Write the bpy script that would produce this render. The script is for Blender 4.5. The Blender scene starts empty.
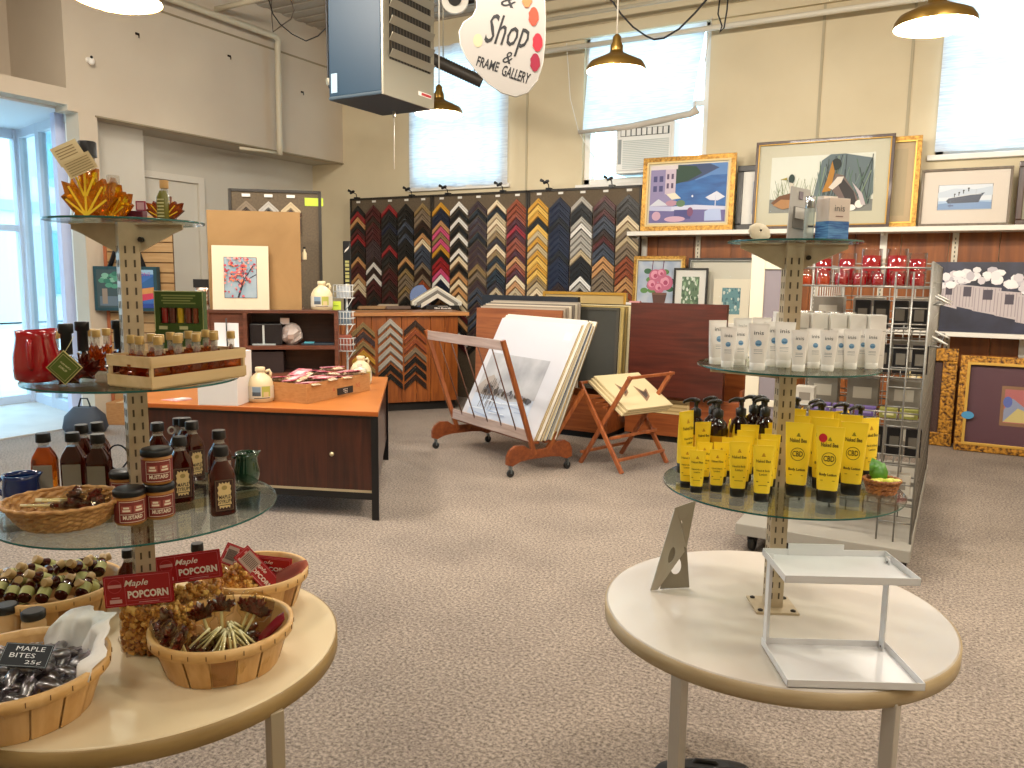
import bpy, bmesh, random
from math import *
from mathutils import Matrix, Vector
random.seed(7)
SC = bpy.context.scene
COL = SC.collection
PI = pi
# ------------------------------------------------------------------ camera
F = 790.; EYE = 1.5; YAW = radians(29.5); PIT = radians(7.72); ROLL = radians(.75)
FW = Vector((-sin(YAW)*cos(PIT), cos(YAW)*cos(PIT), -sin(PIT)))
R0 = Vector((cos(YAW), sin(YAW), 0)); U0 = R0.cross(FW)
RR = cos(ROLL)*R0 + sin(ROLL)*U0; UU = -sin(ROLL)*R0 + cos(ROLL)*U0
cd = bpy.data.cameras.new('camera'); cam = bpy.data.objects.new('camera', cd); COL.objects.link(cam)
cd.sensor_width = 36; cd.lens = F/1024*36; cd.clip_start = .05; cd.clip_end = 200
m3 = Matrix((RR, UU, -FW)).transposed()
cam.matrix_world = Matrix.Translation((0, 0, EYE)) @ m3.to_4x4()
SC.camera = cam
def ray(px, py): return FW + RR*((px-512)/F) - UU*((py-384)/F)
def Z(px, py, z):
    d = ray(px, py); t = (z-EYE)/d.z; return Vector((d.x*t, d.y*t, z))
def Y(px, py, y):
    d = ray(px, py); t = y/d.y; return Vector((d.x*t, y, EYE+d.z*t))
def X(px, py, x):
    d = ray(px, py); t = x/d.x; return Vector((x, d.y*t, EYE+d.z*t))
def pr(p):
    v = Vector(p)-Vector((0, 0, EYE)); q = v.dot(FW); return 512+F*v.dot(RR)/q, 384-F*v.dot(UU)/q
def zat(x, y, py):
    a, b = -3., 8.
    for _ in range(40):
        m = (a+b)/2
        if pr((x, y, m))[1] > py: a = m
        else: b = m
    return a
FACE = YAW          # rotation about z that turns a thing's front (-y) towards the camera axis
def face(x, y): return atan2(-x, y) if True else 0   # rotation so local -y points to the origin
# ------------------------------------------------------------------ materials
_M = {}
def srgb(h):
    h = h.lstrip('#'); c = [int(h[i:i+2], 16)/255 for i in (0, 2, 4)]
    return tuple((x/12.92 if x <= .04045 else ((x+.055)/1.055)**2.4) for x in c)+(1,)
def newmat(name):
    m = bpy.data.materials.new(name); m.use_nodes = True
    nt = m.node_tree; b = nt.nodes['Principled BSDF']; return m, nt, b
def C(h, rough=.6, metal=0., spec=.5, name=None, bump=0, coat=0):
    k = ('c', h, rough, metal, spec, bump, coat)
    if k in _M: return _M[k]
    m, nt, b = newmat(name or 'plain_'+h.strip('#'))
    b.inputs['Base Color'].default_value = srgb(h); b.inputs['Roughness'].default_value = rough
    b.inputs['Metallic'].default_value = metal; b.inputs['Specular IOR Level'].default_value = spec
    b.inputs['Coat Weight'].default_value = coat
    _M[k] = m; return m
def N(name, h1, h2, scale=(1, 1, 1), nscale=5, detail=6, lo=.35, hi=.65, rough=.6, bump=0, metal=0, kind='noise', spec=.5, coat=0, bdist=.01, dist=0.):
    """two colours mixed by a noise / voronoi / wave in object space"""
    if name in _M: return _M[name]
    m, nt, b = newmat(name); n = nt.nodes; l = nt.links
    tc = n.new('ShaderNodeTexCoord'); mp = n.new('ShaderNodeMapping'); mp.inputs['Scale'].default_value = scale
    l.new(tc.outputs['Object'], mp.inputs['Vector'])
    if kind == 'noise':
        t = n.new('ShaderNodeTexNoise'); t.inputs['Scale'].default_value = nscale; t.inputs['Detail'].default_value = detail; t.inputs['Distortion'].default_value = dist
        out = t.outputs['Fac']
    elif kind == 'voronoi':
        t = n.new('ShaderNodeTexVoronoi'); t.inputs['Scale'].default_value = nscale; out = t.outputs['Distance']
    else:
        t = n.new('ShaderNodeTexWave'); t.inputs['Scale'].default_value = nscale; t.inputs['Distortion'].default_value = dist or 2; t.inputs['Detail'].default_value = 3; out = t.outputs['Fac']
        if kind == 'wavez': t.bands_direction = 'Z'
    l.new(mp.outputs['Vector'], t.inputs['Vector'])
    r = n.new('ShaderNodeValToRGB'); r.color_ramp.elements[0].position = lo; r.color_ramp.elements[1].position = hi
    r.color_ramp.elements[0].color = srgb(h1); r.color_ramp.elements[1].color = srgb(h2)
    l.new(out, r.inputs['Fac']); l.new(r.outputs['Color'], b.inputs['Base Color'])
    b.inputs['Roughness'].default_value = rough; b.inputs['Metallic'].default_value = metal
    b.inputs['Specular IOR Level'].default_value = spec; b.inputs['Coat Weight'].default_value = coat
    if bump:
        bp = n.new('ShaderNodeBump'); bp.inputs['Strength'].default_value = bump; bp.inputs['Distance'].default_value = bdist
        l.new(out, bp.inputs['Height']); l.new(bp.outputs['Normal'], b.inputs['Normal'])
    _M[name] = m; return m
def wood(name, h1, h2, axis='z', rough=.45, coat=0.1, fine=1.):
    sc = {'x': (1, 14, 14), 'y': (14, 1, 14), 'z': (14, 14, 1)}[axis]
    return N(name, h1, h2, tuple(s*fine for s in sc), 2.2, 5, .3, .7, rough, .05, coat=coat, dist=.6)
def glassmat(name, tint='#eef8f5', refl=1.0, rough=.02, alpha=.06):
    """thin clear glass: light passes straight through, fresnel reflections on top"""
    if name in _M: return _M[name]
    m = bpy.data.materials.new(name); m.use_nodes = True; nt = m.node_tree; n = nt.nodes; l = nt.links; n.clear()
    o = n.new('ShaderNodeOutputMaterial'); tr = n.new('ShaderNodeBsdfTransparent'); tr.inputs['Color'].default_value = srgb(tint)
    gl = n.new('ShaderNodeBsdfGlossy'); gl.inputs['Roughness'].default_value = rough
    fr = n.new('ShaderNodeLayerWeight'); fr.inputs['Blend'].default_value = .18
    mx = n.new('ShaderNodeMixShader'); mu = n.new('ShaderNodeMath'); mu.operation = 'MULTIPLY_ADD'; mu.inputs[1].default_value = .55*refl; mu.inputs[2].default_value = alpha; mu.use_clamp = True
    l.new(fr.outputs['Fresnel'], mu.inputs[0]); l.new(mu.outputs[0], mx.inputs['Fac'])
    l.new(tr.outputs[0], mx.inputs[1]); l.new(gl.outputs[0], mx.inputs[2]); l.new(mx.outputs[0], o.inputs['Surface'])
    _M[name] = m; return m
def film(name, tint, alpha, rough=.1, col='#ffffff'):
    """clear wrapping film: mostly see-through with a glossy coloured share"""
    if name in _M: return _M[name]
    m = bpy.data.materials.new(name); m.use_nodes = True; nt = m.node_tree; n = nt.nodes; l = nt.links; n.clear()
    o = n.new('ShaderNodeOutputMaterial'); tr = n.new('ShaderNodeBsdfTransparent'); tr.inputs['Color'].default_value = srgb(tint)
    p = n.new('ShaderNodeBsdfPrincipled'); p.inputs['Base Color'].default_value = srgb(col); p.inputs['Roughness'].default_value = rough
    mx = n.new('ShaderNodeMixShader'); mx.inputs['Fac'].default_value = alpha
    l.new(tr.outputs[0], mx.inputs[1]); l.new(p.outputs[0], mx.inputs[2]); l.new(mx.outputs[0], o.inputs['Surface'])
    _M[name] = m; return m
def liquid(name, h, trans=.75, rough=.08, ior=1.35):
    if name in _M: return _M[name]
    m, nt, b = newmat(name)
    b.inputs['Base Color'].default_value = srgb(h); b.inputs['Roughness'].default_value = rough
    b.inputs['Transmission Weight'].default_value = trans; b.inputs['IOR'].default_value = ior
    b.inputs['Coat Weight'].default_value = .6; b.inputs['Coat Roughness'].default_value = .05
    _M[name] = m; return m
def cloth(name, h, transl=.6, h2=None):
    if name in _M: return _M[name]
    m = bpy.data.materials.new(name); m.use_nodes = True; nt = m.node_tree; n = nt.nodes; l = nt.links; n.clear()
    o = n.new('ShaderNodeOutputMaterial'); d = n.new('ShaderNodeBsdfDiffuse'); t = n.new('ShaderNodeBsdfTranslucent'); mx = n.new('ShaderNodeMixShader')
    tc = n.new('ShaderNodeTexCoord'); mp = n.new('ShaderNodeMapping'); mp.inputs['Scale'].default_value = (2, 2, 26)
    ns = n.new('ShaderNodeTexNoise'); ns.inputs['Scale'].default_value = 3; ns.inputs['Detail'].default_value = 5
    r = n.new('ShaderNodeValToRGB'); r.color_ramp.elements[0].color = srgb(h2 or h); r.color_ramp.elements[1].color = srgb(h); r.color_ramp.elements[0].position = .35; r.color_ramp.elements[1].position = .6
    l.new(tc.outputs['Object'], mp.inputs[0]); l.new(mp.outputs[0], ns.inputs['Vector']); l.new(ns.outputs['Fac'], r.inputs[0])
    l.new(r.outputs[0], d.inputs[0]); l.new(r.outputs[0], t.inputs[0]); mx.inputs[0].default_value = transl
    l.new(d.outputs[0], mx.inputs[1]); l.new(t.outputs[0], mx.inputs[2]); l.new(mx.outputs[0], o.inputs[0])
    _M[name] = m; return m
def emit(name, h, s):
    if name in _M: return _M[name]
    m, nt, b = newmat(name); b.inputs['Base Color'].default_value = srgb(h)
    b.inputs['Emission Color'].default_value = srgb(h); b.inputs['Emission Strength'].default_value = s
    _M[name] = m; return m
# ------------------------------------------------------------------ mesh builder
_TXT = {}
def text_mesh(s, bold=0., shear=0.):
    k = (s, bold, shear)
    if k in _TXT: return _TXT[k]
    c = bpy.data.curves.new('t', 'FONT'); c.body = s; c.size = 1; c.resolution_u = 2; c.offset = bold; c.shear = shear; c.align_x = 'CENTER'
    o = bpy.data.objects.new('t', c); COL.objects.link(o); bpy.context.view_layer.update()
    me = bpy.data.meshes.new_from_object(o.evaluated_get(bpy.context.evaluated_depsgraph_get()))
    V = [tuple(v.co[:2]) for v in me.vertices]; Fc = [tuple(p.vertices) for p in me.polygons]
    bpy.data.objects.remove(o); bpy.data.curves.remove(c); bpy.data.meshes.remove(me)
    xs = [v[0] for v in V] or [0]; ys = [v[1] for v in V] or [0]
    bb = (min(xs), max(xs), min(ys), max(ys)); _TXT[k] = (V, Fc, bb); return _TXT[k]
class MB:
    def __init__(s): s.v = []; s.f = []; s.mi = []; s.sm = []; s.mats = []; s.M = Matrix.Identity(4)
    def add(s, V, Fs, mat, smooth=False, M=None):
        M = s.M @ M if M is not None else s.M
        if mat not in s.mats: s.mats.append(mat)
        k = s.mats.index(mat); o = len(s.v)
        s.v += [tuple(M @ Vector(v)) for v in V]
        for f in Fs: s.f.append(tuple(i+o for i in f)); s.mi.append(k); s.sm.append(smooth)
        return s
    def box(s, x0, x1, y0, y1, z0, z1, mat, M=None):
        V = [(x, y, z) for x in (x0, x1) for y in (y0, y1) for z in (z0, z1)]
        return s.add(V, [(0, 1, 3, 2), (4, 6, 7, 5), (0, 4, 5, 1), (2, 3, 7, 6), (0, 2, 6, 4), (1, 5, 7, 3)], mat, False, M)
    def cbox(s, c, d, mat, M=None): return s.box(c[0]-d[0]/2, c[0]+d[0]/2, c[1]-d[1]/2, c[1]+d[1]/2, c[2]-d[2]/2, c[2]+d[2]/2, mat, M)
    def bar(s, a, b, w, t, mat, up=(0, 0, 1)):
        """rectangular bar from a to b, w across, t thick"""
        a = Vector(a); b = Vector(b); d = (b-a); L = d.length; d.normalize(); u = Vector(up)
        if abs(d.dot(u)) > .98: u = Vector((1, 0, 0))
        x = d.cross(u).normalized(); y = x.cross(d)
        M = Matrix((x, d, y)).transposed().to_4x4(); M.translation = a
        return s.box(-w/2, w/2, 0, L, -t/2, t/2, mat, M)
    def quad(s, a, b, c, d, mat): return s.add([a, b, c, d], [(0, 1, 2, 3)], mat)
    def lathe(s, prof, mat, n=20, c=(0, 0, 0), smooth=True, sx=1, sy=1, M=None, cap=True):
        V = []; Fs = []
        for r, z in prof:
            for i in range(n):
                a = 2*PI*i/n; V.append((c[0]+r*sx*cos(a), c[1]+r*sy*sin(a), c[2]+z))
        for j in range(len(prof)-1):
            for i in range(n):
                i2 = (i+1) % n; Fs.append((j*n+i, j*n+i2, (j+1)*n+i2, (j+1)*n+i))
        s.add(V, Fs, mat, smooth, M)
        if cap:
            if prof[0][0] > 1e-5: s.add(V[:n], [tuple(reversed(range(n)))], mat, False, M)
            if prof[-1][0] > 1e-5: s.add(V[-n:], [tuple(range(n))], mat, False, M)
        return s
    def cyl(s, r, z0, z1, mat, n=16, c=(0, 0, 0), M=None): return s.lathe([(r, z0), (r, z1)], mat, n, c, True, M=M)
    def sphere(s, r, c, mat, n=12, sz=1, sx=1, sy=1, M=None):
        k = max(4, n//2); return s.lathe([(r*sin(PI*j/k) or 1e-6, -r*cos(PI*j/k)*sz) for j in range(k+1)], mat, n, c, True, sx, sy, M, False)
    def tube(s, P, r, mat, n=6, closed=False):
        P = [Vector(p) for p in P]; V = []; Fs = []; K = len(P)
        rs = r if isinstance(r, (list, tuple)) else [r]*K
        ref = None
        for i, p in enumerate(P):
            if closed: d = P[(i+1) % K]-P[i-1]
            else: d = P[min(i+1, K-1)]-P[max(i-1, 0)]
            if d.length < 1e-9: d = Vector((0, 0, 1))
            d.normalize()
            if ref is None: ref = Vector((0, 0, 1)) if abs(d.z) < .9 else Vector((1, 0, 0))
            x = d.cross(ref)
            if x.length < 1e-4: x = d.cross(Vector((0, 1, 0)))
            x.normalize(); y = d.cross(x); ref = -y if False else ref
            ref2 = x.cross(d); ref = ref2
            for j in range(n):
                a = 2*PI*j/n; V.append(p+x*cos(a)*rs[i]+ref2*sin(a)*rs[i])
        for i in range(K if closed else K-1):
            i2 = (i+1) % K
            for j in range(n):
                j2 = (j+1) % n; Fs.append((i*n+j, i*n+j2, i2*n+j2, i2*n+j))
        if not closed: Fs += [tuple(reversed(range(n))), tuple(range((K-1)*n, K*n))]
        return s.add(V, Fs, mat, True)
    def prism(s, poly, z0, z1, mat, M=None, smooth=False):
        n = len(poly); V = [(p[0], p[1], z0) for p in poly]+[(p[0], p[1], z1) for p in poly]
        Fs = [tuple(reversed(range(n))), tuple(range(n, 2*n))]+[(i, (i+1) % n, n+(i+1) % n, n+i) for i in range(n)]
        return s.add(V, Fs, mat, smooth, M)
    def flat(s, poly, y, mat):
        """flat polygon in the local xz plane at depth y, facing -y"""
        return s.add([(p[0], y, p[1]) for p in poly], [tuple(range(len(poly)))], mat)
    def rect(s, x0, x1, z0, z1, y, mat): return s.flat([(x0, z0), (x1, z0), (x1, z1), (x0, z1)], y, mat)
    def text(s, t, cx, cz, y, mat, w=None, h=None, bold=0., shear=0., M=None):
        """lettering in the local xz plane facing -y, centred at cx, cz"""
        V, Fs, bb = text_mesh(t, bold, shear); W_ = bb[1]-bb[0] or 1; H_ = bb[3]-bb[2] or 1
        kx = (w/W_) if w else None; kz = (h/H_) if h else None
        kx = kx or kz; kz = kz or kx
        V2 = [(cx+(v[0]-(bb[0]+bb[1])/2)*kx, y, cz+(v[1]-(bb[2]+bb[3])/2)*kz) for v in V]
        return s.add(V2, Fs, mat, False, M)
    def ctext(s, t, r, cz, mat, w, h, phi=0, bold=0.):
        """lettering wrapped round a vertical cylinder of radius r, centred on -y turned by phi"""
        V, Fs, bb = text_mesh(t, bold, 0); W_ = bb[1]-bb[0] or 1; H_ = bb[3]-bb[2] or 1; V2 = []
        for v in V:
            a = phi+(v[0]-(bb[0]+bb[1])/2)*w/W_/r; V2.append((r*sin(a), -r*cos(a), cz+(v[1]-(bb[2]+bb[3])/2)*h/H_))
        return s.add(V2, Fs, mat)
    def crect(s, r, z0, z1, a0, a1, mat, n=8):
        V = []; Fs = []
        for i in range(n+1):
            a = a0+(a1-a0)*i/n; V += [(r*sin(a), -r*cos(a), z0), (r*sin(a), -r*cos(a), z1)]
        for i in range(n): Fs.append((2*i, 2*i+2, 2*i+3, 2*i+1))
        return s.add(V, Fs, mat, True)
    def build(s, name, parent=None, bevel=0, loc=None, rz=0, seg=2, sub=0):
        me = bpy.data.meshes.new(name); me.from_pydata(s.v, [], s.f)
        for m in s.mats: me.materials.append(m)
        me.polygons.foreach_set('material_index', s.mi); me.polygons.foreach_set('use_smooth', s.sm); me.update()
        o = bpy.data.objects.new(name, me); COL.objects.link(o)
        if parent: o.parent = parent
        if loc is not None: o.location = loc
        o.rotation_euler.z = rz
        if bevel:
            b = o.modifiers.new('bevel', 'BEVEL'); b.width = bevel; b.segments = seg; b.limit_method = 'ANGLE'; b.angle_limit = radians(40)
        if sub:
            b = o.modifiers.new('sub', 'SUBSURF'); b.levels = sub; b.render_levels = sub
        return o
def tag(o, label, cat, group=None, kind=None):
    o['label'] = label; o['category'] = cat
    if group: o['group'] = group
    if kind: o['kind'] = kind
    return o
def thing(name, label, cat, loc=(0, 0, 0), rz=0, group=None, rot=None):
    o = bpy.data.objects.new(name, None); COL.objects.link(o); o.empty_display_size = .05
    o.location = loc; o.rotation_euler = rot or (0, 0, rz)
    return tag(o, label, cat, group)
def struct(mb, name, **k):
    o = mb.build(name, **k)
    if not k.get('parent'): o['kind'] = 'structure'
    return o
def dup(root, loc, rz=None, label=None, group=None, rot=None, scale=None):
    def cp(o, par):
        c = o.copy(); COL.objects.link(c)
        if par: c.parent = par; c.matrix_parent_inverse = o.matrix_parent_inverse.copy()
        for ch in KIDS.get(o.name, o.children): cp(ch, c)
        return c
    c = cp(root, None); c.location = loc
    if rz is not None: c.rotation_euler = (0, 0, rz)
    if rot is not None: c.rotation_euler = rot
    if scale: c.scale = (scale,)*3 if not isinstance(scale, tuple) else scale
    if label: c['label'] = label
    if group: c['group'] = group
    return c
KIDS = {}
class Proto:
    """first use moves the built thing itself, later uses copy it"""
    def __init__(s, o): s.o = o; s.used = False
    def put(s, loc, rz=0, label=None, group=None, rot=None, scale=None):
        if not s.used:
            s.used = True; o = s.o; o.location = loc; o.rotation_euler = rot or (0, 0, rz)
            if scale: o.scale = (scale,)*3 if not isinstance(scale, tuple) else scale
            if label: o['label'] = label
            if group: o['group'] = group
            return o
        return dup(s.o, loc, rz, label, group, rot, scale or (1, 1, 1))
ORD = ['first', 'second', 'third', 'fourth', 'fifth', 'sixth', 'seventh', 'eighth', 'ninth', 'tenth', 'eleventh', 'twelfth', 'thirteenth', 'fourteenth', 'fifteenth', 'sixteenth', 'seventeenth', 'eighteenth', 'nineteenth', 'twentieth', 'twenty-first', 'twenty-second', 'twenty-third', 'twenty-fourth', 'twenty-fifth']
# ------------------------------------------------------------------ the room
WX, WY, CZ = -7.46, 8.45, 4.6
wallm = N('plaster_cream', '#cdbf9f', '#dccfb0', (1, 1, 1), .9, 6, .3, .7, .85, .03)
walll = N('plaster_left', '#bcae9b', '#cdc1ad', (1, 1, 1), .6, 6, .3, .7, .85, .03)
lowl = N('plaster_low', '#bdb7a9', '#c9c4b8', (1, 1, 1), .6, 5, .3, .7, .8, .02)
ceilm = N('ceiling_deck', '#a79f92', '#b5aea1', (1, 1, 1), 1, 4, .3, .7, .8)
bluew = C('#d5ddea', .5, name='bay_paint')
trimw = C('#e9e6df', .45, name='white_trim')
carpet, nt, b = newmat('carpet')
n = nt.nodes; l = nt.links
tc = n.new('ShaderNodeTexCoord')
n1 = n.new('ShaderNodeTexNoise'); n1.inputs['Scale'].default_value = 75; n1.inputs['Detail'].default_value = 9; n1.inputs['Roughness'].default_value = .78
n2 = n.new('ShaderNodeTexNoise'); n2.inputs['Scale'].default_value = 1.6; n2.inputs['Detail'].default_value = 5
r1 = n.new('ShaderNodeValToRGB'); e = r1.color_ramp.elements; e[0].position = .36; e[0].color = srgb('#4a413b'); e[1].position = .62; e[1].color = srgb('#b8aa9c')
r2 = n.new('ShaderNodeValToRGB'); e = r2.color_ramp.elements; e[0].position = .3; e[0].color = (.78, .78, .8, 1); e[1].position = .62; e[1].color = (1.05, 1.05, 1.05, 1)
mx = n.new('ShaderNodeMixRGB'); mx.blend_type = 'MULTIPLY'; mx.inputs[0].default_value = 1
bp = n.new('ShaderNodeBump'); bp.inputs['Strength'].default_value = .5; bp.inputs['Distance'].default_value = .006
l.new(tc.outputs['Object'], n1.inputs['Vector']); l.new(tc.outputs['Object'], n2.inputs['Vector'])
l.new(n1.outputs['Fac'], r1.inputs[0]); l.new(n2.outputs['Fac'], r2.inputs[0]); l.new(r1.outputs[0], mx.inputs[1]); l.new(r2.outputs[0], mx.inputs[2])
l.new(mx.outputs[0], b.inputs['Base Color']); l.new(n1.outputs['Fac'], bp.inputs['Height']); l.new(bp.outputs[0], b.inputs['Normal']); b.inputs['Roughness'].default_value = .95; b.inputs['Specular IOR Level'].default_value = .15
XR_, YF = 3.2, -3.2
mb = MB(); mb.box(-9.3, XR_, YF, WY, -.1, 0, carpet); struct(mb, 'floor')
# ceiling deck with shallow corrugations running along x
mb = MB(); y = YF
mb.box(-9.6, XR_, YF, WY+.2, CZ+.03, CZ+.1, ceilm)
while y < WY:
    mb.box(-9.3, XR_, y, min(y+.10, WY), CZ+.015, CZ+.04, ceilm); y += .2
struct(mb, 'ceiling')
# back wall with three window openings
W1 = (-6.28, -4.9, 2.62, 4.25); W2 = (-3.9, -2.47, 2.55, 4.15); W3 = (-.33, 1.25, 2.66, 4.25)
def wall_xz(mb, x0, x1, z0, z1, y0, y1, holes, mat):
    xs = sorted({x0, x1}|{v for h in holes for v in h[:2]})
    for a, b_ in zip(xs, xs[1:]):
        hs = [h for h in holes if h[0] <= a+1e-6 and h[1] >= b_-1e-6]
        z = z0
        for h in hs: mb.box(a, b_, y0, y1, z, h[2], mat); z = h[3]
        mb.box(a, b_, y0, y1, z, z1, mat)
mb = MB(); wall_xz(mb, -8.6, XR_+.2, -.1, CZ+.1, WY, WY+.35, [W1, W2, W3], wallm)
# thin raised panel joints on the wall
struct(mb, 'wall_back')
jm = C('#b3a88d', .8)
mb = MB()
for x in (-4.62, -1.37, -.58): mb.box(x-.012, x+.012, WY-.012, WY, 2.05, CZ, jm)
struct(mb, 'trim_1')
mb = MB(); mb.box(-5.2, XR_, WY-.05, WY, 4.14, 4.24, wallm); mb.box(-5.2, XR_, WY-.02, WY, 4.28, 4.36, wallm); struct(mb, 'trim_2')
mb = MB(); mb.box(XR_, XR_+.2, YF-.2, WY+.35, -.1, CZ+.1, wallm); struct(mb, 'wall_right')
mb = MB(); mb.box(-9.6, XR_+.2, YF-.2, YF, -.1, CZ+.1, wallm); struct(mb, 'wall_front')
# left wall: upper band with a niche, pier, storefront bay, recessed lower wall
mb = MB()
mb.box(WX-.2, WX, 4.63, WY, 3.0, CZ+.1, walll)
mb.box(WX-.2, WX, YF, 4.63, 3.05, 3.20, walll)
mb.box(WX-.2, WX, YF, 4.63, 4.25, CZ+.1, walll)
mb.box(WX-.2, WX, 4.73, 4.92, 0, 3.0, walll)
mb.box(WX-.2, WX, YF, -1.0, 0, 3.05, walll)
mb.box(WX-.95, WX-.9, YF, 4.9, 3.1, CZ, walll)           # niche back
mb.box(WX-.95, WX-.2, 4.63, 4.8, 3.1, CZ, walll)         # niche side
mb.box(WX-.95, WX-.2, YF, 4.63, 3.12, 3.195, walll)
struct(mb, 'wall_left')
mb = MB(); RX = -8.02
mb.box(RX-.15, RX, 5.6, WY, 0, 3.0, lowl); mb.box(RX+.2, RX+.3, 4.9, 5.6, 0, 3.0, lowl); mb.box(RX-.1, RX+.2, 5.55, 5.6, 0, 3.0, lowl)
mb.box(RX-.1, WX-.2, 4.9, WY, 3.0, 3.04, lowl)
mb.box(RX-.1, WX-.20, 4.94, 5.0, 0, 3.0, lowl)
struct(mb, 'wall_recess')
mb = MB(); mb.box(WX-.01, WX+.012, 4.9, WY, 2.985, 3.0, C('#8f8268', .8)); mb.box(WX-.005, WX+.008, 4.63, WY, 4.17, 4.19, C('#8f8268', .8))
struct(mb, 'trim_3')
# flat painted door in the recessed wall
dtm = C('#d3cdc0', .55); mb = MB(); mb.box(RX, RX+.045, 5.68, 5.76, 0, 2.62, dtm); mb.box(RX, RX+.045, 6.5, 6.58, 0, 2.62, dtm); mb.box(RX, RX+.045, 5.761, 6.499, 2.545, 2.62, dtm)
mb.box(RX, RX+.015, 5.765, 6.495, .01, 2.535, C('#cdc8bb', .6))
d = struct(mb, 'door_1')
mb = MB(); mb.cyl(.03, 0, .05, C('#9a958a', .3, .9), 12, M=Matrix.Translation((RX+.02, 6.42, 1.0))@Matrix.Rotation(PI/2, 4, 'Y')); mb.build('door_handle', d)
# storefront bay
fm = C('#c9d4e2', .35, .0, name='alu_frame')
mb = MB(); mb.box(-9.35, WX-.201, YF, 5.2, 3.03, 3.1, C('#dfe7ee', .6)); struct(mb, 'trim_4')       # bay ceiling
gl = glassmat('window_glass', '#f4fbff', .8)
def window(i, frame_boxes, glass_boxes, rails=()):
    mb = MB()
    for q in frame_boxes: mb.box(*q, fm)
    o = struct(mb, 'window_%d' % i, bevel=.004)
    for q in glass_boxes:
        g = MB(); g.box(*q, gl); g.build('pane', o)
    return o
BX = -9.27
ys = [5.13, 3.95, 2.75, 1.5, .25, -1.0]  # last two panes are unseen, added to let in more bluish daylight
fb = [(BX, BX+.06, YF, 5.13, 2.93, 3.05), (BX, BX+.06, YF, 5.13, 0, .10), (BX, BX+.06, YF, 5.13, 1.93, 2.0)]
for y in ys: fb.append((BX-.01, BX+.08, y-.06, y+.06, 0, 3.05))
window(1, fb, [(BX+.025, BX+.03, ys[k+1]+.05, ys[k]-.05, .1, 2.94) for k in range(5)])
# return panel of the bay, at a slight angle, facing the room
mb = MB(); P = [(-9.22, 5.15), (-7.64, 4.80)]
def rp(t, z): return (P[0][0]+(P[1][0]-P[0][0])*t, P[0][1]+(P[1][1]-P[0][1])*t, z)
mb.bar(rp(0, 3.0), rp(1, 3.0), .07, .12, fm); mb.bar(rp(0, .06), rp(1, .06), .07, .12, fm)
for t in (.03, .405): mb.bar(rp(t, 0), rp(t, 3.05), .08, .07, fm)
mb.bar(rp(.85, 0), rp(.85, 3.05), .25, .07, C('#ccd6f4', .5)); mb.bar(rp(.97, 0), rp(.97, 3.05), .10, .09, trimw)
w5 = struct(mb, 'window_5')
g = MB(); g.bar(rp(.02, 1.5), rp(.75, 1.5), .005, 2.9, gl); g.build('pane', w5)
mb = MB(); mb.box(-9.3, -9.2, YF, YF+.5, 0, 3.1, walll); mb.box(-9.6, -9.2, YF-.2, -1.1, 0, 3.1, walll); struct(mb, 'wall_bay')
mb = MB(); mb.box(-9.25, WX+.1, -1.0, 5.1, 0, .012, N('bay_tile', '#b7b3ad', '#c8c4bd', (1, 1, 1), 3, 4, .3, .7, .5)); struct(mb, 'trim_5')
# outside: pavement, road and pale building fronts across the street
mb = MB(); mb.box(-60, -9.35, -40, 60, -.2, -.05, N('pavement', '#b9b6b0', '#cfccc6', (1, 1, 1), 1.5, 4, .3, .7, .9))
tag(mb.build('street'), 'pale sunlit pavement seen through the storefront windows', 'street')['kind'] = 'structure'
mb = MB(); fac = C('#c7cdd0', .9); 
mb.box(-30, -24, -12, 34, 0, 6.5, fac); mb.box(-24.02, -23.9, -12, 34, 3.2, 3.5, C('#9fb4bd', .8))
for k in range(11): mb.box(-24.03, -23.95, -10+k*4, -8+k*4, .8, 2.7, C('#6f9aa8', .3)); mb.box(-24.03, -23.95, -10+k*4, -8+k*4, 4, 5.6, C('#6f9aa8', .3))
tag(mb.build('storefront_building'), 'hazy pale building across the street outside the windows', 'building')
# back windows: frame, sashes, glass, curtains
def back_window(i, W, sill=True):
    x0, x1, z0, z1 = W; mb = MB(); y0, y1 = WY+.06, WY+.12; t = .07
    mb.box(x0, x0+t, y0, y1, z0, z1, trimw); mb.box(x1-t, x1, y0, y1, z0, z1, trimw); mb.box(x0, x1, y0, y1, z1-t, z1, trimw); mb.box(x0, x1, y0, y1, z0, z0+t, trimw)
    mb.box(x0, x1, y0+.01, y1-.01, (z0+z1)/2-.03, (z0+z1)/2+.03, trimw)
    o = struct(mb, 'window_%d' % i, bevel=.005)
    g = MB(); g.box(x0+.05, x1-.05, y0+.03, y0+.034, z0+.05, z1-.05, gl); g.build('pane', o)
    s = MB(); s.box(x0-.06, x1+.06, WY-.05, WY+.06, z0-.05, z0, trimw)
    s.build('window_sill', o, bevel=.006)
back_window(2, W1); back_window(3, W2); back_window(4, W3)
def curtain(label, x0, x1, z0, z1, y, amp=.012, sag=0, taper=0, group=None, colr='curtain_linen'):
    mb = MB(); nx, nz = 40, 24; V = []; Fs = []; random.seed(int(x0*100))
    ph = [random.uniform(0, 6) for _ in range(4)]
    for j in range(nz+1):
        for i in range(nx+1):
            u = i/nx; w = j/nz; x = x0+(x1-x0)*u + taper*(1-w)*(.5-u)
            yy = y+amp*(sin(u*22+ph[0])+.6*sin(u*43+ph[1]+w*2)+.5*sin(w*5+ph[2]))
            zz = z0+(z1-z0)*w - sag*(1-w)*sin(PI*u)
            V.append((x, yy, zz))
    for j in range(nz):
        for i in range(nx): a = j*(nx+1)+i; Fs.append((a, a+1, a+nx+2, a+nx+1))
    mb.add(V, Fs, cloth(colr, '#f2f1f2', .62, '#d9d9de'), True)
    return tag(mb.build('window_curtain'), label, 'curtain', group)
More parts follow.
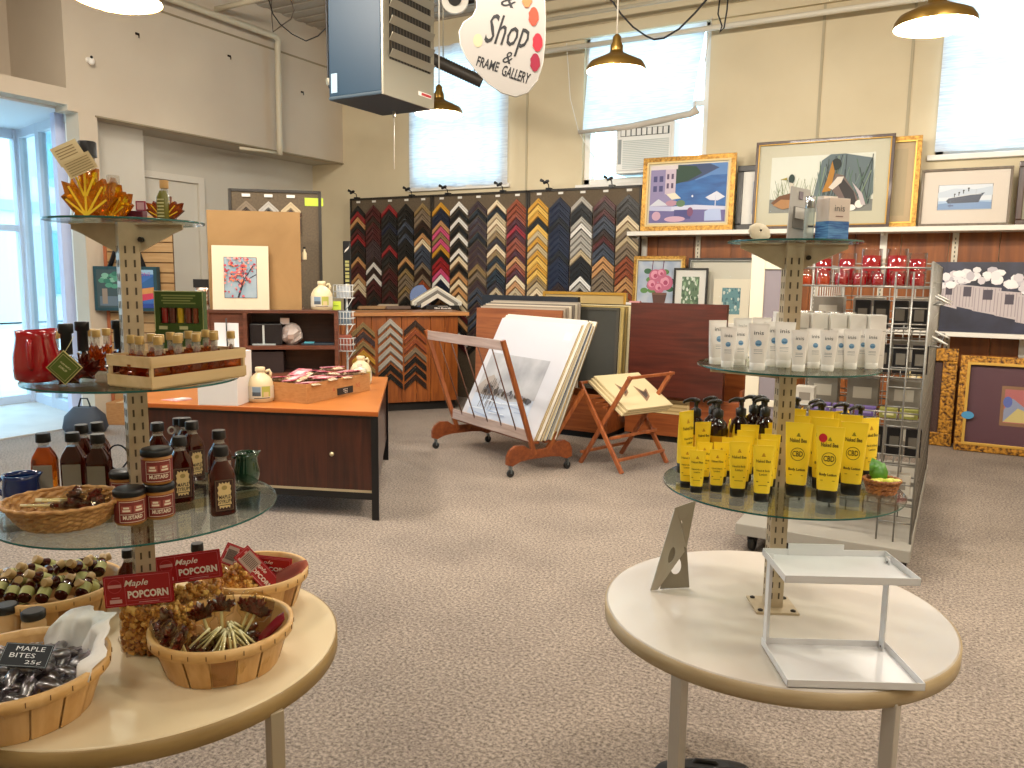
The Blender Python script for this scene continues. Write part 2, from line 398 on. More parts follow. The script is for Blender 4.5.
curtain('long pale linen curtain over back window behind brass pendant, left of palette sign', -6.3, -4.85, 2.6, 4.3, WY-.06, .015)
curtain('linen curtain covering the back window at far right, above the ship picture', -.33, 1.4, 2.68, 4.35, WY-.06, .018)
t = thing('roller_blind', 'white cloth blind rolled up halfway above the window air conditioner', 'blind', (0, 0, 0))
mb = MB(); V = []; Fs = []
for j in range(13):
    for i in range(25):
        u = i/24; w = j/12; x0 = -3.86+.06*w; x1 = -2.62+.12*w
        zb = 3.11+.10*u
        V.append((x0+(x1-x0)*u, WY-.07-.03*(1-w)+.006*sin(u*30), zb+(4.12-zb)*w))
for j in range(12):
    for i in range(24): a = j*25+i; Fs.append((a, a+1, a+26, a+25))
mb.add(V, Fs, cloth('curtain_linen', '#f2f1f2', .62, '#d9d9de'), True); mb.build('blind_cloth', t)
mb = MB(); mb.tube([(-3.9, WY-.11, 3.12), (-3.3, WY-.12, 3.13), (-2.62, WY-.11, 3.21), (-2.55, WY-.11, 3.25)], [.02, .035, .035, .05], C('#cfc9be', .8), 10); mb.build('rolled_hem', t)
mb = MB(); mb.tube([(-3.9, WY-.11, 3.12), (-4.02, WY-.1, 3.5), (-4.08, WY-.1, 4.1)], .005, C('#e8e4da', .7), 5)
mb.build('pull_cord', t); mb = MB(); mb.tube([(-3.9, WY-.11, 3.12), (-3.7, WY-.06, 2.8), (-3.56, WY-.03, 2.56)], .005, C('#e8e4da', .7), 5); mb.build('pull_cord', t); mb = MB()
mb.tube([(-2.58, WY-.13, 3.25), (-2.5, WY-.1, 3.7), (-2.44, WY-.1, 4.15)], .006, C('#e8e4da', .7), 5); mb.build('pull_cord', t)
# window air conditioner
t = thing('air_conditioner', 'white window air conditioner under the half-raised blind', 'air conditioner', (-3.12, WY+.02, 2.64))
acw = C('#e4e6e4', .4)
mb = MB(); mb.box(-.33, .33, -.12, .3, 0, .52, acw); mb.box(-.3, .3, -.135, -.12, .03, .49, acw); mb.build('casing', t, bevel=.01)
mb = MB()
for k in range(16): mb.box(-.24, .28, -.145, -.132, .05+k*.019, .06+k*.019, C('#c3cbc9', .5))
mb.build('grille', t)
mb = MB(); mb.box(-.27, .28, -.14, -.134, .39, .47, C('#3a4444', .6))
for k in range(9): mb.box(-.26+k*.06, -.215+k*.06, -.15, -.138, .395, .465, acw)
mb.build('air_vent', t)
mb = MB(); mb.box(-.295, -.26, -.142, -.134, .1, .36, C('#8e979a', .5)); mb.build('control_panel', t)
# wood panelling wainscot under the picture shelf, with slotted standards
pan = wood('panel_wood', '#6b3812', '#965620', 'z', .4, .15, .5)
mb = MB(); x = -3.35; k = 0
while x < XR_-.01:
    x1 = min(x+.4, XR_); mb.box(x+.003, x1-.003, WY-.03, WY, 0, 1.99, pan); x = x1
struct(mb, 'trim_6')
std = C('#c9c0ad', .4, .3)
mb = MB()
for x in [-3.1+.6*k for k in range(11)]:
    mb.box(x-.025, x+.025, WY-.045, WY-.03, .1, 1.98, std)
    for j in range(45): mb.box(x-.005, x+.005, WY-.0465, WY-.044, .13+j*.04, .15+j*.04, C('#4a4438', .7))
struct(mb, 'trim_7')
# sky and exposure
wd = bpy.data.worlds.new('sky'); SC.world = wd; wd.use_nodes = True; nt = wd.node_tree
bg = nt.nodes['Background']; bg.inputs[0].default_value = (.54, .82, 1.0, 1); bg.inputs[1].default_value = 8.5
SC.view_settings.view_transform = 'Standard'; SC.view_settings.look = 'None'; SC.view_settings.gamma = 1; SC.view_settings.use_curve_mapping = False
SC.view_settings.exposure = -.55
# ------------------------------------------------------------------ pendants
brass = C('#9a7a3c', .28, .9, name='brass'); shin = C('#fbf6ea', .5, name='shade_inside')
def pendant():
    t = thing('pendant_lamp', 'x', 'lamp')
    mb = MB(); mb.lathe([(.21, 0), (.205, .03), (.185, .06), (.10, .10), (.05, .125), (.045, .14)], brass, 40, cap=False); mb.build('lamp_shade', t)
    mb = MB(); mb.lathe([(.206, .002), (.20, .03), (.18, .056), (.098, .095), (.03, .115)], shin, 40, cap=False); mb.build('shade_lining', t)
    mb = MB(); mb.lathe([(.045, .13), (.045, .17), (.03, .2), (.03, .23), (.012, .25)], brass, 20); mb.build('lamp_holder', t)
    mb = MB(); mb.sphere(.045, (0, 0, .055), emit('bulb_glow', '#fff1d8', 30), 16, 1.2); mb.build('bulb', t)
    mb = MB(); mb.tube([(0, 0, .24), (0, 0, 1.72)], .006, C('#d8d2c4', .6), 6); mb.build('suspension_cord', t)
    return t
PEN = Proto(pendant())
def lamp(x, y, z, label, power=120):
    o = PEN.put((x, y, z), 0, label, 'brass pendant lamps')
    ld = bpy.data.lights.new('pendant_light', 'POINT'); ld.energy = power; ld.color = (1, .90, .76); ld.shadow_soft_size = .05
    lo = bpy.data.objects.new('pendant_light', ld); COL.objects.link(lo); lo.location = (x, y, z+.0)
    return o
def lampat(px, py, y, label, **k):
    p = Y(px, py, y); return lamp(p.x, p.y, p.z, label, **k)
lampat(439, 114.5, 5.9, 'brass pendant lamp hanging in front of curtain, beside the blue heater')
lampat(616, 71.5, 5.4, 'brass pendant lamp hanging in front of the rolled up blind')
lampat(935, 27, 5.05, 'brass pendant lamp nearest the right side of the photo')
lampat(118, 1, 2.65, 'large bright pendant lamp at top left, cut off by the photo edge')
# unseen ceiling luminaires, added to brighten the room, tipped towards the back wall
def luminaire(x, y, z, tilt, power, label):
    t = thing('fill_luminaire', label, 'lamp', (x, y, z), 0, 'added fill luminaires', (tilt, 0, 0))
    mb = MB(); mb.box(-.62, .62, -.17, .17, .0, .08, trimw); mb.build('housing', t, bevel=.005)
    mb = MB(); mb.box(-.60, .60, -.15, .15, -.008, 0, emit('diffuser_glow', '#fff2de', 5)); mb.build('diffuser', t)
    for sx in (-.5, .5): mb = MB(); mb.tube([(sx, 0, .07), (sx, .0, (CZ-z)/cos(tilt))], .008, trimw, 6); mb.build('suspension_rod', t)
    ld = bpy.data.lights.new('fill_light', 'AREA'); ld.shape = 'RECTANGLE'; ld.size = 1.2; ld.size_y = .3; ld.energy = power; ld.color = (1, .90, .78)
    lo = bpy.data.objects.new('fill_light', ld); COL.objects.link(lo); lo.location = (x, y-.02*sin(tilt), z-.03); lo.rotation_euler = (tilt, 0, 0)
for (x, y, nm) in ((-4.8, 2.9, 'front left'), (-2.0, 2.9, 'front middle'), (.9, 2.9, 'front right'), (-4.8, -.5, 'rear left'), (-1.4, -.5, 'rear middle'), (1.6, -.5, 'rear right')): luminaire(x, y, 4.15, .75, 150 if y > 0 else 45, 'long white fill luminaire added unseen overhead, %s one' % nm)
for (x, y) in ((-4.6, .2), (1.8, 1.8), (1.6, 5.0), (-4.2, 7.0+.2-1.0)):  # extra pendants outside the view, added as fill light
    if y == 6.2: continue
    lamp(x, y, 2.9, 'brass pendant lamp added out of view as fill light')
# ------------------------------------------------------------------ tiered display stands
metal_tan = N('metal_tan', '#b8a68a', '#c6b599', (1, 1, 1), 30, 3, .3, .7, .4, .0, .25)
slotm = C('#54483a', .8); boltm = C('#3a3430', .4, .6)
shelfglass = glassmat('shelf_glass', '#f3faf7', 1.0, .01, .05)
edgeg = C('#1c5a55', .12, name='glass_edge', spec=.8)
def disp_stand(label, cx, cy, R, topm, edgem, legs, brz, low, mid, top, legm):
    t = thing('display_stand', label, 'display stand', (cx, cy, 0))
    mb = MB(); mb.lathe([(R-.004, .605), (R-.002, .638), (R-.006, .64)], topm, 72); tt = mb.build('tabletop', t)
    mb = MB(); mb.lathe([(R-.003, .598), (R+.002, .6), (R+.002, .6365), (R-.003, .6375)], edgem, 72, cap=False); mb.build('edge_band', tt)
    for li, a in enumerate(legs):
        rl = .425 if li < (1 if cx < -1 else 2) else .405
        mb = MB(); mb.box(-.015, .015, -.015, .015, 0, .605, legm, M=Matrix.Translation((cos(a)*rl, sin(a)*rl, 0))@Matrix.Rotation(YAW+.75, 4, 'Z')); mb.build('leg', t, bevel=.002)
    mb = MB(); Mz = Matrix.Rotation(brz, 4, 'Z')
    mb.box(-.021, .021, -.021, .021, .64, top-.004, metal_tan, M=Mz)
    zz = .67
    while zz < top-.04:
        for dx in (-.009, .009):
            for q in range(4):
                mb.box(dx-.002, dx+.002, -.0218, -.021, zz, zz+.016, slotm, M=Mz@Matrix.Rotation(q*PI/2, 4, 'Z'))
        zz += .03
    po = mb.build('post', t)
    mb = MB(); mb.box(-.055, .055, -.055, .055, .64, .646, metal_tan, M=Mz)
    for sx in (-1, 1):
        for sy in (-1, 1): mb.lathe([(.007, .646), (.007, .649), (.003, .651)], boltm, 8, (sx*.042, sy*.042, 0), M=Mz)
    mb.build('foot_plate', t)
    for (z, r, kind) in ((low, .298, 0), (mid, .222, 0), (top, .16, 1)):
        for q in range(2):
            ang = (brz if kind == 0 else YAW-.12) + q*PI
            mb = MB(); L = r-.03
            if kind: poly = [(.018, z-.072), (.018, z-.006), (L, z-.006), (L, z-.018), (L-.02, z-.026)]
            else: poly = [(.018, z-.035), (.018, z-.006), (L, z-.006), (L, z-.02)]
            V = [(x, s*.0025, zz2) for s in (-1, 1) for (x, zz2) in poly]; n = len(poly)
            mb.add(V, [tuple(range(n)), tuple(reversed(range(n, 2*n)))]+[(i, i+n, (i+1) % n+n, (i+1) % n) for i in range(n)], metal_tan, M=Matrix.Rotation(ang, 4, 'Z'))
            mb.box(.02, L, -.009, .009, z-.008, z-.005, metal_tan, M=Matrix.Rotation(ang, 4, 'Z'))
            if kind: mb.lathe([(.006, 0), (.006, .008)], boltm, 8, M=Matrix.Rotation(ang, 4, 'Z')@Matrix.Translation((.036, -.0025, z-.04))@Matrix.Rotation(PI/2, 4, 'X'))
            mb.build('bracket', t)
        mb = MB(); mb.lathe([(r, z-.0045), (r, z)], shelfglass, 72)
        g = mb.build('glass_shelf', t)
        mb = MB(); mb.lathe([(r+.0002, z-.0044), (r+.0008, z-.0022), (r+.0002, z-.0001)], edgeg, 72, cap=False); mb.build('glass_edge', g)
    return t
LX, LY = -1.6, 1.11; RX_, RY_ = -.378, 2.09
ZT, ZL, ZM, ZP = .64, .974, 1.266, 1.61
lamL = N('laminate_cream', '#dfcca6', '#e7d6b2', (1, 1, 1), 4, 4, .3, .7, .32, 0)
lamR = N('laminate_white', '#c2b9ae', '#cbc2b7', (1, 1, 1), 3, 4, .3, .7, .3, 0)
edgL = N('edge_tan', '#8f7443', '#a58957', (1, 1, 6), 6, 4, .3, .7, .45)
edgR = N('edge_tan_pale', '#a8916a', '#bda987', (1, 1, 6), 6, 4, .3, .7, .45)
legm = C('#b2a48a', .4, .3)
pL = Z(275, 712, .6); aL = atan2(pL.y-LY, pL.x-LX)
def hid(cx, cy, a, R=.405):
    p = Vector((cx+.425*cos(a), cy+.425*sin(a)))
    # angle on the rim that lies straight behind leg p as seen from the front
    d = Vector((p.x, p.y)).normalized(); c = Vector((cx, cy)); b = d.dot(c); q = d*(b+sqrt(b*b-c.dot(c)+R*R)); return atan2(q.y-cy, q.x-cx)
disp_stand('round cream table with three glass tiers holding maple syrup and popcorn baskets', LX, LY, .432, lamL, edgL, [aL, hid(LX, LY, aL), aL+PI, hid(LX, LY, aL)+PI], YAW+.62, ZL, ZM, ZP, legm)
a1 = atan2(Z(676, 682, .6).y-RY_, Z(676, 682, .6).x-RX_); a2 = atan2(Z(893, 712, .6).y-RY_, Z(893, 712, .6).x-RX_)
a1 -= .03; a2 += .06
disp_stand('round white table with three glass tiers holding yellow and white lotion tubes', RX_, RY_, .44, lamR, edgR, [a1, a2, hid(RX_, RY_, a1), hid(RX_, RY_, a2)], YAW-.05, ZL, 1.286, 1.597, C('#c2bcb2', .35, .4))
# ------------------------------------------------------------------ shapes
def loft(mb, prof, mat, n=28, p=4., smooth=True, cap=True, c=(0, 0)):
    """rounded-rectangle cross sections (hx, hy, z)"""
    V = []; Fs = []
    for hx, hy, z in prof:
        for i in range(n):
            a = 2*PI*(i+.5)/n; ca, sa = cos(a), sin(a)
            V.append((c[0]+hx*abs(ca)**(2/p)*(1 if ca > 0 else -1), c[1]+hy*abs(sa)**(2/p)*(1 if sa > 0 else -1), z))
    for j in range(len(prof)-1):
        for i in range(n): i2 = (i+1) % n; Fs.append((j*n+i, j*n+i2, (j+1)*n+i2, (j+1)*n+i))
    mb.add(V, Fs, mat, smooth)
    if cap:
        mb.add(V[:n], [tuple(reversed(range(n)))], mat); mb.add(V[-n:], [tuple(range(n))], mat)
LEAF = [(0, 1.0), (.11, .80), (.21, .85), (.16, .52), (.34, .70), (.38, .61), (.58, .65), (.52, .46), (.61, .41), (.33, .17), (.37, .08), (.08, .11)]
def leafpoly(s, sx=1.): return [(x*s*sx, z*s) for x, z in LEAF]+[(-x*s*sx, z*s) for x, z in reversed(LEAF[1:])]
def leaf_solid(mb, s, th, mat, vein=None, sx=1., z0=0, vw=.004):
    P = leafpoly(s, sx); n = len(P); c = (0, .42*s)
    for sg in (-1, 1):
        V = [(p[0], sg*th*.25, p[1]+z0) for p in P]+[(c[0]+(p[0]-c[0])*.72, sg*th*.5, c[1]+(p[1]-c[1])*.72+z0) for p in P]+[(c[0], sg*th*.56, c[1]+z0)]
        Fs = []
        for i in range(n):
            i2 = (i+1) % n; f = (i, i2, n+i2, n+i); g = (n+i, n+i2, 2*n)
            Fs += [f if sg > 0 else tuple(reversed(f)), g if sg > 0 else tuple(reversed(g))]
        mb.add(V, Fs, mat)
    V = [(p[0], s_*th*.25, p[1]+z0) for s_ in (-1, 1) for p in P]
    mb.add(V, [(i, (i+1) % n, n+(i+1) % n, n+i) for i in range(n)], mat)
    if vein:
        for tip in ((0, .9), (.42, .58), (-.42, .58), (.5, .38), (-.5, .38), (.22, .72), (-.22, .72)):
            b0 = (0, .12) if abs(tip[0]) > .3 or tip[0] == 0 else (tip[0]*.1, .42)
            for sg in (-1, 1): mb.bar((b0[0]*s*sx, sg*(th*.56+.0003), b0[1]*s+z0), (tip[0]*s*sx*.9, sg*(th*.5), tip[1]*s*.97+z0), vw, vw*.7, vein, up=(0, 1, 0))
def lathe_obj(name, prof, mat, t, n=24, **k):
    mb = MB(); mb.lathe(prof, mat, n, **k); return mb.build(name, t)
syr = liquid('maple_syrup', '#4e0e04', .5, .06); syr2 = liquid('amber_syrup', '#b8500c', .8, .05); capk = C('#0b0b0e', .45); glc = film('clear_neck', '#f4f4f0', .3, .05, '#d8d2c8')
gold = C('#b5965a', .4, .4); tanp = C('#d9bf86', .7); darkink = C('#2a2018', .7)
ambleaf = liquid('amber_leaf', '#e08a06', .72, .05); ambd = liquid('amber_leaf_dark', '#a8440c', .6, .05); veinm = C('#f6cf3a', .25)
def syrup_bottle(kind=0):
    t = thing('syrup_bottle', 'x', 'bottle')
    mb = MB(); loft(mb, [(.024, .015, 0), (.027, .018, .004), (.027, .018, .088), (.024, .0165, .10), (.014, .0125, .117), (.0125, .0125, .121)], syr if kind != 3 else syr2); mb.build('bottle_body', t)
    mb = MB(); mb.lathe([(.0125, .119), (.0115, .126), (.0125, .131), (.0115, .134)], glc, 16); mb.build('neck', t)
    mb = MB(); mb.lathe([(.0155, .132), (.016, .134), (.0155, .151), (.0145, .153)], capk, 24); mb.build('cap', t)
    mb = MB(); w, z0, z1 = .019, .014, .08
    if kind in (1, 3):
        mb.cbox((0, -.0182, .047), (.040, .0008, .066), C('#9a9284', .8))
    else:
        mb.cbox((0, -.0182, .047), (.040, .0008, .070), darkink); mb.rect(-.0185, .0185, .0135, .0805, -.0187, C('#8d6a4a', .7)); mb.rect(-.0178, .0178, .0142, .0798, -.0189, C('#3a2016', .7))
        star = []
        for i in range(32):
            a = 2*PI*i/32; r = 1 if i % 2 else .86; star.append((.0155*r*max(-.95, min(.95, 1.25*cos(a))), .047+.0305*r*max(-.97, min(.97, 1.2*sin(a)))))
        mb.flat(star, -.0191, tanp)
        mb.text('MAPLE', 0, .0435, -.0194, darkink, w=.024, h=.0085, bold=.02); mb.text('SYRUP', 0, .033, -.0194, darkink, w=.024, h=.0085, bold=.02)
        mb.flat([(.006*cos(2*PI*i/12), .064+.005*sin(2*PI*i/12)) for i in range(12)], -.0194, C('#a58d52', .7)); mb.rect(-.012, .012, .0245, .0262, -.0194, darkink)
    mb.build('paper_label', t)
    return t
SB = [Proto(syrup_bottle(0)), Proto(syrup_bottle(1)), None, Proto(syrup_bottle(3))]
def on(px, py, z): p = Z(px, py, z); return p
def inside(p, cx, cy, R):
    # slide a spot towards the viewer until it stands on the round tier
    d = Vector((p.x, p.y)).normalized(); q = Vector((p.x, p.y)); c = Vector((cx, cy))
    for _ in range(200):
        if (q-c).length <= R or q.dot(d) < c.dot(d): break
        q -= d*.004
    return Vector((q.x, q.y, p.z))
def putb(P, px, py, z, label, group=None, turn=0, scale=None):
    p = Z(px, py, z); p = inside(p, LX, LY, .265 if z == ZL else .19); return P.put(tuple(p), face(p.x, p.y)+turn, label, group, None, scale)
G_ = 'maple syrup bottles on the lowest glass tier'
putb(SB[0], 223, 514, ZL, 'syrup bottle with black and tan MAPLE SYRUP label, in front of the green pitcher', G_, .25)
putb(SB[0], 182, 501, ZL, 'syrup bottle with tan MAPLE SYRUP label just right of the stacked mustard jars', G_, .2)
putb(SB[1], 221, 492, ZL, 'syrup bottle directly behind the one beside the green pitcher', G_, .3)
putb(SB[0], 194, 480, ZL, 'syrup bottle second back, right of the stacked mustard jars', G_, .5)
putb(SB[1], 187, 466, ZL, 'syrup bottle behind, third back right of the mustard stack', G_, .2)
putb(SB[1], 160, 482, ZL, 'syrup bottle with only its black cap above the stacked mustard jars', G_)
putb(SB[3], 47, 497, ZL, 'pale amber syrup bottle beside the blue pitcher', G_, -.3)
putb(SB[1], 76, 496, ZL, 'dark syrup bottle between the amber bottle and the front right of the five left ones', G_, -.35)
putb(SB[1], 101, 498, ZL, 'dark syrup bottle just left of the post, in front', G_, -.4)
putb(SB[1], 84, 474, ZL, 'dark syrup bottle in the back row, leftmost of the two', G_, -.3)
putb(SB[1], 100, 478, ZL, 'dark syrup bottle in the back row, nearest the post', G_, -.3)
# syrup jug with ring handle
t = thing('handled_jug', 'small syrup flask with twin glass ring handles and black cap', 'bottle', tuple(Z(181, 474, ZL)), face(-1.6, 1.3))
lathe_obj('bottle_body', [(.024, 0), (.028, .01), (.028, .07), (.02, .095), (.011, .11)], syr, t)
lathe_obj('neck', [(.0105, .11), (.0105, .132)], glc, t, 16)
lathe_obj('cap', [(.0145, .132), (.0145, .15)], capk, t, 20)
for sx in (-1, 1):
    mb = MB(); mb.tube([(sx*(.018+.008*cos(a)), 0, .118+.009*sin(a)) for a in [2*PI*k/12 for k in range(12)]], .0025, C('#dcd8d2', .15), 6, True); mb.build('ring_handle', t)
# mustard jars
redl = C('#7c2a24', .6); creamw = C('#e8d9c0', .6); mustm = C('#a8702c', .5)
def mustard():
    t = thing('mustard_jar', 'x', 'jar'); r = .031
    lathe_obj('jar_body', [(.028, 0), (r, .004), (r, .056), (.029, .060)], mustm, t, 32)
    mb = MB(); mb.lathe([(.0295, .060), (.0325, .062), (.0325, .072), (.029, .0755), (.0001, .0755)], capk, 32, cap=False); mb.build('lid', t)
    mb = MB(); q = r+.0004; mb.crect(q, .006, .054, -1.9, 1.9, redl, 28)
    for z in (.0085, .0515): mb.crect(q+.0002, z-.0005, z+.0005, -.85, .85, creamw, 12)
    for a in (-.85, .85): mb.crect(q+.0002, .0085, .0515, a-.015, a+.015, creamw, 1)
    mb.ctext('MUSTARD', q+.0004, .0185, creamw, .040, .0085, 0, .03)
    mb.crect(q+.0002, .0245, .0255, -.8, .8, creamw, 8)
    for a0, a1_ in ((-.72, -.08), (.08, .72)):
        mb.crect(q+.0003, .029, .043, a0, a1_, C('#a85a4a', .6), 6); mb.crect(q+.0005, .031, .035, a0+.08, a1_-.08, creamw, 4); mb.crect(q+.0005, .037, .041, a0+.14, a1_-.14, creamw, 4)
    mb.build('paper_label', t)
    return t
MU = Proto(mustard()); GM = 'mustard jars in front of the post'
putb(MU, 131, 522, ZL, 'front mustard jar with red label, alone at left of the stack', GM, .15)
p = Z(160, 516, ZL); MU.put(tuple(p), face(p.x, p.y)+.15, 'lower mustard jar of the stack of two', GM)
MU.put((p.x-.002, p.y, ZL+.0758), face(p.x, p.y)+.1, 'upper mustard jar standing on another mustard jar', GM)
putb(MU, 126, 502, ZL, 'mustard jar just behind the front one, mostly hidden', GM, -.2)
# pitchers
def pitcher(name, label, h, R, prof, colr, loc, rz, handle_a=PI, spout_a=0., spout=.35, hs=1.):
    t = thing(name, label, 'pitcher', loc, rz)
    mb = MB(); n = 40; V = []; Fs = []; rows = prof+[(r-.05, z) for r, z in reversed(prof[1:])]
    for j, (r, z) in enumerate(rows):
        for i in range(n):
            a = 2*PI*i/n; d = cos(a-spout_a); k = max(0, (z-.78)/.22); w = max(0, d)**6*k*spout
            rr_ = R*r*(1+w); V.append((rr_*cos(a), rr_*sin(a), h*(z+w*.12)))
    for j in range(len(rows)-1):
        for i in range(n): i2 = (i+1) % n; Fs.append((j*n+i, j*n+i2, (j+1)*n+i2, (j+1)*n+i))
    m_ = C(colr, .12, spec=.7, coat=.5); mb.add(V, Fs, m_, True); mb.add(V[:n], [tuple(reversed(range(n)))], m_)
    mb.build('body', t)
    mb = MB(); ca, sa = cos(handle_a), sin(handle_a)
    mb.tube([(ca*R*q, sa*R*q, h*z) for q, z in ((.85, .80), (1.15, .84), (1.42*hs, .72), (1.42*hs, .5), (1.2, .34), (.95, .28))], [R*.1, R*.12, R*.13, R*.13, R*.12, R*.1], m_, 8); mb.build('handle', t)
    return t
PR = [(.62, 0), (.85, .06), (1, .28), (1.0, .42), (.86, .68), (.80, .82), (.86, 1.0)]
p = inside(Z(247, 480, ZL), LX, LY, .26); pitcher('ceramic_pitcher', 'dark green glazed pitcher at the right edge of the lowest glass tier', .082, .031, PR, '#0d3a26', tuple(p), YAW, PI, 0, .4)
p = inside(Z(22, 496, ZL), LX, LY, .26); pitcher('ceramic_pitcher', 'dark blue glazed pitcher behind the wicker tray, far left', .072, .038, [(.7, 0), (.92, .06), (1, .3), (.98, .6), (.92, .85), (.96, 1.0)], '#10285e', tuple(p), YAW, PI, 0.2, .25)
p = inside(Z(146, 478, ZL), LX, LY, .25); pitcher('ceramic_mug', 'navy blue mug directly behind the post on the lowest glass tier', .085, .036, [(.8, 0), (.95, .06), (1, .3), (.98, .6), (.96, .85), (.98, 1.0)], '#0f1a3c', tuple(p), YAW+2.6, PI, 0.2, .0, 1.0)
p = Z(38, 381, ZM); pitcher('ceramic_pitcher', 'glossy red pitcher at the left edge of the middle glass tier', .108, .045, [(.72, 0), (.95, .06), (1, .28), (.98, .5), (.84, .8), (.82, .88), (.84, 1.0)], '#a80f1a', tuple(p), YAW, PI+1.9, 1.2, .25, .86)
# loose black wire hoop behind the post
p = Z(120, 486, ZL)
mb = MB(); mb.tube([(.026*cos(a)*(-1), 0, .072+.032*sin(a)) for a in [(.35+1.5*k/14)*PI-.35*PI-.45*PI+PI*.0 for k in range(15)]]+[(.0, 0, .035), (0, 0, .002)], .0022, C('#1b2330', .35, .4), 6)
mb.lathe([(.02, 0), (.02, .003)], C('#1b2330', .35, .4), 16)
tag(mb.build('wire_hook', loc=(p.x, p.y, ZL), rz=YAW), 'dark curved wire hook standing just left of the post', 'hook')
# wicker tray with lollipops
wick = N('wicker', '#9a6834', '#cf9f62', (1, 1, 3), 55, 3, .35, .65, .55, .6, bdist=.003)
def wicker_basket(t, R0_, R1, h, sx=1, n=44, mat=None, rows=8):
    mat = mat or wick; mb = MB()
    rr_ = []
    for j in range(rows+1):
        u = j/rows; r = R0_+(R1-R0_)*u**.8
        rr_.append((r+.0012*(j % 2), h*u))
    V = []; Fs = []; prof = rr_+[(r-.004, z) for r, z in reversed(rr_)]
    for j, (r, z) in enumerate(prof):
        for i in range(n*2):
            a = PI*i/n; w = .0016*(1 if (i//2+j) % 2 else -1); V.append(((r+w)*sx*cos(a), (r+w)*sin(a), max(z, 0)))
    m2 = n*2
    for j in range(len(prof)-1):
        for i in range(m2): i2 = (i+1) % m2; Fs.append((j*m2+i, j*m2+i2, (j+1)*m2+i2, (j+1)*m2+i))
    mb.add(V, Fs, mat); mb.lathe([(0.0001, .003), (R0_, .003)], mat, 32, sx=sx, cap=False); mb.lathe([(R0_, .0), (0.0001, .0)], mat, 32, sx=sx, cap=False); mb.build('basket_wall', t)
    mb = MB(); K = 96
    mb.tube([((R1+.0015*sin(k*2.1))*sx*cos(2*PI*k/K), (R1+.0015*sin(k*2.1))*sin(2*PI*k/K), h+.001*sin(k*1.57)) for k in range(K)], .0045, mat, 6, True); mb.build('rim', t)
p = Z(49, 528, ZL)
t = thing('wicker_tray', 'oval wicker tray of maple lollipops, front left of the lowest glass tier', 'basket', (p.x-.0, p.y+.035, ZL), YAW+.25)
wicker_basket(t, .066, .100, .052, 1.15, rows=9); TRAY = (p.x, p.y+.035)
candy = N('maple_candy', '#2a0806', '#641812', (1, 1, 1), 60, 3, .35, .65, .12, .3, coat=.8, bdist=.003)
stickm = C('#e8e0b4', .5); wrapm = glassmat('cellophane', '#fbf7e8', .9, .06, .04)
def lolly():
    t = thing('maple_lollipop', 'x', 'lollipop')
    mb = MB(); leaf_solid(mb, .036, .010, candy, None, 1.15, .052); mb.build('candy', t)
    mb = MB(); mb.tube([(0, 0, 0), (0, 0, .062)], .0026, stickm, 6); mb.build('stick', t)
    mb = MB(); loft(mb, [(.004, .004, .012), (.007, .005, .045), (.02, .0075, .052), (.025, .008, .07), (.021, .007, .088), (.010, .003, .094)], wrapm, 20, 2.4); mb.build('wrapper', t)
    return t
LO = Proto(lolly())
def rot_to(d, spin=0):
    """euler that takes local +z to direction d"""
    q = Vector(d).to_track_quat('Z', 'Y').to_matrix() @ Matrix.Rotation(spin, 3, 'Z'); return tuple(q.to_euler())
rv = Vector((cos(YAW), sin(YAW), 0)); fv = Vector((-sin(YAW), cos(YAW), 0)); up = Vector((0, 0, 1))
def W(c, r, f, z): return Vector((c[0], c[1], 0))+rv*r+fv*f+up*z
for k, (r, f, sp) in enumerate(((-.075, .025, .1), (-.06, 0, .05), (-.05, -.02, 0), (-.07, -.035, .08), (-.03, .03, -.1), (-.03, .012, .1))):
    LO.put(tuple(W(TRAY, r, f, ZL+.044+.004*(k % 2))), 0, 'maple leaf lollipop lying in the oval wicker tray', 'lollipops in the wicker tray', rot_to(rv+fv*sp-up*.02, PI/2*0+YAW+.8+.5*k), 1.2)
# ------------------------------------------------------------------ top tier: leaf bottles
def leaf_bottle(label, loc, rz, s, colr, capc=None, sx=1., neckh=.02, capmat=None, neck=None, veins=True, group=None):
    t = thing('maple_leaf_bottle', label, 'bottle', loc, rz, group)
    mb = MB(); leaf_solid(mb, s, s*.28, colr, veinm if veins else None, sx, -.07*s, .03*s); mb.build('leaf_body', t)
    z = s*.88; r = s*.10
    mb = MB(); mb.lathe([(r, z-.05*s), (r, z+neckh)], neck or glc, 14); mb.build('neck', t)
    mb = MB(); mb.lathe([(r*1.35, z+neckh-.002), (r*1.35, z+neckh+s*.2), (r*1.2, z+neckh+s*.22)], capmat or capk, 20); mb.build('cap', t)
    return t
p = Z(90, 213, ZP); p = W((LX, LY), -.066, -.02, ZP)
t = leaf_bottle('large amber maple leaf bottle with black cap and paper booklet tag', tuple(p), YAW+.1, .138, ambleaf, sx=.66, neckh=.012)
mb = MB()
for Mx in (Matrix.Translation((-.016, -.03, .132))@Matrix.Rotation(-.55, 4, 'Y')@Matrix.Rotation(.35, 4, 'Z'),):
    mb.box(-.034, .02, -.0008, .0008, -.014, .028, C('#d9c79c', .8), M=Mx); mb.box(-.032, .028, -.014, -.0125, -.040, -.004, C('#d9c79c', .8), M=Mx@Matrix.Rotation(.35, 4, 'X'))
    for k in range(6): mb.box(-.027, .022, -.0148, -.014, -.036+k*.005, -.035+k*.005, C('#8a744c', .8), M=Mx@Matrix.Rotation(.35, 4, 'X'))
    for k in range(4): mb.box(-.028, .010, -.0014, -.0008, .0+k*.006, .0015+k*.006, C('#8a744c', .8), M=Mx)
mb.build('booklet_tag', t)
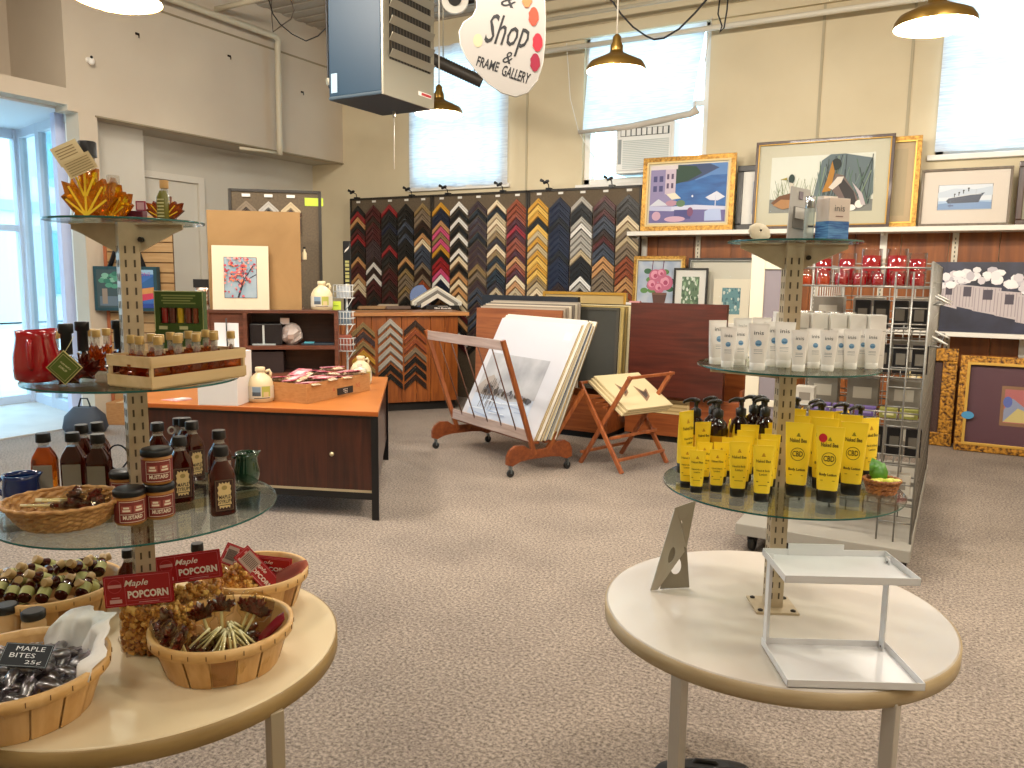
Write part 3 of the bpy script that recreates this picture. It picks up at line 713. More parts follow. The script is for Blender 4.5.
p = W((LX, LY), -.03, .012, ZP); leaf_bottle('golden maple leaf bottle standing behind the large amber one', tuple(p), YAW-.25, .100, ambleaf, sx=.75, neckh=-.012, capmat=glc)
# small bottle with leaf-shaped body and olive front label
p = W((LX, LY), .088, -.005, ZP); t = leaf_bottle('small maple leaf bottle with tan cork and olive green label', tuple(p), YAW, .068, ambd, sx=1.0, neckh=.012, capmat=C('#c39a60', .7), neck=glc)
mb = MB(); mb.lathe([(.012, 0), (.0135, .004), (.0135, .05), (.007, .064)], C('#6d6a24', .3), 16, (0, -.008, 0))
for k in range(6): mb.box(-.007, .007, -.0225, -.0212, .008+k*.007, .011+k*.007, C('#c9c48e', .6))
mb.build('front_label', t)
p = W((LX, LY), .006, .03, ZP); t = thing('gift_box', 'small maroon gift box behind the leaf bottles on the top tier', 'box', tuple(p), YAW)
mb = MB(); mb.box(-.018, .022, -.012, .012, 0, .024, C('#5d1630', .4)); mb.build('box_base', t, bevel=.002)
mb = MB(); mb.box(0.0, .022, .004, .006, .024, .046, C('#8d2f4c', .5)); mb.rect(.003, .019, .027, .043, .0035, C('#caa6ae', .6)); mb.build('header_card', t)
# ------------------------------------------------------------------ middle tier
A = Z(152, 391, ZM); B = Z(246, 377, ZM); Cc = Z(101, 384, ZM)
crx = (B-A).length; cry = .095; crz = atan2((B-A).y, (B-A).x)
t = thing('wooden_crate', 'pale wooden slatted crate of little maple leaf bottles', 'crate', tuple(A+Vector((0, 0, .001))), crz)
pale = wood('crate_wood', '#c9ab78', '#dcc294', 'x', .6, 0)
CW = crx; CD = .125
for z0 in (.004, .044):
    for (a, b_) in (((0, 0), (CW, 0)), ((0, CD), (CW, CD)), ((0, 0), (0, CD)), ((CW, 0), (CW, CD))):
        mb = MB(); mb.bar((a[0], a[1], z0+.011), (b_[0], b_[1], z0+.011), .003, .022, pale); mb.build('slat', t)
for x in (.004, CW-.004):
    for y in (.004, CD-.004): mb = MB(); mb.cbox((x, y, .034), (.006, .006, .064), pale); mb.build('corner_post', t)
mb = MB(); mb.box(.002, CW-.002, .002, CD-.002, .0005, .004, pale); mb.build('crate_floor', t)
def nip():
    t = thing('leaf_nip_bottle', 'x', 'bottle'); s = .060
    mb = MB(); leaf_solid(mb, s, .020, syr2, None, .95, -.004); mb.build('leaf_body', t)
    mb = MB(); mb.lathe([(.008, s*.82), (.008, s*.98), (.008, s*1.12)], glc, 12); mb.build('neck', t)
    mb = MB(); mb.lathe([(.0105, s*1.10), (.0105, s*1.30), (.0095, s*1.32)], gold, 16); mb.build('cap', t)
    return t
NP = Proto(nip()); k = 0
cM = Matrix.Translation(A)@Matrix.Rotation(crz, 4, 'Z')
for row in range(3):
    for i in range(5):
        q = cM@Vector((.026+(0 if row == 1 else .012)+i*(CW-.058)/4, .022+row*.038, .006)); k += 1
        NP.put(tuple(q), crz+.1*((k*7) % 5-2), 'little maple leaf bottle with gold cap packed in the slatted crate', 'leaf bottles in the crate', None, (.86, .95, 1.25))
for (px, py, lb) in ((36, 366, 'little gold-capped leaf bottle behind the red pitcher, leftmost of the back row'), (57, 366, 'little gold-capped leaf bottle behind the red pitcher, second in the back row'), (93, 364, 'little gold-capped leaf bottle between the tall black-necked bottles, back row'), (108, 366, 'little gold-capped leaf bottle nearest the post on the middle tier, back row'), (98, 372, 'little gold-capped leaf bottle in front of the back row left of the post')):
    putb(NP, px, py, ZM, lb, 'leaf bottles behind the crate', 0, (.95, .95, 1.25))
def blackneck():
    t = thing('decanter_bottle', 'x', 'bottle')
    mb = MB(); leaf_solid(mb, .075, .024, syr, None, .72, -.006); mb.build('leaf_body', t)
    mb = MB(); mb.lathe([(.011, .062), (.0105, .105), (.0145, .107), (.0145, .124), (.0135, .126)], capk, 20); mb.build('cap', t)
    return t
BN = Proto(blackneck())
putb(BN, 69, 384, ZM, 'tall black-necked maple bottle right behind the hanging green tag', 'tall black-necked bottles')
putb(BN, 85, 379, ZM, 'tallest black-necked maple bottle, middle of the three', 'tall black-necked bottles', -.3)
putb(BN, 121, 376, ZM, 'black-necked maple bottle just left of the post and crate', 'tall black-necked bottles', .3)
p = Z(66, 392, ZM); t = thing('hang_tag', 'square green and tan tag hung cornerwise in front of the red pitcher', 'tag', (p.x, p.y, ZM+.048), YAW+.1)
mb = MB(); a = .026
for (s_, y_, m_) in ((a*1.3, 0, C('#c9bd7a', .7)), (a*1.22, -.0012, C('#4c5a1e', .7)), (a*1.05, -.0016, C('#b9b272', .7)), (a*1.0, -.002, C('#53641f', .7))):
    if y_ == 0: mb.prism([(s_, 0), (0, s_), (-s_, 0), (0, -s_)], -.0008, .0008, m_, M=Matrix.Rotation(PI/2, 4, 'X'))
    else: mb.flat([(s_, 0), (0, s_), (-s_, 0), (0, -s_)], y_, m_)
mt = Matrix.Rotation(.72, 4, 'Y')
mb.text('PURE MAPLE', 0, .005, -.0024, C('#ddd6a0', .7), w=.024, bold=.01, M=mt); mb.text('SYRUP', 0, -.003, -.0024, C('#ddd6a0', .7), w=.018, bold=.01, M=mt)
mb.build('card', t); mb = MB(); mb.tube([(0, 0, .026), (.008, .01, .045), (.012, .02, .06)], .0006, C('#d8cf9a', .7), 4); mb.build('string', t)
# boxed set of sample bottles
p = W((LX, LY), .062, .105, ZM); t = thing('sample_box', 'green gift box window showing five coloured syrup sample bottles', 'box', tuple(p), YAW)
ztop = zat(p.x, p.y, 291)-ZM; zb = ztop-.094; grn = C('#3f5a22', .5)
mb = MB(); mb.box(-.058, .058, 0, .02, 0, zb+.018, grn); mb.box(-.058, .058, 0, .02, zb+.055, ztop, grn); mb.box(-.058, -.046, 0, .02, zb+.018, zb+.055, grn); mb.box(.046, .058, 0, .02, zb+.018, zb+.055, grn); mb.box(-.046, .046, .017, .02, zb+.018, zb+.055, C('#d9cfae', .6))
for q in (-.0575, .0555): mb.rect(q, q+.002, zb, ztop, -.0006, C('#b8be86', .6))
mb.rect(-.0575, .0575, ztop-.002, ztop, -.0006, C('#b8be86', .6))
for k in range(4): mb.rect(-.04+.004*(k % 2), .04-.006*(k % 3), ztop-.012-k*.006, ztop-.009-k*.006, -.0006, C('#93a060', .6))
mb.rect(-.048, -.028, zb+.004, zb+.012, -.0006, C('#cfcf9c', .6)); mb.rect(0, .02, zb+.004, zb+.012, -.0006, C('#cfcf9c', .6))
bx = mb.build('carton', t)
for k, c in enumerate(('#8e1512', '#5a1a10', '#c9a80c', '#6b2410', '#8a3a12')):
    mb = MB(); x = -.037+k*.0185; mb.cyl(.0075, zb+.019, zb+.054, C(c, .1, coat=.8), 14, (x, .009, 0)); mb.build('sample_bottle', t)
# ------------------------------------------------------------------ splint baskets on the cream table
spl = wood('splint', '#c39558', '#d9b078', 'z', .5, .05); spld = wood('splint_dark', '#96683a', '#ab7c46', 'z', .55, .0); rimw = wood('splint_rim', '#cb9d5c', '#e0b87c', 'x', .5, .05)
def splint_basket(label, loc, rz, R=.15, Rb=.118, h=.095, sx=1., n=16):
    t = thing('splint_basket', label, 'basket', loc, rz)
    mb = MB()
    def P(a, r, z): return (r*sx*cos(a), r*sin(a), z)
    for k in range(n):
        a0 = 2*PI*k/n; a1_ = 2*PI*(k+.93)/n; out = .0012 if k % 2 else 0.; mat = spl if k % 5 != 3 else spld
        if k % 5 == 3: out = -.003
        V = []; m = 4
        for q in (0, .0018):
            for i in range(m+1):
                a = a0+(a1_-a0)*i/m
                for u in (0, .5, 1): V.append(P(a, Rb+(R-Rb)*u+out-q, .001+(h-.001)*u))
        Fs = []
        for i in range(m):
            for j in range(2):
                b0 = i*3+j; Fs.append((b0, b0+3, b0+4, b0+1)); o2 = (m+1)*3; Fs.append((o2+b0, o2+b0+1, o2+b0+4, o2+b0+3))
        mb.add(V, Fs, mat)
    mb.lathe([(R-.004, h*.95), (Rb-.004, .004)], spl, 48, sx=sx, cap=False)
    for k in range(8):
        a = PI*k/8+.1; mb.bar(P(a, Rb-.002, .0035), P(a+PI, Rb-.002, .0035), .03, .0015, spl)
    mb.lathe([(Rb-.003, .002), (.0001, .002)], spl, 40, sx=sx, cap=False)
    mb.build('basket_wall', t)
    mb = MB(); mb.lathe([(R-.001, h-.024), (R+.0035, h-.022), (R+.0045, h), (R-.0055, h), (R-.0075, h-.02)], rimw, 64, sx=sx, cap=False)
    st = C('#6b4a22', .5)
    for k in range(26):
        a = 2*PI*k/26; c = P(a, R+.0048, h-.011); mb.bar((c[0], c[1], c[2]-.005), (c[0], c[1], c[2]+.005), .0012, .0012, st)
    mb.build('rim', t)
    return t
def bask(label, px, py, zr, wpx, rz=0, **k):
    c = Z(px, py, ZT+.093); return c
cA = Z(222, 621, .737); splint_basket('splint wood basket full of maple lollipops at the front of the cream table', (cA.x, cA.y, ZT), .3, .148, .118, .095)
cB = Z(247, 569, .737); splint_basket('splint wood basket holding bags of popcorn with red cards, behind the lollipop basket', (cB.x+.01, cB.y+.012, ZT), 1.1, .135, .106, .095)
cC = Z(16, 662, .742); splint_basket('splint wood basket lined with white paper, holding wrapped maple candies, lower left', (cC.x, cC.y, ZT), 2.0, .162, .128, .10)
cD = Z(46, 585, .725); splint_basket('splint wood basket heaped with little syrup bottles, left back of the cream table', (cD.x+.0, cD.y+.02, ZT), .7, .150, .118, .088)
# lollipops in basket A
random.seed(11)
GL = 'maple lollipops in the splint basket'
for (r, f, h_, lab) in ((-.008, .02, .086, 'maple leaf lollipop standing tallest, upright at the back of the basket'), (-.052, .005, .072, 'upright maple leaf lollipop left of the tallest one'), (.055, .05, .070, 'upright maple leaf lollipop at the back right, left one of the close pair'), (.075, .045, .066, 'upright maple leaf lollipop at the back right, right one of the close pair')):
    tip = W((cA.x, cA.y), r, f, ZT+h_+.058); base = W((cA.x, cA.y), r*.45, f*.4+.0, ZT+.045); d = (tip-base).normalized()
    q = d.to_track_quat('Z', 'Y').to_matrix(); 
    # spin so the flat face of the leaf looks at the camera
    yv = -(fv-d*fv.dot(d)).normalized(); xv = d.cross(-yv).normalized(); m = Matrix((xv*1, -yv, d)).transposed()
    if m.determinant() < 0: m = Matrix((-xv, -yv, d)).transposed()
    LO.put(tuple(tip-d*.104), 0, lab, GL, tuple(m.to_euler()), 1.3)
for (r, f, z, dr, df) in ((-.105, -.01, .08, -.5, .2), (-.075, -.065, .075, -.2, -.5), (-.10, -.045, .072, -.4, -.3), (-.05, -.085, .073, 0, -.5)):
    d = (rv*dr+fv*df+up*.8).normalized(); LO.put(tuple(W((cA.x, cA.y), r, f, ZT+z)-d*.05), 0, 'maple leaf lollipop leaning against the left rim of the basket', GL, rot_to(d, random.uniform(0, 3)), 1.2)
for k in range(26):
    a = 2*PI*k/26+random.uniform(-.1, .1); rr_ = random.uniform(.0, .04); 
    c = W((cA.x, cA.y), .02+rr_*cos(a), -.015+rr_*sin(a), ZT+.092+random.uniform(-.012, .006))
    d = (rv*cos(a)+fv*sin(a)-up*random.uniform(.75, 1.05)).normalized()
    LO.put(tuple(c), 0, 'maple leaf lollipop with its stick end up in the middle of the basket', GL, rot_to(d, random.uniform(0, 3)))
p = W((cA.x, cA.y), .112, .0, ZT+.085)
t = thing('popcorn_packet', 'small red printed packet tucked in the right rim of the lollipop basket', 'packet', tuple(p), 0, None, rot_to((rv*.6+fv*.1+up*.6), .3))
mb = MB(); loft(mb, [(.012, .001, -.045), (.016, .005, -.03), (.016, .005, .02), (.014, .0006, .035)], C('#7a1620', .25), 20, 4); mb.build('packet_body', t)
mb = MB(); mb.box(-.012, .012, -.0065, -.0058, -.01, .02, C('#c99aa0', .4)); mb.build('paper_label', t)
# popcorn
popm = N('popcorn_caramel', '#8a4c12', '#d8a04a', (1, 1, 1), 70, 3, .35, .65, .35, .3, bdist=.003); popl = C('#e6bd6a', .45)
bagf = glassmat('bag_film', '#fbf6ef', .8, .08, .03)
redc = C('#a8141c', .5); whc = C('#f4ece2', .5); redd = C('#7d0f18', .5)
_pc = None
def popcorn_mesh(hx, hy, h, n, seed):
    random.seed(seed); mb = MB()
    for k in range(n):
        x, z = random.uniform(-hx, hx), random.uniform(.006, h)
        y = -hy*(1-abs(x/hx)**3*.5)+random.uniform(0, .010) if k % 4 else random.uniform(-hy*.5, hy)
        s = random.uniform(.005, .0088); V = []; Fs = []
        b = random.uniform(0, 6); M = Matrix.Translation((x, y, z))@Matrix.Rotation(b, 4, (random.random(), random.random(), .5))
        for (px, py, pz, q) in ((0, 0, 0, s), (s*.7, .1*s, .2*s, s*.62), (-.5*s, .3*s, .5*s, s*.6)):
            mb.lathe([(1e-6, -q), (q*.85, -q*.5), (q, .1*q), (q*.7, q*.75), (1e-6, q)], popm if k % 3 else popl, 6, (px, py, pz), True, M=M, cap=False)
    return mb
def header(mb, w, h, y, z, back=False):
    mb.box(-w/2, w/2, y-.0006, y+.0006, z, z+h, redc)
    if back: return
    f = y-.0009
    for (a, b_, c, d) in ((-w/2+.003, w/2-.003, z+.003, z+.004), (-w/2+.003, w/2-.003, z+h-.004, z+h-.003), (-w/2+.003, -w/2+.004, z+.003, z+h-.003), (w/2-.004, w/2-.003, z+.003, z+h-.003), (-w*.19, -w*.185, z+.003, z+h-.003)): mb.rect(a, b_, c, d, f, C('#d8707a', .5))
    mb.text('Maple', -w*.02, z+h*.70, f, whc, w=w*.36, h=h*.26, bold=.01, shear=.35)
    mb.text('POPCORN', w*.145, z+h*.36, f, whc, w=w*.60, h=h*.25, bold=.04)
    mb.rect(-w*.16, w*.45, z+h*.16, z+h*.17, f, C('#d8707a', .5)); mb.rect(0, w*.3, z+h*.09, z+h*.11, f, C('#d8a0a4', .5))
    n = 20; cx, cz = -w*.335, z+h*.66
    mb.flat([(cx+w*.105*cos(2*PI*i/n), cz+h*.22*sin(2*PI*i/n)) for i in range(n)], f, C('#c2454c', .5)); mb.flat([(cx+w*.095*cos(2*PI*i/n), cz+h*.19*sin(2*PI*i/n)) for i in range(n)], f-.0002, redc)
    mb.rect(cx-w*.10, cx+w*.10, cz-.003, cz+.004, f-.0004, C('#d89a9c', .5)); mb.rect(cx-w*.09, cx+w*.09, z+h*.12, z+h*.24, f, C('#e0b4b4', .5)); mb.rect(cx-w*.06, cx+w*.06, z+h*.28, z+h*.31, f, C('#d8a0a4', .5))
def popcorn_bag(label, loc, rz, rot=None, hx=.052, hy=.024, h=.10, cw=.112, ch=.058, n=330, seed=1, tilt=0, group=None, barcode=False, coff=0):
    t = thing('popcorn_bag', label, 'bag', loc, rz, group, rot)
    pm = popcorn_mesh(hx*.92, hy*.86, h*.92, n, seed).build('popcorn', t); pm['kind'] = 'stuff'
    mb = MB(); loft(mb, [(hx*.9, hy*.7, .001), (hx, hy, .008), (hx, hy*1.02, h*.6), (hx*.95, hy*.6, h*.95), (hx*.85, .002, h+.02)], bagf, 32, 3.5, cap=False); mb.build('bag_film', t)
    mb = MB(); header(mb, cw, ch, -.004, 0)
    mb.box(-cw/2, cw/2, .003, .0042, 0, ch, redc)
    if barcode:
        mb.rect(-cw*.40, -cw*.05, ch*.1, ch*.9, -.0058, C('#b9a49a', .6))
        for k in range(9): mb.rect(-cw*.37+k*cw*.034, -cw*.37+k*cw*.034+.0016, ch*.25, ch*.75, -.0062, darkink)
    hc = mb.build('header_card', t); hc.location = (coff, -hy*.6, h*.98); hc.rotation_euler = (-.12, tilt, 0)
    return t
pb = Z(153, 655, ZT); qq = W((pb.x, pb.y), .006, .020, ZT)
popcorn_bag('clear bag of caramel popcorn with red Maple POPCORN card, standing between the front baskets', tuple(qq), YAW+.05, hx=.082, hy=.030, h=.122, cw=.150, ch=.070, n=500, tilt=-.10, coff=-.030)
popcorn_bag('clear popcorn bag with red card partly hidden behind the front bag', tuple(W((qq.x, qq.y), .045, .095, ZT)), YAW+.05, hx=.070, hy=.028, h=.140, cw=.150, ch=.066, n=330, seed=5, tilt=-.14)
GB = 'popcorn bags in the back basket'
c2 = (cB.x+.01, cB.y+.012)
popcorn_bag('popcorn bag in the back basket, card with bar code slanting over the front rim', tuple(W(c2, -.045, -.03, ZT+.045)), 0, rot=(-.35, .85, YAW), hx=.05, hy=.022, h=.060, cw=.130, ch=.046, n=160, seed=8, group=GB, barcode=True)
popcorn_bag('popcorn bag at the far side of the back basket, wide red card upright', tuple(W(c2, .02, .04, ZT+.03)), YAW, rot=(.25, .1, YAW), hx=.055, hy=.024, h=.055, cw=.14, ch=.05, n=180, seed=9, group=GB)
popcorn_bag('popcorn bag at left in the back basket, its card turned with bar code upward', tuple(W(c2, -.085, .02, ZT+.04)), 0, rot=(-.2, .45, YAW+.2), hx=.045, hy=.022, h=.055, cw=.08, ch=.055, n=120, seed=10, group=GB, barcode=True)
t = thing('candy_packet', 'clear and pink flat packet sticking out over the right rim of the back basket', 'packet', tuple(W(c2, .085, -.01, ZT+.08)), 0, None, rot_to(rv*.8+up*.55-fv*.1, 1.2))
mb = MB(); loft(mb, [(.004, .002, -.05), (.022, .004, -.02), (.018, .003, .04), (.008, .0008, .075)], film('pink_film', '#ffd9d9', .45, .1, '#c98a86'), 20, 2.5); mb.build('packet_body', t)
mb = MB(); mb.box(-.008, .008, -.0052, -.0045, -.01, .045, C('#b4525c', .4)); mb.build('paper_label', t)
# jars of spice between the baskets
tanc = C('#b98a4e', .5)
def spice_jar():
    t = thing('spread_jar', 'x', 'jar')
    lathe_obj('jar_body', [(.023, 0), (.026, .004), (.026, .062), (.022, .072)], C('#c8a678', .2, coat=.6), t, 28)
    lathe_obj('lid', [(.0245, .072), (.0255, .074), (.0255, .088), (.022, .091)], capk, t, 28)
    return t
SJ = Proto(spice_jar())
for (px, py, lb) in ((6, 604, 'small tan jar with black lid at the left photo edge behind the candy basket'), (33, 610, 'small tan jar with black lid, right one of the two behind the candy basket')):
    p = Z(px, py, ZT+.091); SJ.put((p.x, p.y, ZT), YAW, lb, 'tan jars behind the candy basket')
for (px, py, lb) in ((128, 549, 'bottle with black cap standing behind the popcorn card, left of the post'), (197, 543, 'bottle with black cap standing behind the second popcorn card')):
    p = Z(px, py, ZT+.153); putp = SB[1].put((p.x, p.y, ZT), face(p.x, p.y), lb, 'syrup bottles on the cream table')
# little syrup bottles heaped in basket D
lblg = C('#a9a968', .6)
def mini():
    t = thing('sample_syrup_bottle', 'x', 'bottle')
    lathe_obj('bottle_body', [(.0125, 0), (.0145, .003), (.0145, .036), (.008, .046), (.008, .05)], liquid('maple_syrup', '#4e0e04', .5, .06), t, 18)
    mb = MB(); mb.lathe([(.0149, .008), (.0149, .031)], lblg, 18, cap=False); mb.box(-.008, .008, -.0153, -.0149, .014, .017, C('#6a6a34', .6)); mb.box(-.006, .006, -.0153, -.0149, .021, .023, C('#6a6a34', .6)); mb.build('paper_label', t)
    lathe_obj('cap', [(.0098, .049), (.0102, .05), (.0102, .064), (.009, .066)], C('#b89a68', .5), t, 16)
    return t
MI = Proto(mini()); random.seed(4); cD2 = (cD.x, cD.y+.02)
GM2 = 'little syrup bottles heaped in the left basket'
# front row: bottoms towards the camera, caps pointing back
for k in range(7):
    r = -.12+k*.038; f = -.115+.35*r*r/.14+abs(r)*.10
    b = W(cD2, r, f, ZT+.085+.003*(k % 2)); d = (fv*.85+rv*(-.28+.04*k)+up*.42).normalized()
    MI.put(tuple(b), 0, 'little syrup bottle with green label in the front row of the heaped basket', GM2, rot_to(d, random.uniform(0, 6)))
for row, (f0, z0) in enumerate(((-.035, .103), (.015, .112), (.06, .104))):
    for k in range(8-row):
        r = -.115+.012*row+k*.033; f = f0+.25*r*r/.14+random.uniform(-.006, .006)
        b = W(cD2, r, f, ZT+z0-2.2*r*r+random.uniform(-.003, .006))
        d = (rv*random.uniform(-.5, .6)-fv*random.choice((.7, -.6, .5))+up*random.uniform(.1, .5)).normalized()
        MI.put(tuple(b), 0, 'little syrup bottle with tan cap in the heap behind the front row', GM2, rot_to(d, random.uniform(0, 6)))
for k in range(12):
    a = 2*PI*k/12; b = W(cD2, .085*cos(a), .085*sin(a), ZT+.05)
    d = (rv*cos(a+1.5)+fv*sin(a+1.5)+up*.1).normalized()
    MI.put(tuple(b), 0, 'little syrup bottle deep in the heap, mostly hidden', GM2, rot_to(d))
# wrapped maple candies
ch = N('candy_dark', '#1d0e0c', '#4a2a28', (1, 1, 1), 40, 3, .35, .65, .2, .4, coat=.8, bdist=.003); cel = glassmat('candy_film', '#f0e8ee', 1.6, .30, .26)
def candy_piece():
    t = thing('wrapped_candy', 'x', 'candy')
    mb = MB(); mb.sphere(.0115, (0, 0, 0), ch, 10, .7, 1.2, .9); mb.build('candy', t)
    mb = MB(); V = []; Fs = []; n = 12; prof = [(-.032, .013, .002), (-.022, .006, .003), (-.016, .0115, .0085), (0, .0135, .0105), (.016, .0115, .0085), (.022, .006, .003), (.032, .013, .002)]
    for x, a, b_ in prof:
        for i in range(n): V.append((x, a*cos(2*PI*i/n), b_*sin(2*PI*i/n)+.002*sin(i*3)*(abs(x) > .02)))
    for j in range(len(prof)-1):
        for i in range(n): i2 = (i+1) % n; Fs.append((j*n+i, j*n+i2, (j+1)*n+i2, (j+1)*n+i))
    mb.add(V, Fs, cel, True); mb.build('wrapper', t)
    return t
CP = Proto(candy_piece()); random.seed(5)
cC2 = (cC.x, cC.y)
for lay in range(3):
    for k in range((46, 34, 18)[lay]):
        a = k*2.399; rr_ = .125*sqrt((k+.5)/(46, 34, 18)[lay])*(1, .9, .62)[lay]
        CP.put(tuple(W(cC2, rr_*cos(a), rr_*sin(a), ZT+.062+lay*.015+.012*(1-rr_/.13)+random.uniform(-.002, .002))), 0, 'maple candy in clear wrapper heaped in the paper-lined basket', 'wrapped maple candies', (random.uniform(-.4, .4), random.uniform(-.4, .4), random.uniform(0, 6)))
# white paper lining: crumpled sheet rising at the back right
def crumple(label, cxy, a0, a1_, Ra, Rb_, z0, z1, seed, flop=.02):
    random.seed(seed); mb = MB(); nx, nz = 28, 10; V = []; Fs = []
    for j in range(nz+1):
        for i in range(nx+1):
            u = i/nx; w = j/nz; a = a0+(a1_-a0)*u; edge = sin(PI*u)**.5
            r = Ra+(Rb_-Ra)*w + .006*sin(u*19+w*6)+.005*sin(u*41+w*3) + flop*max(0, w-.7)/.3
            z = z0+(z1-z0)*(w**.8)*(.35+.65*edge)+.006*sin(u*13+seed)*w - flop*.8*max(0, w-.7)/.3
            p = W(cxy, r*cos(a), r*sin(a), z); V.append(tuple(p))
    for j in range(nz):
        for i in range(nx): b0 = j*(nx+1)+i; Fs.append((b0, b0+1, b0+nx+2, b0+nx+1))
    mb.add(V, Fs, C('#f2efea', .7), True); o = mb.build('lining_paper')
    s = o.modifiers.new('t', 'SOLIDIFY'); s.thickness = .0006
    return tag(o, label, 'paper')
crumple('crumpled white lining paper standing up at the right back of the candy basket', cC2, -.25, 1.75, .125, .150, ZT+.06, ZT+.172, 3)
crumple('white lining paper corner folded over the front left of the candy basket', cC2, PI+.55, PI+1.45, .115, .12, ZT+.08, ZT+.118, 6, .03)
p = W(cC2, .034, -.020, ZT+.126)
t = thing('chalk_sign', 'small black chalk sign reading MAPLE BITES 25 cents, lying on the wrapped candies', 'sign', tuple(p), 0, None, (-1.05, .18, YAW+.25))
mb = MB(); mb.box(-.042, .042, -.0012, .0012, -.026, .026, C('#23282e', .7)); mb.build('board', t, bevel=.0008)
mb = MB(); cw_ = C('#e6e8ea', .8)
mb.text('MAPLE', 0.004, .014, -.0016, cw_, w=.05, h=.010); mb.text('BITES', -.006, -.001, -.0016, cw_, w=.044, h=.010); mb.text('25¢', .016, -.016, -.0016, cw_, w=.028, h=.010)
for z in (-.024, .024): mb.rect(-.04, .04, z-.0004, z+.0004, -.0015, C('#9aa4a8', .8))
for x in (-.04, .04): mb.rect(x-.0004, x+.0004, -.024, .024, -.0015, C('#9aa4a8', .8))
mb.build('chalk_lettering', t)
# ------------------------------------------------------------------ right stand: lotions
yel = N('tube_yellow', '#f7d222', '#fddc38', (1, 1, 1), 3, 2, .3, .7, .35); yeld = C('#3a2a08', .6); blk = C('#16120e', .3)
def tube_prof(w, d, h):
    """flip-cap tube standing on its cap: round at the cap, flat crimp at the top"""
    return [(w*.36, d*.5, h*.16), (w*.375, d*.52, h*.2), (w*.42, d*.46, h*.45), (w*.46, d*.32, h*.7), (w*.49, d*.14, h*.92), (w*.5, .0012, h*.965), (w*.5, .0012, h)]
def face_y(w, d, h, z):
    P = tube_prof(w, d, h)
    for (a, b) in zip(P, P[1:]):
        if a[2] <= z <= b[2]: u = (z-a[2])/(b[2]-a[2]); return -(a[1]+(b[1]-a[1])*u)
    return -P[0][1]
def tube(name, w, d, h, mat, capm, draw, capfrac=.16):
    t = thing(name, 'x', 'tube')
    mb = MB(); loft(mb, tube_prof(w, d, h), mat, 28, 2.6)
    draw(mb, w, d, h); mb.build('tube_body', t)
    mb = MB(); loft(mb, [(w*.34, d*.46, 0), (w*.36, d*.5, h*.01), (w*.37, d*.52, h*.158), (w*.35, d*.5, h*.163)], capm, 28, 2.4); mb.build('flip_cap', t)
    return t
def slanttext(mb, s, z, w, hh, W_, D_, H_, mat, bold=.01):
    V, Fs, bb = text_mesh(s, bold, 0); kw = w/(bb[1]-bb[0]); kh = hh/(bb[3]-bb[2]); V2 = []
    for v in V:
        x = (v[0]-(bb[0]+bb[1])/2)*kw; zz = z+(v[1]-(bb[2]+bb[3])/2)*kh
        fx = max(0, 1-(abs(x)/(W_*.48))**2.6)**(1/2.6); V2.append((x, face_y(W_, D_, H_, zz)*fx-.0006, zz))
    mb.add(V2, Fs, mat)
def sshape(mb, poly, W_, D_, H_, mat, off=.0005):
    V2 = []
    for x, zz in poly:
        fx = max(0, 1-(abs(x)/(W_*.48))**2.6)**(1/2.6); V2.append((x, face_y(W_, D_, H_, zz)*fx-off, zz))
    mb.add(V2, [tuple(range(len(poly)))], mat)
def bee(mb, z, s, W_, D_, H_, mat):
    for k in range(4): sshape(mb, [(-s*(.5-.1*k), z+k*s*.22-s*.4), (s*(.5-.1*k), z+k*s*.22-s*.4), (s*(.4-.1*k), z+k*s*.22-s*.26), (-s*(.4-.1*k), z+k*s*.22-s*.26)], W_, D_, H_, mat)
def draw_cbd(mb, w, d, h):
    g = C('#4a5a14', .6)
    bee(mb, h*.84, w*.16, w, d, h, g); slanttext(mb, 'Naked Bee', h*.765, w*.60, h*.055, w, d, h, yeld, .02)
    cz = h*.58; r = w*.25; n = 28
    for i in range(n):
        a, b_ = 2*PI*i/n, 2*PI*(i+1)/n
        sshape(mb, [(r*cos(a), cz+r*sin(a)), (r*cos(b_), cz+r*sin(b_)), (r*.92*cos(b_), cz+r*.92*sin(b_)), (r*.92*cos(a), cz+r*.92*sin(a))], w, d, h, yeld)
    slanttext(mb, 'CBD', cz+.001, w*.38, h*.075, w, d, h, yeld, .015); slanttext(mb, 'Body Lotion', h*.37, w*.6, h*.045, w, d, h, yeld, .03)
    sshape(mb, [(-w*.25, h*.29), (w*.25, h*.29), (w*.25, h*.30), (-w*.25, h*.30)], w, d, h, C('#a8860c', .6))
def draw_hand(mb, w, d, h):
    bee(mb, h*.84, w*.2, w, d, h, C('#b4700c', .6)); slanttext(mb, 'Naked Bee', h*.73, w*.68, h*.05, w, d, h, yeld)
    slanttext(mb, 'Hand & Body', h*.56, w*.62, h*.045, w, d, h, yeld); slanttext(mb, 'Lotion', h*.50, w*.36, h*.04, w, d, h, yeld)
    sshape(mb, [(-w*.3, h*.36), (w*.3, h*.36), (w*.3, h*.375), (-w*.3, h*.375)], w, d, h, C('#7a5a0c', .6)); sshape(mb, [(-w*.2, h*.30), (w*.2, h*.30), (w*.2, h*.31), (-w*.2, h*.31)], w, d, h, C('#7a5a0c', .6))
TC = Proto(tube('lotion_tube', .064, .030, .182, yel, blk, draw_cbd)); TH = Proto(tube('lotion_tube', .049, .026, .136, yel, blk, draw_hand)); TS = Proto(tube('lotion_tube', .041, .021, .106, yel, blk, draw_hand))
ZR = .974; GY = 'yellow lotion tubes on the lowest glass tier'
def lot(P, px, py, label, turn=0, group=GY, z=ZR, scale=None, R=None):
    p = inside(Z(px, py, z), RX_, RY_, R or (.272 if z == ZR else .198)); return P.put(tuple(p), face(p.x, p.y)+turn, label, group, None, scale)
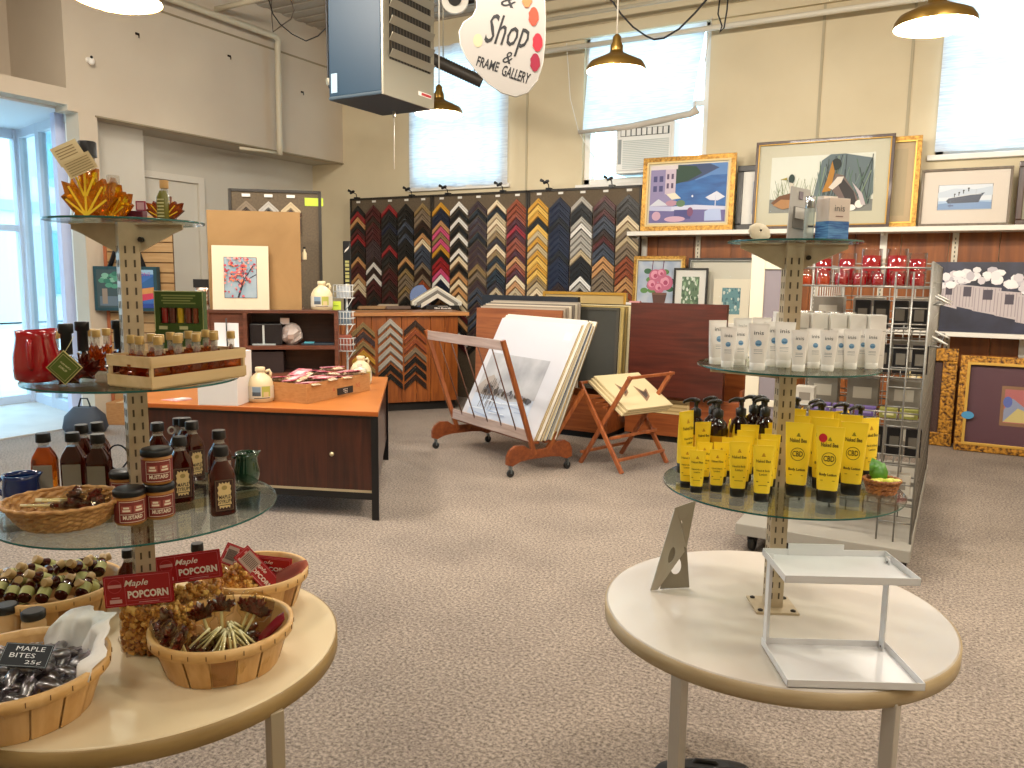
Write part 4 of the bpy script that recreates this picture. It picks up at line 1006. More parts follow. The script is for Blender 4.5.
f1 = lot(TC, 826, 501, 'large yellow CBD body lotion tube in front, with a round red sticker')
# the sticker sits only on the front tube: its own part
mb = MB(); n = 18; sshape(mb, [(-.016+.0095*cos(2*PI*i/n), .155+.0095*sin(2*PI*i/n)*1.1) for i in range(n)], .064, .030, .182, C('#c4202c', .5), .0012); stk = mb.build('red_sticker'); stk.parent = f1
TC.o = None
class Keep: pass
def lotc(px, py, label, turn=0, z=ZR):
    p = Z(px, py, z); c = f1.copy(); COL.objects.link(c); c.location = p; c.rotation_euler = (0, 0, face(p.x, p.y)+turn); c['label'] = label
    for ch_ in list(f1.children):
        if ch_.name.startswith('red_sticker'): continue
        q = ch_.copy(); COL.objects.link(q); q.parent = c
    return c
lotc(795, 495, 'large yellow CBD tube left of the one with the red sticker, front row')
lotc(850, 494, 'large yellow CBD tube right of the one with the red sticker, front row')
for (px, py, lb) in ((793, 484, 'second, behind the left front one'), (821, 488, 'directly behind the stickered one'), (845, 483, 'second, behind the right front one'), (790, 474, 'third back in the left file'), (817, 477, 'third back in the middle file')):
    lotc(px, py, 'large yellow CBD tube, %s' % lb)
for c_, (x0, y0) in enumerate(((737, 496), (761, 501))):
    for k in range(5 if c_ else 4):
        lot(TH, x0+k*3.5, y0-k*7.5, 'medium yellow hand lotion tube, %s from the front in the %s file' % (ORD[k], ('left', 'right')[c_]), .12)
for (px, py, lb, tu) in ((686, 487, 'small yellow lotion tube, leftmost in the front row', .0), (696, 492, 'small yellow lotion tube, second from left in the front row', .0), (716, 491, 'small yellow lotion tube, third from left in the front row', .0), (703, 482, 'small yellow lotion tube behind the second front one', .1), (720, 482, 'small yellow lotion tube behind the third front one', 0), (728, 476, 'small yellow lotion tube at the back of its file', 0)):
    lot(TS, px, py, lb, tu)
# tubes seen edge-on further back
for (px, py, lb, tu, P) in ((684, 472, 'tall yellow lotion tube standing at the far left rim, turned sideways', .9, TH), (701, 470, 'yellow lotion tube behind the small ones, turned slightly', .5, TH), (714, 466, 'yellow tube seen edge-on, first of the thin-looking ones', 1.5, TS), (721, 465, 'yellow tube seen edge-on, second of the thin-looking ones', 1.5, TS), (728, 461, 'yellow tube seen edge-on behind the medium tubes', 1.5, TS), (733, 465, 'yellow tube seen edge-on, nearest the medium tubes', 1.45, TS), (744, 461, 'yellow tube edge-on behind the files of medium tubes', 1.4, TH)):
    p = inside(Z(px, py, ZR), RX_, RY_, .268); P.put(tuple(p), face(p.x, p.y)+tu, lb, GY, None, 1.25 if px < 690 else (1.15 if P is TS else 1))
for (px, py, lb, tu, sc) in ((822, 470, 'yellow tube with pale top standing right of the post, behind the large tubes', .25, 1.22), (838, 468, 'yellow tube turned sideways behind the large tubes, centre right', .9, 1.25), (847, 466, 'yellow tube edge-on behind the right large tube', 1.45, 1.15), (853, 468, 'yellow tube edge-on near the right back of the tier', 1.45, 1.1), (866, 478, 'tall yellow lotion tube standing sideways behind the small green basket', .75, 1.22), (798, 466, 'yellow tube edge-on just right of the post', 1.45, 1.22)):
    p = inside(Z(px, py, ZR), RX_, RY_, .268); TH.put(tuple(p), face(p.x, p.y)+tu, lb, GY, None, sc)
# pump bottles
ambg = liquid('amber_glass', '#2a0d04', .35, .08); yl = C('#cf9a12', .5)
def pump():
    t = thing('pump_bottle', 'x', 'bottle')
    lathe_obj('bottle_body', [(.026, 0), (.029, .004), (.029, .095), (.024, .11), (.013, .12), (.012, .126)], ambg, t, 28)
    mb = MB(); mb.crect(.0294, .012, .082, -1.9, 1.9, yl, 24); mb.ctext('Naked Bee', .0297, .066, yeld, .034, .007); mb.crect(.0296, .03, .032, -.6, .6, yeld, 4); mb.crect(.0296, .038, .040, -.6, .6, yeld, 4); mb.build('paper_label', t)
    mb = MB(); mb.lathe([(.0145, .124), (.0145, .140), (.006, .144), (.0055, .156), (.010, .158), (.010, .164), (.004, .167)], blk, 20)
    mb.tube([(0, 0, .162), (0, -.018, .164), (0, -.034, .160), (0, -.038, .155)], [.006, .005, .004, .003], blk, 8); mb.build('pump_head', t)
    return t
PU = Proto(pump()); GP = 'black pump lotion bottles'
for (px, py, lb, tu) in ((694, 457, 'amber pump bottle at far left behind the tall yellow tube', -1.2), (716, 459, 'amber pump bottle second from the left, in front of another', -.9), (712, 447, 'amber pump bottle hidden behind the second one from the left', -.9), (739, 451, 'amber pump bottle third from the left', -1.1), (763, 452, 'amber pump bottle just left of the post, in front', -.9), (761, 443, 'amber pump bottle left of the post, second back', -.9), (752, 446, 'amber pump bottle between the third one and the post', -1), (795, 443, 'amber pump bottle just right of the post', -.8), (820, 446, 'amber pump bottle in the middle right, in front', -.8), (818, 438, 'amber pump bottle in the middle right, behind another', -.9), (843, 444, 'amber pump bottle second from the right', -.9), (866, 448, 'amber pump bottle furthest right', -.8)):
    lot(PU, px if px < 860 else 858, py, lb, tu, GP, scale=(1, 1, 1.17), R=.262 if ('hidden' in lb or 'second back' in lb or 'behind another' in lb or 'just right of' in lb or 'furthest' in lb or 'second from the right' in lb or 'far left' in lb or 'between' in lb) else .215)
# tiny basket with green leaves
p = inside(Z(881, 493, ZR), RX_, RY_, .258); t = thing('small_wicker_basket', 'small wicker basket holding green leaves and pale yellow sachets', 'basket', tuple(p), YAW)
wicker_basket(t, .030, .040, .034, 1.05, 26, N('wicker_red', '#7a4220', '#b8763c', (1, 1, 3), 60, 3, .35, .65, .5, .6, bdist=.003), 6)
lf = N('leaf_green', '#2f6a10', '#5f9a20', (1, 1, 1), 40, 3, .3, .7, .4)
q = Vector(p)
for k, (r, f, z, a) in enumerate(((-.012, 0, .03, .2), (.006, .008, .034, -.3), (-.022, -.004, .028, .5), (.016, .012, .03, -.7))):
    mb = MB(); V = [(0, 0, 0), (-.016, -.004, .018), (-.012, -.002, .038), (0, .003, .052), (.012, -.002, .038), (.016, -.004, .018), (0, -.006, .026)]
    mb.add(V, [(0, 6, 1), (1, 6, 2), (2, 6, 3), (3, 6, 4), (4, 6, 5), (5, 6, 0)], lf, True)
    o = mb.build('artificial_leaf', loc=W((q.x, q.y), r, f, ZR+z-.01), rz=0); o.scale = (1.35, 1.35, 1.3); o.rotation_euler = (-.6+.2*k, a, YAW); o.modifiers.new('s', 'SOLIDIFY').thickness = .0008
    tag(o, 'green artificial leaf standing in the small wicker basket', 'leaf', 'green leaves in the small basket')
for k in range(7):
    mb = MB(); mb.sphere(.011, (0, 0, 0), C('#c9d040' if k % 2 else '#e0dc6a', .35), 10, .55, 1.2)
    tag(mb.build('sachet', loc=W((q.x, q.y), -.026+.009*k, -.018+.004*(k % 3), ZR+.035), rz=k), 'pale yellow-green sachet in the front of the small wicker basket', 'sachet', 'sachets in the small basket')
# ---------------- middle tier, white tubes and boxes
wt = C('#f3efea', .35); wcap = C('#f0eee9', .25); inkb = C('#3b4046', .6); blu = C('#7aa8cc', .5)
def draw_inis(mb, w, d, h):
    slanttext(mb, 'inis', h*.80, w*.44, h*.08, w, d, h, inkb, 0)
    n = 16; r = w*.15; cz = h*.58
    sshape(mb, [(r*cos(2*PI*i/n), cz+r*sin(2*PI*i/n)) for i in range(n)], w, d, h, blu)
    sshape(mb, [(-r*.8, cz-r*.5), (r*.8, cz-r*.5), (r*.6, cz), (0, cz-r*.2), (-r*.6, cz)], w, d, h, C('#3f6e9a', .5), .0008)
    for z in (.44, .41, .36): sshape(mb, [(-w*.2, h*z), (w*.2, h*z), (w*.2, h*z+.001), (-w*.2, h*z+.001)], w, d, h, C('#9aa0a6', .6))
TW = Proto(tube('cream_tube', .050, .026, .112, wt, wcap, draw_inis)); TWs = Proto(tube('cream_tube', .041, .022, .098, wt, wcap, draw_inis)); ZQ = 1.286; GW = 'white cream tubes on the middle glass tier'
for (px, py, P, lb, tu) in ((716, 364, TW, 'white cream tube furthest left on the middle tier', .5), (727, 367, TWs, 'white cream tube second from left', 0), (739, 365, TWs, 'white cream tube third from left, set back', .2), (757, 370, TW, 'largest white cream tube in the front row, fourth from left', 0), (771, 366, TW, 'white cream tube behind and right of the largest front one', .4), (783, 367, TW, 'white cream tube left of the post centre, second row', .0), (798, 371, TWs, 'white cream tube in the front row below the first box', 0), (813, 368, TWs, 'white cream tube with blue tinted mark, set back between two front ones', .3), (827, 371, TWs, 'white cream tube in the front row, middle right', 0), (838, 368, TWs, 'white cream tube behind the middle right one', .4), (850, 369, TWs, 'white cream tube second from the right', 0), (860, 367, TWs, 'white cream tube behind the second from the right', .4), (871, 368, TWs, 'white cream tube furthest right', 0), (741, 359, TW, 'white cream tube at the back left, top edge showing', .1), (760, 358, TW, 'white cream tube at the back behind the largest one', .1), (781, 358, TW, 'white cream tube at the back just left of the post', .1)):
    lot(P, px, py, lb, tu, GW, ZQ)
def wbox():
    t = thing('lotion_carton', 'x', 'box')
    mb = MB(); mb.box(-.0195, .0195, -.018, .018, 0, .122, wt); mb.box(-.0185, .0185, -.0185, -.018, .085, .087, C('#b8b4b0', .6)); mb.box(-.015, .015, -.0185, -.018, .03, .031, C('#b8b4b0', .6)); mb.build('carton', t, bevel=.0012)
    mb = MB(); mb.box(-.019, .019, -.0175, .0175, .1221, .1232, wcap); mb.build('carton_flap', t)
    return t
WB = Proto(wbox())
pa = Z(805, 362, ZQ); pb_ = Z(879, 364, ZQ)
for k in range(6):
    s_ = k/5; q = W((RX_, RY_), .010+k*.0395, .085-.022*k, ZQ); WB.put(tuple(q), YAW-.08, 'upright white carton in the row behind the white tubes, %s from the left' % ORD[k], 'white cartons on the middle glass tier', None, (1, 1, 1.07))
# ---------------- top tier
ZU = 1.597
def topat(px, f): 
    # point on the top tier at pixel column px with offset f along the view from the tier centre
    for i in range(-400, 400):
        q = W((RX_, RY_), i*.0005, f, ZU)
        if pr(q)[0] > px: return q
q = topat(756, -.03); mb = MB(); V = []; Fs = []; nn = 20
for j in range(6):
    for i in range(nn):
        a = 2*PI*i/nn; r = sin(PI/2*(j+.3)/5.3) ; V.append((.026*r*cos(a)*(1+.04*cos(9*a)), -.006+.010*cos(PI/2*j/5)*-1, .024*r*sin(a)*(1+.04*cos(9*a))+.022))
for j in range(5):
    for i in range(nn): i2 = (i+1) % nn; Fs.append((j*nn+i, j*nn+i2, (j+1)*nn+i2, (j+1)*nn+i))
Fs.append(tuple(range(nn))); mb.add(V, Fs, C('#d8ccb0', .5), True); o = mb.build('scallop_shell', loc=q+Vector((0, 0, -.002)), rz=YAW-.2); o.modifiers.new('s', 'SOLIDIFY').thickness = .002; o.rotation_euler = (-.5, .35, YAW-.1)
tag(o, 'cream coloured seashell at the left of the top glass tier', 'shell')
q = topat(796, -.03); t = thing('leaflet_holder', 'grey leaning display card with a cut-out on the top glass tier', 'card holder', tuple(q), YAW+.2)
gm = C('#a7a39b', .4)
mb = MB(); Mx = Matrix.Rotation(-.22, 4, 'X')@Matrix.Rotation(.16, 4, 'Y')
mb.box(-.026, .026, -.002, .002, 0, .135, gm, M=Mx); mb.build('card_panel', t)
mb = MB(); mb.box(-.016, .016, -.004, -.002, .03, .085, C('#6e6b63', .5), M=Mx); mb.box(-.012, .012, -.0055, -.004, .055, .083, C('#c9c5bc', .5), M=Mx); mb.box(-.004, .006, -.0045, -.002, .105, .125, C('#7a6f78', .5), M=Mx); mb.build('cut_out', t)
mb = MB(); mb.box(-.02, .02, 0, .045, 0, .003, gm); mb.build('foot', t)
q = topat(808, -.07); t = thing('spray_bottle', 'slim clear cologne spray bottle with silver cap on the top glass tier', 'bottle', tuple(q), YAW)
lathe_obj('bottle_body', [(.0115, 0), (.012, .002), (.012, .072), (.009, .078)], film('frosted_glass', '#eef4f2', .45, .1, '#c9d2cf'), t, 24); lathe_obj('cap', [(.0115, .076), (.0115, .102), (.0105, .103)], C('#b9bcc0', .15, .9), t, 24)
mb = MB(); mb.crect(.0122, .03, .034, -.6, .6, inkb, 5); mb.build('printed_band', t)
q = topat(831, -.07); t = thing('cologne_box', 'cream box with blue sea waves printed on its lower half, top glass tier', 'box', tuple(q), YAW+.35)
mb = MB(); bm_ = N('wave_print', '#1c4f9c', '#5f97cc', (3, 3, 30), 9, 5, .35, .6, .4)
mb.box(-.031, .031, -.022, .022, .044, .098, C('#ddcfc4', .5)); mb.box(-.031, .031, -.022, .022, 0, .044, bm_)
mb.text('inis', 0, .074, -.0225, inkb, w=.030, h=.014); mb.rect(-.011, .011, .054, .0565, -.0225, C('#8a6a62', .6)); mb.build('carton', t, bevel=.001)
mb = MB(); mb.box(-.030, .012, -.0, .021, .098, .104, C('#e6ddd4', .5)); mb.build('carton_flap', t)
# ---------------- things on the white tabletop
wm = C('#e2e2e4', .3, spec=.6)
PA, PB, PC_, PD = Z(787, 688, ZT), Z(925, 692, ZT), Z(757, 640, ZT), Z(878, 632, ZT)
ex = (PB-PA).normalized(); ey = Vector((-ex.y, ex.x, 0)); wd_ = (PB-PA).length; dp = .20
t = thing('tray_riser', 'white metal two-tier tray riser standing on the bare white table', 'riser', tuple(PA), atan2(ex.y, ex.x))
def tray(name, x0, x1, y0, y1, z, L):
    mb = MB(); mb.box(x0, x1, y0, y1, z, z+.002, wm)
    for q in ((x0, x1, y0, y0+.002), (x0, x1, y1-.002, y1), (x0, x0+.002, y0, y1), (x1-.002, x1, y0, y1)): mb.box(q[0], q[1], q[2], q[3], z, z+L, wm)
    return mb.build(name, t, bevel=.0006)
tray('lower_tray', 0, wd_, 0, dp, .002, .017)
zt = .212; tray('upper_tray', 0, wd_, .055, dp+.03, zt, .017)
mb = MB(); mb.box(.06, wd_-.10, dp+.026, dp+.03, zt+.0, zt+.030, wm); mb.build('back_lip', t)
for x in (.002, wd_-.016):
    mb = MB(); mb.box(x, x+.002, dp-.028, dp-.004, .004, zt+.015, wm); mb.box(x, x+.014, dp-.006, dp-.004, .004, zt+.015, wm)
    for z in (.012, zt+.006): mb.lathe([(.0025, -.001), (.0025, .001)], boltm, 8, M=Matrix.Translation((x, dp-.016, z))@Matrix.Rotation(PI/2, 4, 'Y'))
    mb.build('upright', t)
# folded metal wedge
a_ = Z(650, 591, ZT); b_ = Z(689, 588, ZT); tp1 = Z(688, 501, .86); 
t = thing('metal_easel', 'folded beige metal easel bracket with oval cut-outs at the left of the white table', 'bracket', tuple(a_), atan2((b_-a_).y, (b_-a_).x))
Lb = (b_-a_).length; em = C('#b9b0a0', .35, .5); emd = C('#8f8575', .4, .4)
def PV(px, py, f=0.):
    # point where the view through a pixel meets the upright plane f behind the easel's front foot, in the easel's own axes
    d = ray(px, py); P0 = a_+fv*f; k = (P0-Vector((0, 0, EYE))).dot(fv)/d.dot(fv); g = Vector((0, 0, EYE))+d*k-a_
    return tuple(Matrix.Rotation(-t.rotation_euler.z, 3, 'Z')@g)
mb = MB()
# leaning tall plate with an oval slot, built as a ring of quads around the slot
def plate(mb, P4, hole_c, hole_r, mat, th=.003, n=24):
    A_, B_, C_, D_ = [Vector(q) for q in P4]; nrm = (B_-A_).cross(D_-A_).normalized()*th
    def at(u, v): return A_.lerp(B_, u).lerp(D_.lerp(C_, u), v)
    inner = []; outer = []
    for i in range(n):
        an = 2*PI*i/n; cu, cv = cos(an), sin(an); inner.append((hole_c[0]+hole_r[0]*cu, hole_c[1]+hole_r[1]*cv))
        k = min(((1-hole_c[0])/cu if cu > 1e-6 else 9), (-hole_c[0]/cu if cu < -1e-6 else 9), ((1-hole_c[1])/cv if cv > 1e-6 else 9), (-hole_c[1]/cv if cv < -1e-6 else 9))
        outer.append((hole_c[0]+k*cu, hole_c[1]+k*cv))
    for i, (cu, cv) in enumerate(((0, 0), (1, 0), (1, 1), (0, 1))):
        j = min(range(n), key=lambda q: (outer[q][0]-cu)**2+(outer[q][1]-cv)**2); outer[j] = (cu, cv)
    V = [at(*q) for q in outer]+[at(*q) for q in inner]+[at(*q)+nrm for q in outer]+[at(*q)+nrm for q in inner]; Fs = []
    for i in range(n):
        j = (i+1) % n; Fs += [(i, j, n+j, n+i), (2*n+i, 3*n+i, 3*n+j, 2*n+j), (i, 2*n+i, 2*n+j, j), (n+i, n+j, 3*n+j, 3*n+i)]
    mb.add(V, Fs, mat)
plate(mb, [(.0, 0, .002), (.022, .002, .002), PV(686.5, 548, .03), PV(675, 507, .05)], (.62, .60), (.17, .12), em)
plate(mb, [PV(674, 508, .05), PV(682, 530, .045), PV(686.5, 548, .03), PV(696, 500, .05)], (.55, .25), (.05, .05), em)
mb.build('tall_plate', t)
mb = MB(); q0 = PV(660, 583, .012); q1 = (Lb, .0, .002); plate(mb, [(q0[0], q0[1], .002), q1, PV(686.5, 548, .028), PV(672, 541, .04)], (.45, .52), (.24, .2), emd); mb.build('short_plate', t)
# ------------------------------------------------------------------ frames and pictures
goldf = N('gold_frame', '#7a5218', '#c99a44', (1, 1, 1), 45, 4, .3, .7, .35, .5, .5, bdist=.004); dkw = wood('dark_frame_wood', '#2e1a10', '#4a2c1a', 'z', .35, .2); blkf = C('#15130f', .3); ornate = N('ornate_frame', '#3a1a08', '#c0882c', (1, 1, 1), 38, 5, .35, .6, .35, 1., .4, bdist=.006)
glz = glassmat('picture_glass', '#ffffff', .30, .30, .02)
def pic(label, x0, x1, z0, z1, y, fw, fm, matc, mw, art, lean=.05, lip=None, depth=.03, name='framed_picture', group=None, rz=0, cat='picture', glass=True, loc=None):
    """framed picture standing on its lower edge, leaning back"""
    w, h = x1-x0, z1-z0
    t = thing(name, label, cat, loc or ((x0+x1)/2, y, z0), 0, group, (-lean, 0, rz)); X0, X1 = -w/2, w/2
    mb = MB()
    if fw:
        for (a, b_, c, d) in ((X0, X1, 0, fw), (X0, X1, h-fw, h), (X0, X0+fw, fw, h-fw), (X1-fw, X1, fw, h-fw)): mb.box(a, b_, -depth, 0, c, d, fm)
        if lip:
            k = fw*.75
            for (a, b_, c, d) in ((X0+k, X1-k, k, fw*1.08), (X0+k, X1-k, h-fw*1.08, h-k), (X0+k, X0+fw*1.08, fw, h-fw), (X1-fw*1.08, X1-k, fw, h-fw)): mb.box(a, b_, -depth-.004, -depth+.002, c, d, lip)
        mb.build('frame_moulding', t, bevel=min(.006, fw*.2))
    mb = MB(); f = fw*.9
    if mw: mb.box(X0+f, X1-f, -.012, -.006, f, h-f, matc)
    else: mb.box(X0+f, X1-f, -.010, -.006, f, h-f, C('#d8d2c4', .7))
    mb.build('picture_mount', t)
    mb = MB(); a = fw+mw; art(mb, X0+a, X1-a, a, h-a, -.0135 if mw else -.0115); mb.build('print', t)
    if glass: mb = MB(); mb.rect(X0+f, X1-f, f, h-f, -.019, glz); mb.build('glazing', t)
    return t
class Art:
    """draws in unit coordinates on the print, each shape a hair in front of the last"""
    def __init__(s, mb, x0, x1, z0, z1, y): s.mb, s.x0, s.z0, s.w, s.h, s.y = mb, x0, z0, x1-x0, z1-z0, y
    def p(s, pts, c, rough=.6):
        s.y -= .00015; m = c if not isinstance(c, str) else C(c, rough)
        s.mb.flat([(s.x0+s.w*max(0, min(1, x)), s.z0+s.h*max(0, min(1, z))) for x, z in pts], s.y, m); return s
    def r(s, x0, x1, z0, z1, c): return s.p([(x0, z0), (x1, z0), (x1, z1), (x0, z1)], c)
    def e(s, cx, cz, rx, rz, c, n=16, a0=0, a1=2*PI): return s.p([(cx+rx*cos(a0+(a1-a0)*i/n), cz+rz*sin(a0+(a1-a0)*i/n)) for i in range(n)], c)
    def l(s, x0, z0, x1, z1, t, c):
        dx, dz = x1-x0, z1-z0; L = hypot(dx, dz) or 1; nx, nz = -dz/L*t, dx/L*t
        return s.p([(x0-nx, z0-nz), (x1-nx, z1-nz), (x1+nx, z1+nz), (x0+nx, z0+nz)], c)
def art_sea(*a):
    A = Art(*a); A.r(0, 1, 0, 1, N('sea_blue', '#1f4f8e', '#2f6cb0', (1, 1, 4), 5, 4, .3, .7, .5)); A.p([(.5, .86), (.62, .9), (.8, 1), (1, 1), (1, .8), (.8, .8), (.6, .72)], '#5a83ba').p([(.3, 1), (.78, .99), (.9, .92), (.74, .82), (.6, .74), (.5, .7), (.3, .68)], '#3b4a6e').p([(.3, 1), (.6, .96), (.68, .84), (.5, .72), (.3, .66)], '#2c4638')
    A.p([(0, 0), (0, .95), (.34, 1), (.34, .55), (.3, .5), (.34, 0)], '#8f86ae').r(.2, .34, .5, .96, '#c9b9c8').r(0, .36, .93, 1, '#d8cfd0')
    for x in (.04, .12): 
        for z in (.55, .72): A.r(x, x+.05, z, z+.1, '#4a4a78')
    for x in (.22, .28):
        for z in (.6, .76): A.r(x, x+.03, z, z+.09, '#5a4a68')
    A.p([(.22, .5), (.3, .4), (.42, .42), (.34, .52)], '#e3dcc8'); A.p([(0, .3), (.12, .42), (.26, .3)], '#cdd0dc'); A.r(0, 1, 0, .26, '#6a6496').p([(0, .3), (.3, .28), (.3, .2), (0, .22)], '#b9bcd8'); A.p([(.3, .28), (.6, .3), (1, .26), (1, .2), (.6, .22), (.3, .2)], '#c9cce0').r(.34, .56, .06, .22, '#4a4a80')
    A.e(.3, .34, .08, .05, '#b58a9c').e(.42, .33, .06, .06, '#5d7a5a').e(.55, .18, .04, .08, '#7a4a6a').e(.1, .12, .06, .08, '#c4a0b4').e(.35, .06, .14, .05, '#c9a4b8')
    A.p([(.74, .42), (.88, .52), (.99, .42), (.9, .36), (.8, .37)], '#d5d9e6').l(.87, .45, .87, .2, .006, '#c9cce0').p([(.74, .02), (.74, .18), (.8, .22), (.94, .22), (.96, .02)], '#aebde0').e(.57, .45, .012, .02, '#e8edf4')
def art_ducks(*a):
    A = Art(*a); A.r(0, 1, 0, 1, '#c9ccbe').p([(0, 0), (0, .25), (.2, .22), (.45, .3), (1, .2), (1, 0)], '#6d7068'); random.seed(2)
    for k in range(46):
        x = random.uniform(.0, .55); h = random.uniform(.35, .62); A.l(x, .15, x+random.uniform(-.1, .1), h, .0022, random.choice(('#7b8a5c', '#8f9a78', '#5c6a4c')))
    A.p([(.44, .3), (.5, .9), (.58, 1), (.72, 1), (.98, .9), (1, .3), (.9, .1), (.6, .15)], '#5d6c70')
    for k in range(40):
        x = random.uniform(.45, .98); A.l(x, .12, x+random.uniform(-.14, .16), random.uniform(.6, 1), .004, random.choice(('#3e4c48', '#4f6a58', '#6b7f78', '#2e3a3c', '#7c8f70')))
    A.p([(.02, .18), (.1, .3), (.24, .36), (.4, .32), (.44, .2), (.3, .1), (.1, .08)], '#6a4426').p([(.04, .14), (.12, .24), (.26, .22), (.3, .12), (.14, .06)], '#a87a4c').e(.215, .6, .03, .085, '#1d332c').p([(.2, .54), (.235, .52), (.25, .34), (.2, .36)], '#c8bfae').p([(.17, .58), (.1, .6), (.17, .63)], '#9a8c3a')
    A.e(.64, .82, .05, .10, '#1b2420').p([(.6, .88), (.56, .55), (.52, .34), (.6, .36), (.63, .7)], '#a9741e').p([(.6, .4), (.64, .66), (.72, .62), (.84, .3), (.9, .06), (.8, .04), (.7, .2)], '#6c5c56').p([(.66, .5), (.7, .6), (.82, .34), (.86, .12), (.78, .1)], '#2b2624').p([(.58, .42), (.66, .6), (.72, .6), (.7, .5), (.62, .38)], '#d2c9bc').e(.8, .06, .05, .055, '#e9e6dd').e(.88, .12, .04, .07, '#e4e0d6').p([(.8, .5), (.9, .3), (.94, .1), (.9, .1), (.86, .3)], '#b9aeb0')
def art_plain(c):
    def f(*a): Art(*a).r(0, 1, 0, 1, c)
    return f
def art_ship(*a):
    A = Art(*a); A.r(0, 1, 0, 1, '#1f2c38'); A.r(.008, .992, .01, .99, '#cdd5de').p([(0, .7), (.3, .85), (.7, .8), (1, .9), (1, .55), (0, .5)], '#b7c4d2').r(.01, .99, .02, .32, '#6f8fb8').p([(.01, .25), (.3, .3), (.6, .34), (.99, .28), (.99, .36), (.01, .36)], '#9db6d2')
    A.p([(.16, .36), (.2, .46), (.62, .58), (.86, .66), (.8, .5), (.76, .28), (.2, .26)], '#2f3c52').p([(.2, .46), (.62, .58), (.8, .6), (.8, .62), (.6, .62), (.3, .52)], '#c3c9d0')
    for x, z in ((.3, .62), (.38, .68), (.46, .76), (.55, .84)): A.r(x, x+.012+.03*(x-.2), z-.12, z, '#39424c'); A.e(x+.012, z, .016+.02*(x-.3), .03, '#20262c')
    A.l(.7, .62, .7, .8, .002, '#6a7078').l(.24, .4, .24, .1, .006, '#4a5a72').r(.2, .3, .14, .2, '#4a5f86')
def art_rose(*a):
    A = Art(*a); A.r(0, 1, 0, 1, N('rose_bg', '#8fa2c0', '#c5ccd4', (1, 1, 1), 6, 3, .3, .7, .5)); A.l(.35, 1, .33, .8, .01, '#6a3a5a').l(.6, 1, .58, .8, .01, '#6a3a5a')
    random.seed(3)
    for k in range(16): A.e(random.uniform(.12, .85), random.uniform(.45, .82), .09, .05, random.choice(('#3f6a4a', '#5f8a4c', '#2c5040')))
    for x, z, r in ((.42, .72, .15), (.66, .6, .17), (.36, .56, .13), (.56, .76, .11), (.52, .5, .12)): A.e(x, z, r, r*.8, '#c46a86').e(x-.02, z+.02, r*.6, r*.5, '#e09ab0').e(x, z, r*.3, r*.25, '#b04c6c')
    A.p([(.36, .4), (.7, .4), (.66, .22), (.54, .14), (.54, .06), (.64, .02), (.42, .02), (.5, .06), (.5, .14), (.4, .22)], '#5a3c34').r(.36, .7, .38, .42, '#7a5648')
def art_speck(bg, cols, n, seed, rr_=.08):
    def f(*a):
        A = Art(*a); A.r(0, 1, 0, 1, bg); random.seed(seed)
        for k in range(n): A.e(random.random(), random.random(), random.uniform(.4, 1)*rr_, random.uniform(.4, 1)*rr_, random.choice(cols), 7)
    return f
SY = 8.22; SZ = 2.0
def fp(label, pl, pr_, ptop, y, fw, fm, mc, mw, art, z0=None, **k):
    """frame whose lower corners sit on height z0 at photo columns pl, pr_ and whose top reaches row ptop"""
    a = Y(pl[0], pl[1], y); b_ = Y(pr_[0], pr_[1], y); c = Y((pl[0]+pr_[0])/2, ptop, y); z0 = SZ if z0 is None else z0
    return pic(label, a.x, b_.x, z0, c.z, y, fw, fm, mc, mw, art, **k)
sm = C('#d9d2bd', .7); wmt = C('#dcdad2', .7); gmt = C('#8f8c74', .7)
# the white shelf and the lower shelf
shw = C('#e6e2d8', .45)
mb = MB(); mb.box(-3.2, XR_-.01, 8.12, WY-.03, 1.955, SZ, shw); t = mb.build('picture_shelf', bevel=.004); tag(t, 'long white wall shelf holding the upper row of framed pictures', 'shelf')
for x in [-3.1+1.2*k for k in range(6)]:
    mb = MB(); mb.box(x-.012, x+.012, 8.2, WY-.03, 1.93, 1.955, shw); mb.box(x-.03, x+.03, WY-.055, WY-.03, 1.72, 1.955, shw); mb.build('shelf_bracket', t)
mb = MB(); mb.box(-3.2, XR_-.01, 8.12, WY-.03, 1.02, 1.06, shw); t = mb.build('picture_shelf', bevel=.004); tag(t, 'lower white wall shelf holding the dark winter picture', 'shelf')
for x in [-3.1+1.2*k for k in range(6)]:
    mb = MB(); mb.box(x-.012, x+.012, 8.2, WY-.03, .99, 1.02, shw); mb.box(x-.03, x+.03, WY-.055, WY-.03, .85, 1.02, shw); mb.build('shelf_bracket', t)
GU = 'framed pictures on the upper shelf'
fp('gold-framed seaside terrace painting with blue bay, leftmost on the upper shelf', (641, 228), (733, 227), 155.5, SY-.02, .065, goldf, sm, .022, art_sea, lip=C('#d8c28a', .5), group=GU, glass=False)
fp('black-framed print with wide white mat between the seaside painting and the ducks', (735, 227), (775, 227), 165, SY+.06, .06, blkf, wmt, .10, art_speck('#8e93a0', ('#6d7486', '#a9adb8'), 20, 5), group=GU)
fp('large dark-framed print of ducks among reeds on the upper shelf', (752, 227), (889, 225), 138, SY-.03, .035, dkw, C('#b9b59c', .7), .12, art_ducks, lip=C('#b08a3e', .4, .5), group=GU)
fp('gold frame standing behind the duck print, showing at its right side', (862, 225), (916, 224), 137, SY+.06, .05, goldf, C('#b8a077', .7), .06, art_plain('#a8956c'), lip=C('#d8b45a', .4, .5), group=GU)
fp('grey-framed watercolour of a four-funnel ship, right end of the upper shelf', (918, 225), (1009, 223), 168, SY-.02, .022, wood('grey_frame', '#5d5244', '#7a6c5a', 'z', .5), C('#cfc4b6', .7), .12, art_ship, group=GU)
fp('dark-framed picture cut off by the right photo edge, beside the ship watercolour', (1014, 224), (1068, 222), 160, SY+.05, .05, dkw, gmt, .08, art_plain('#8a8468'), group=GU)
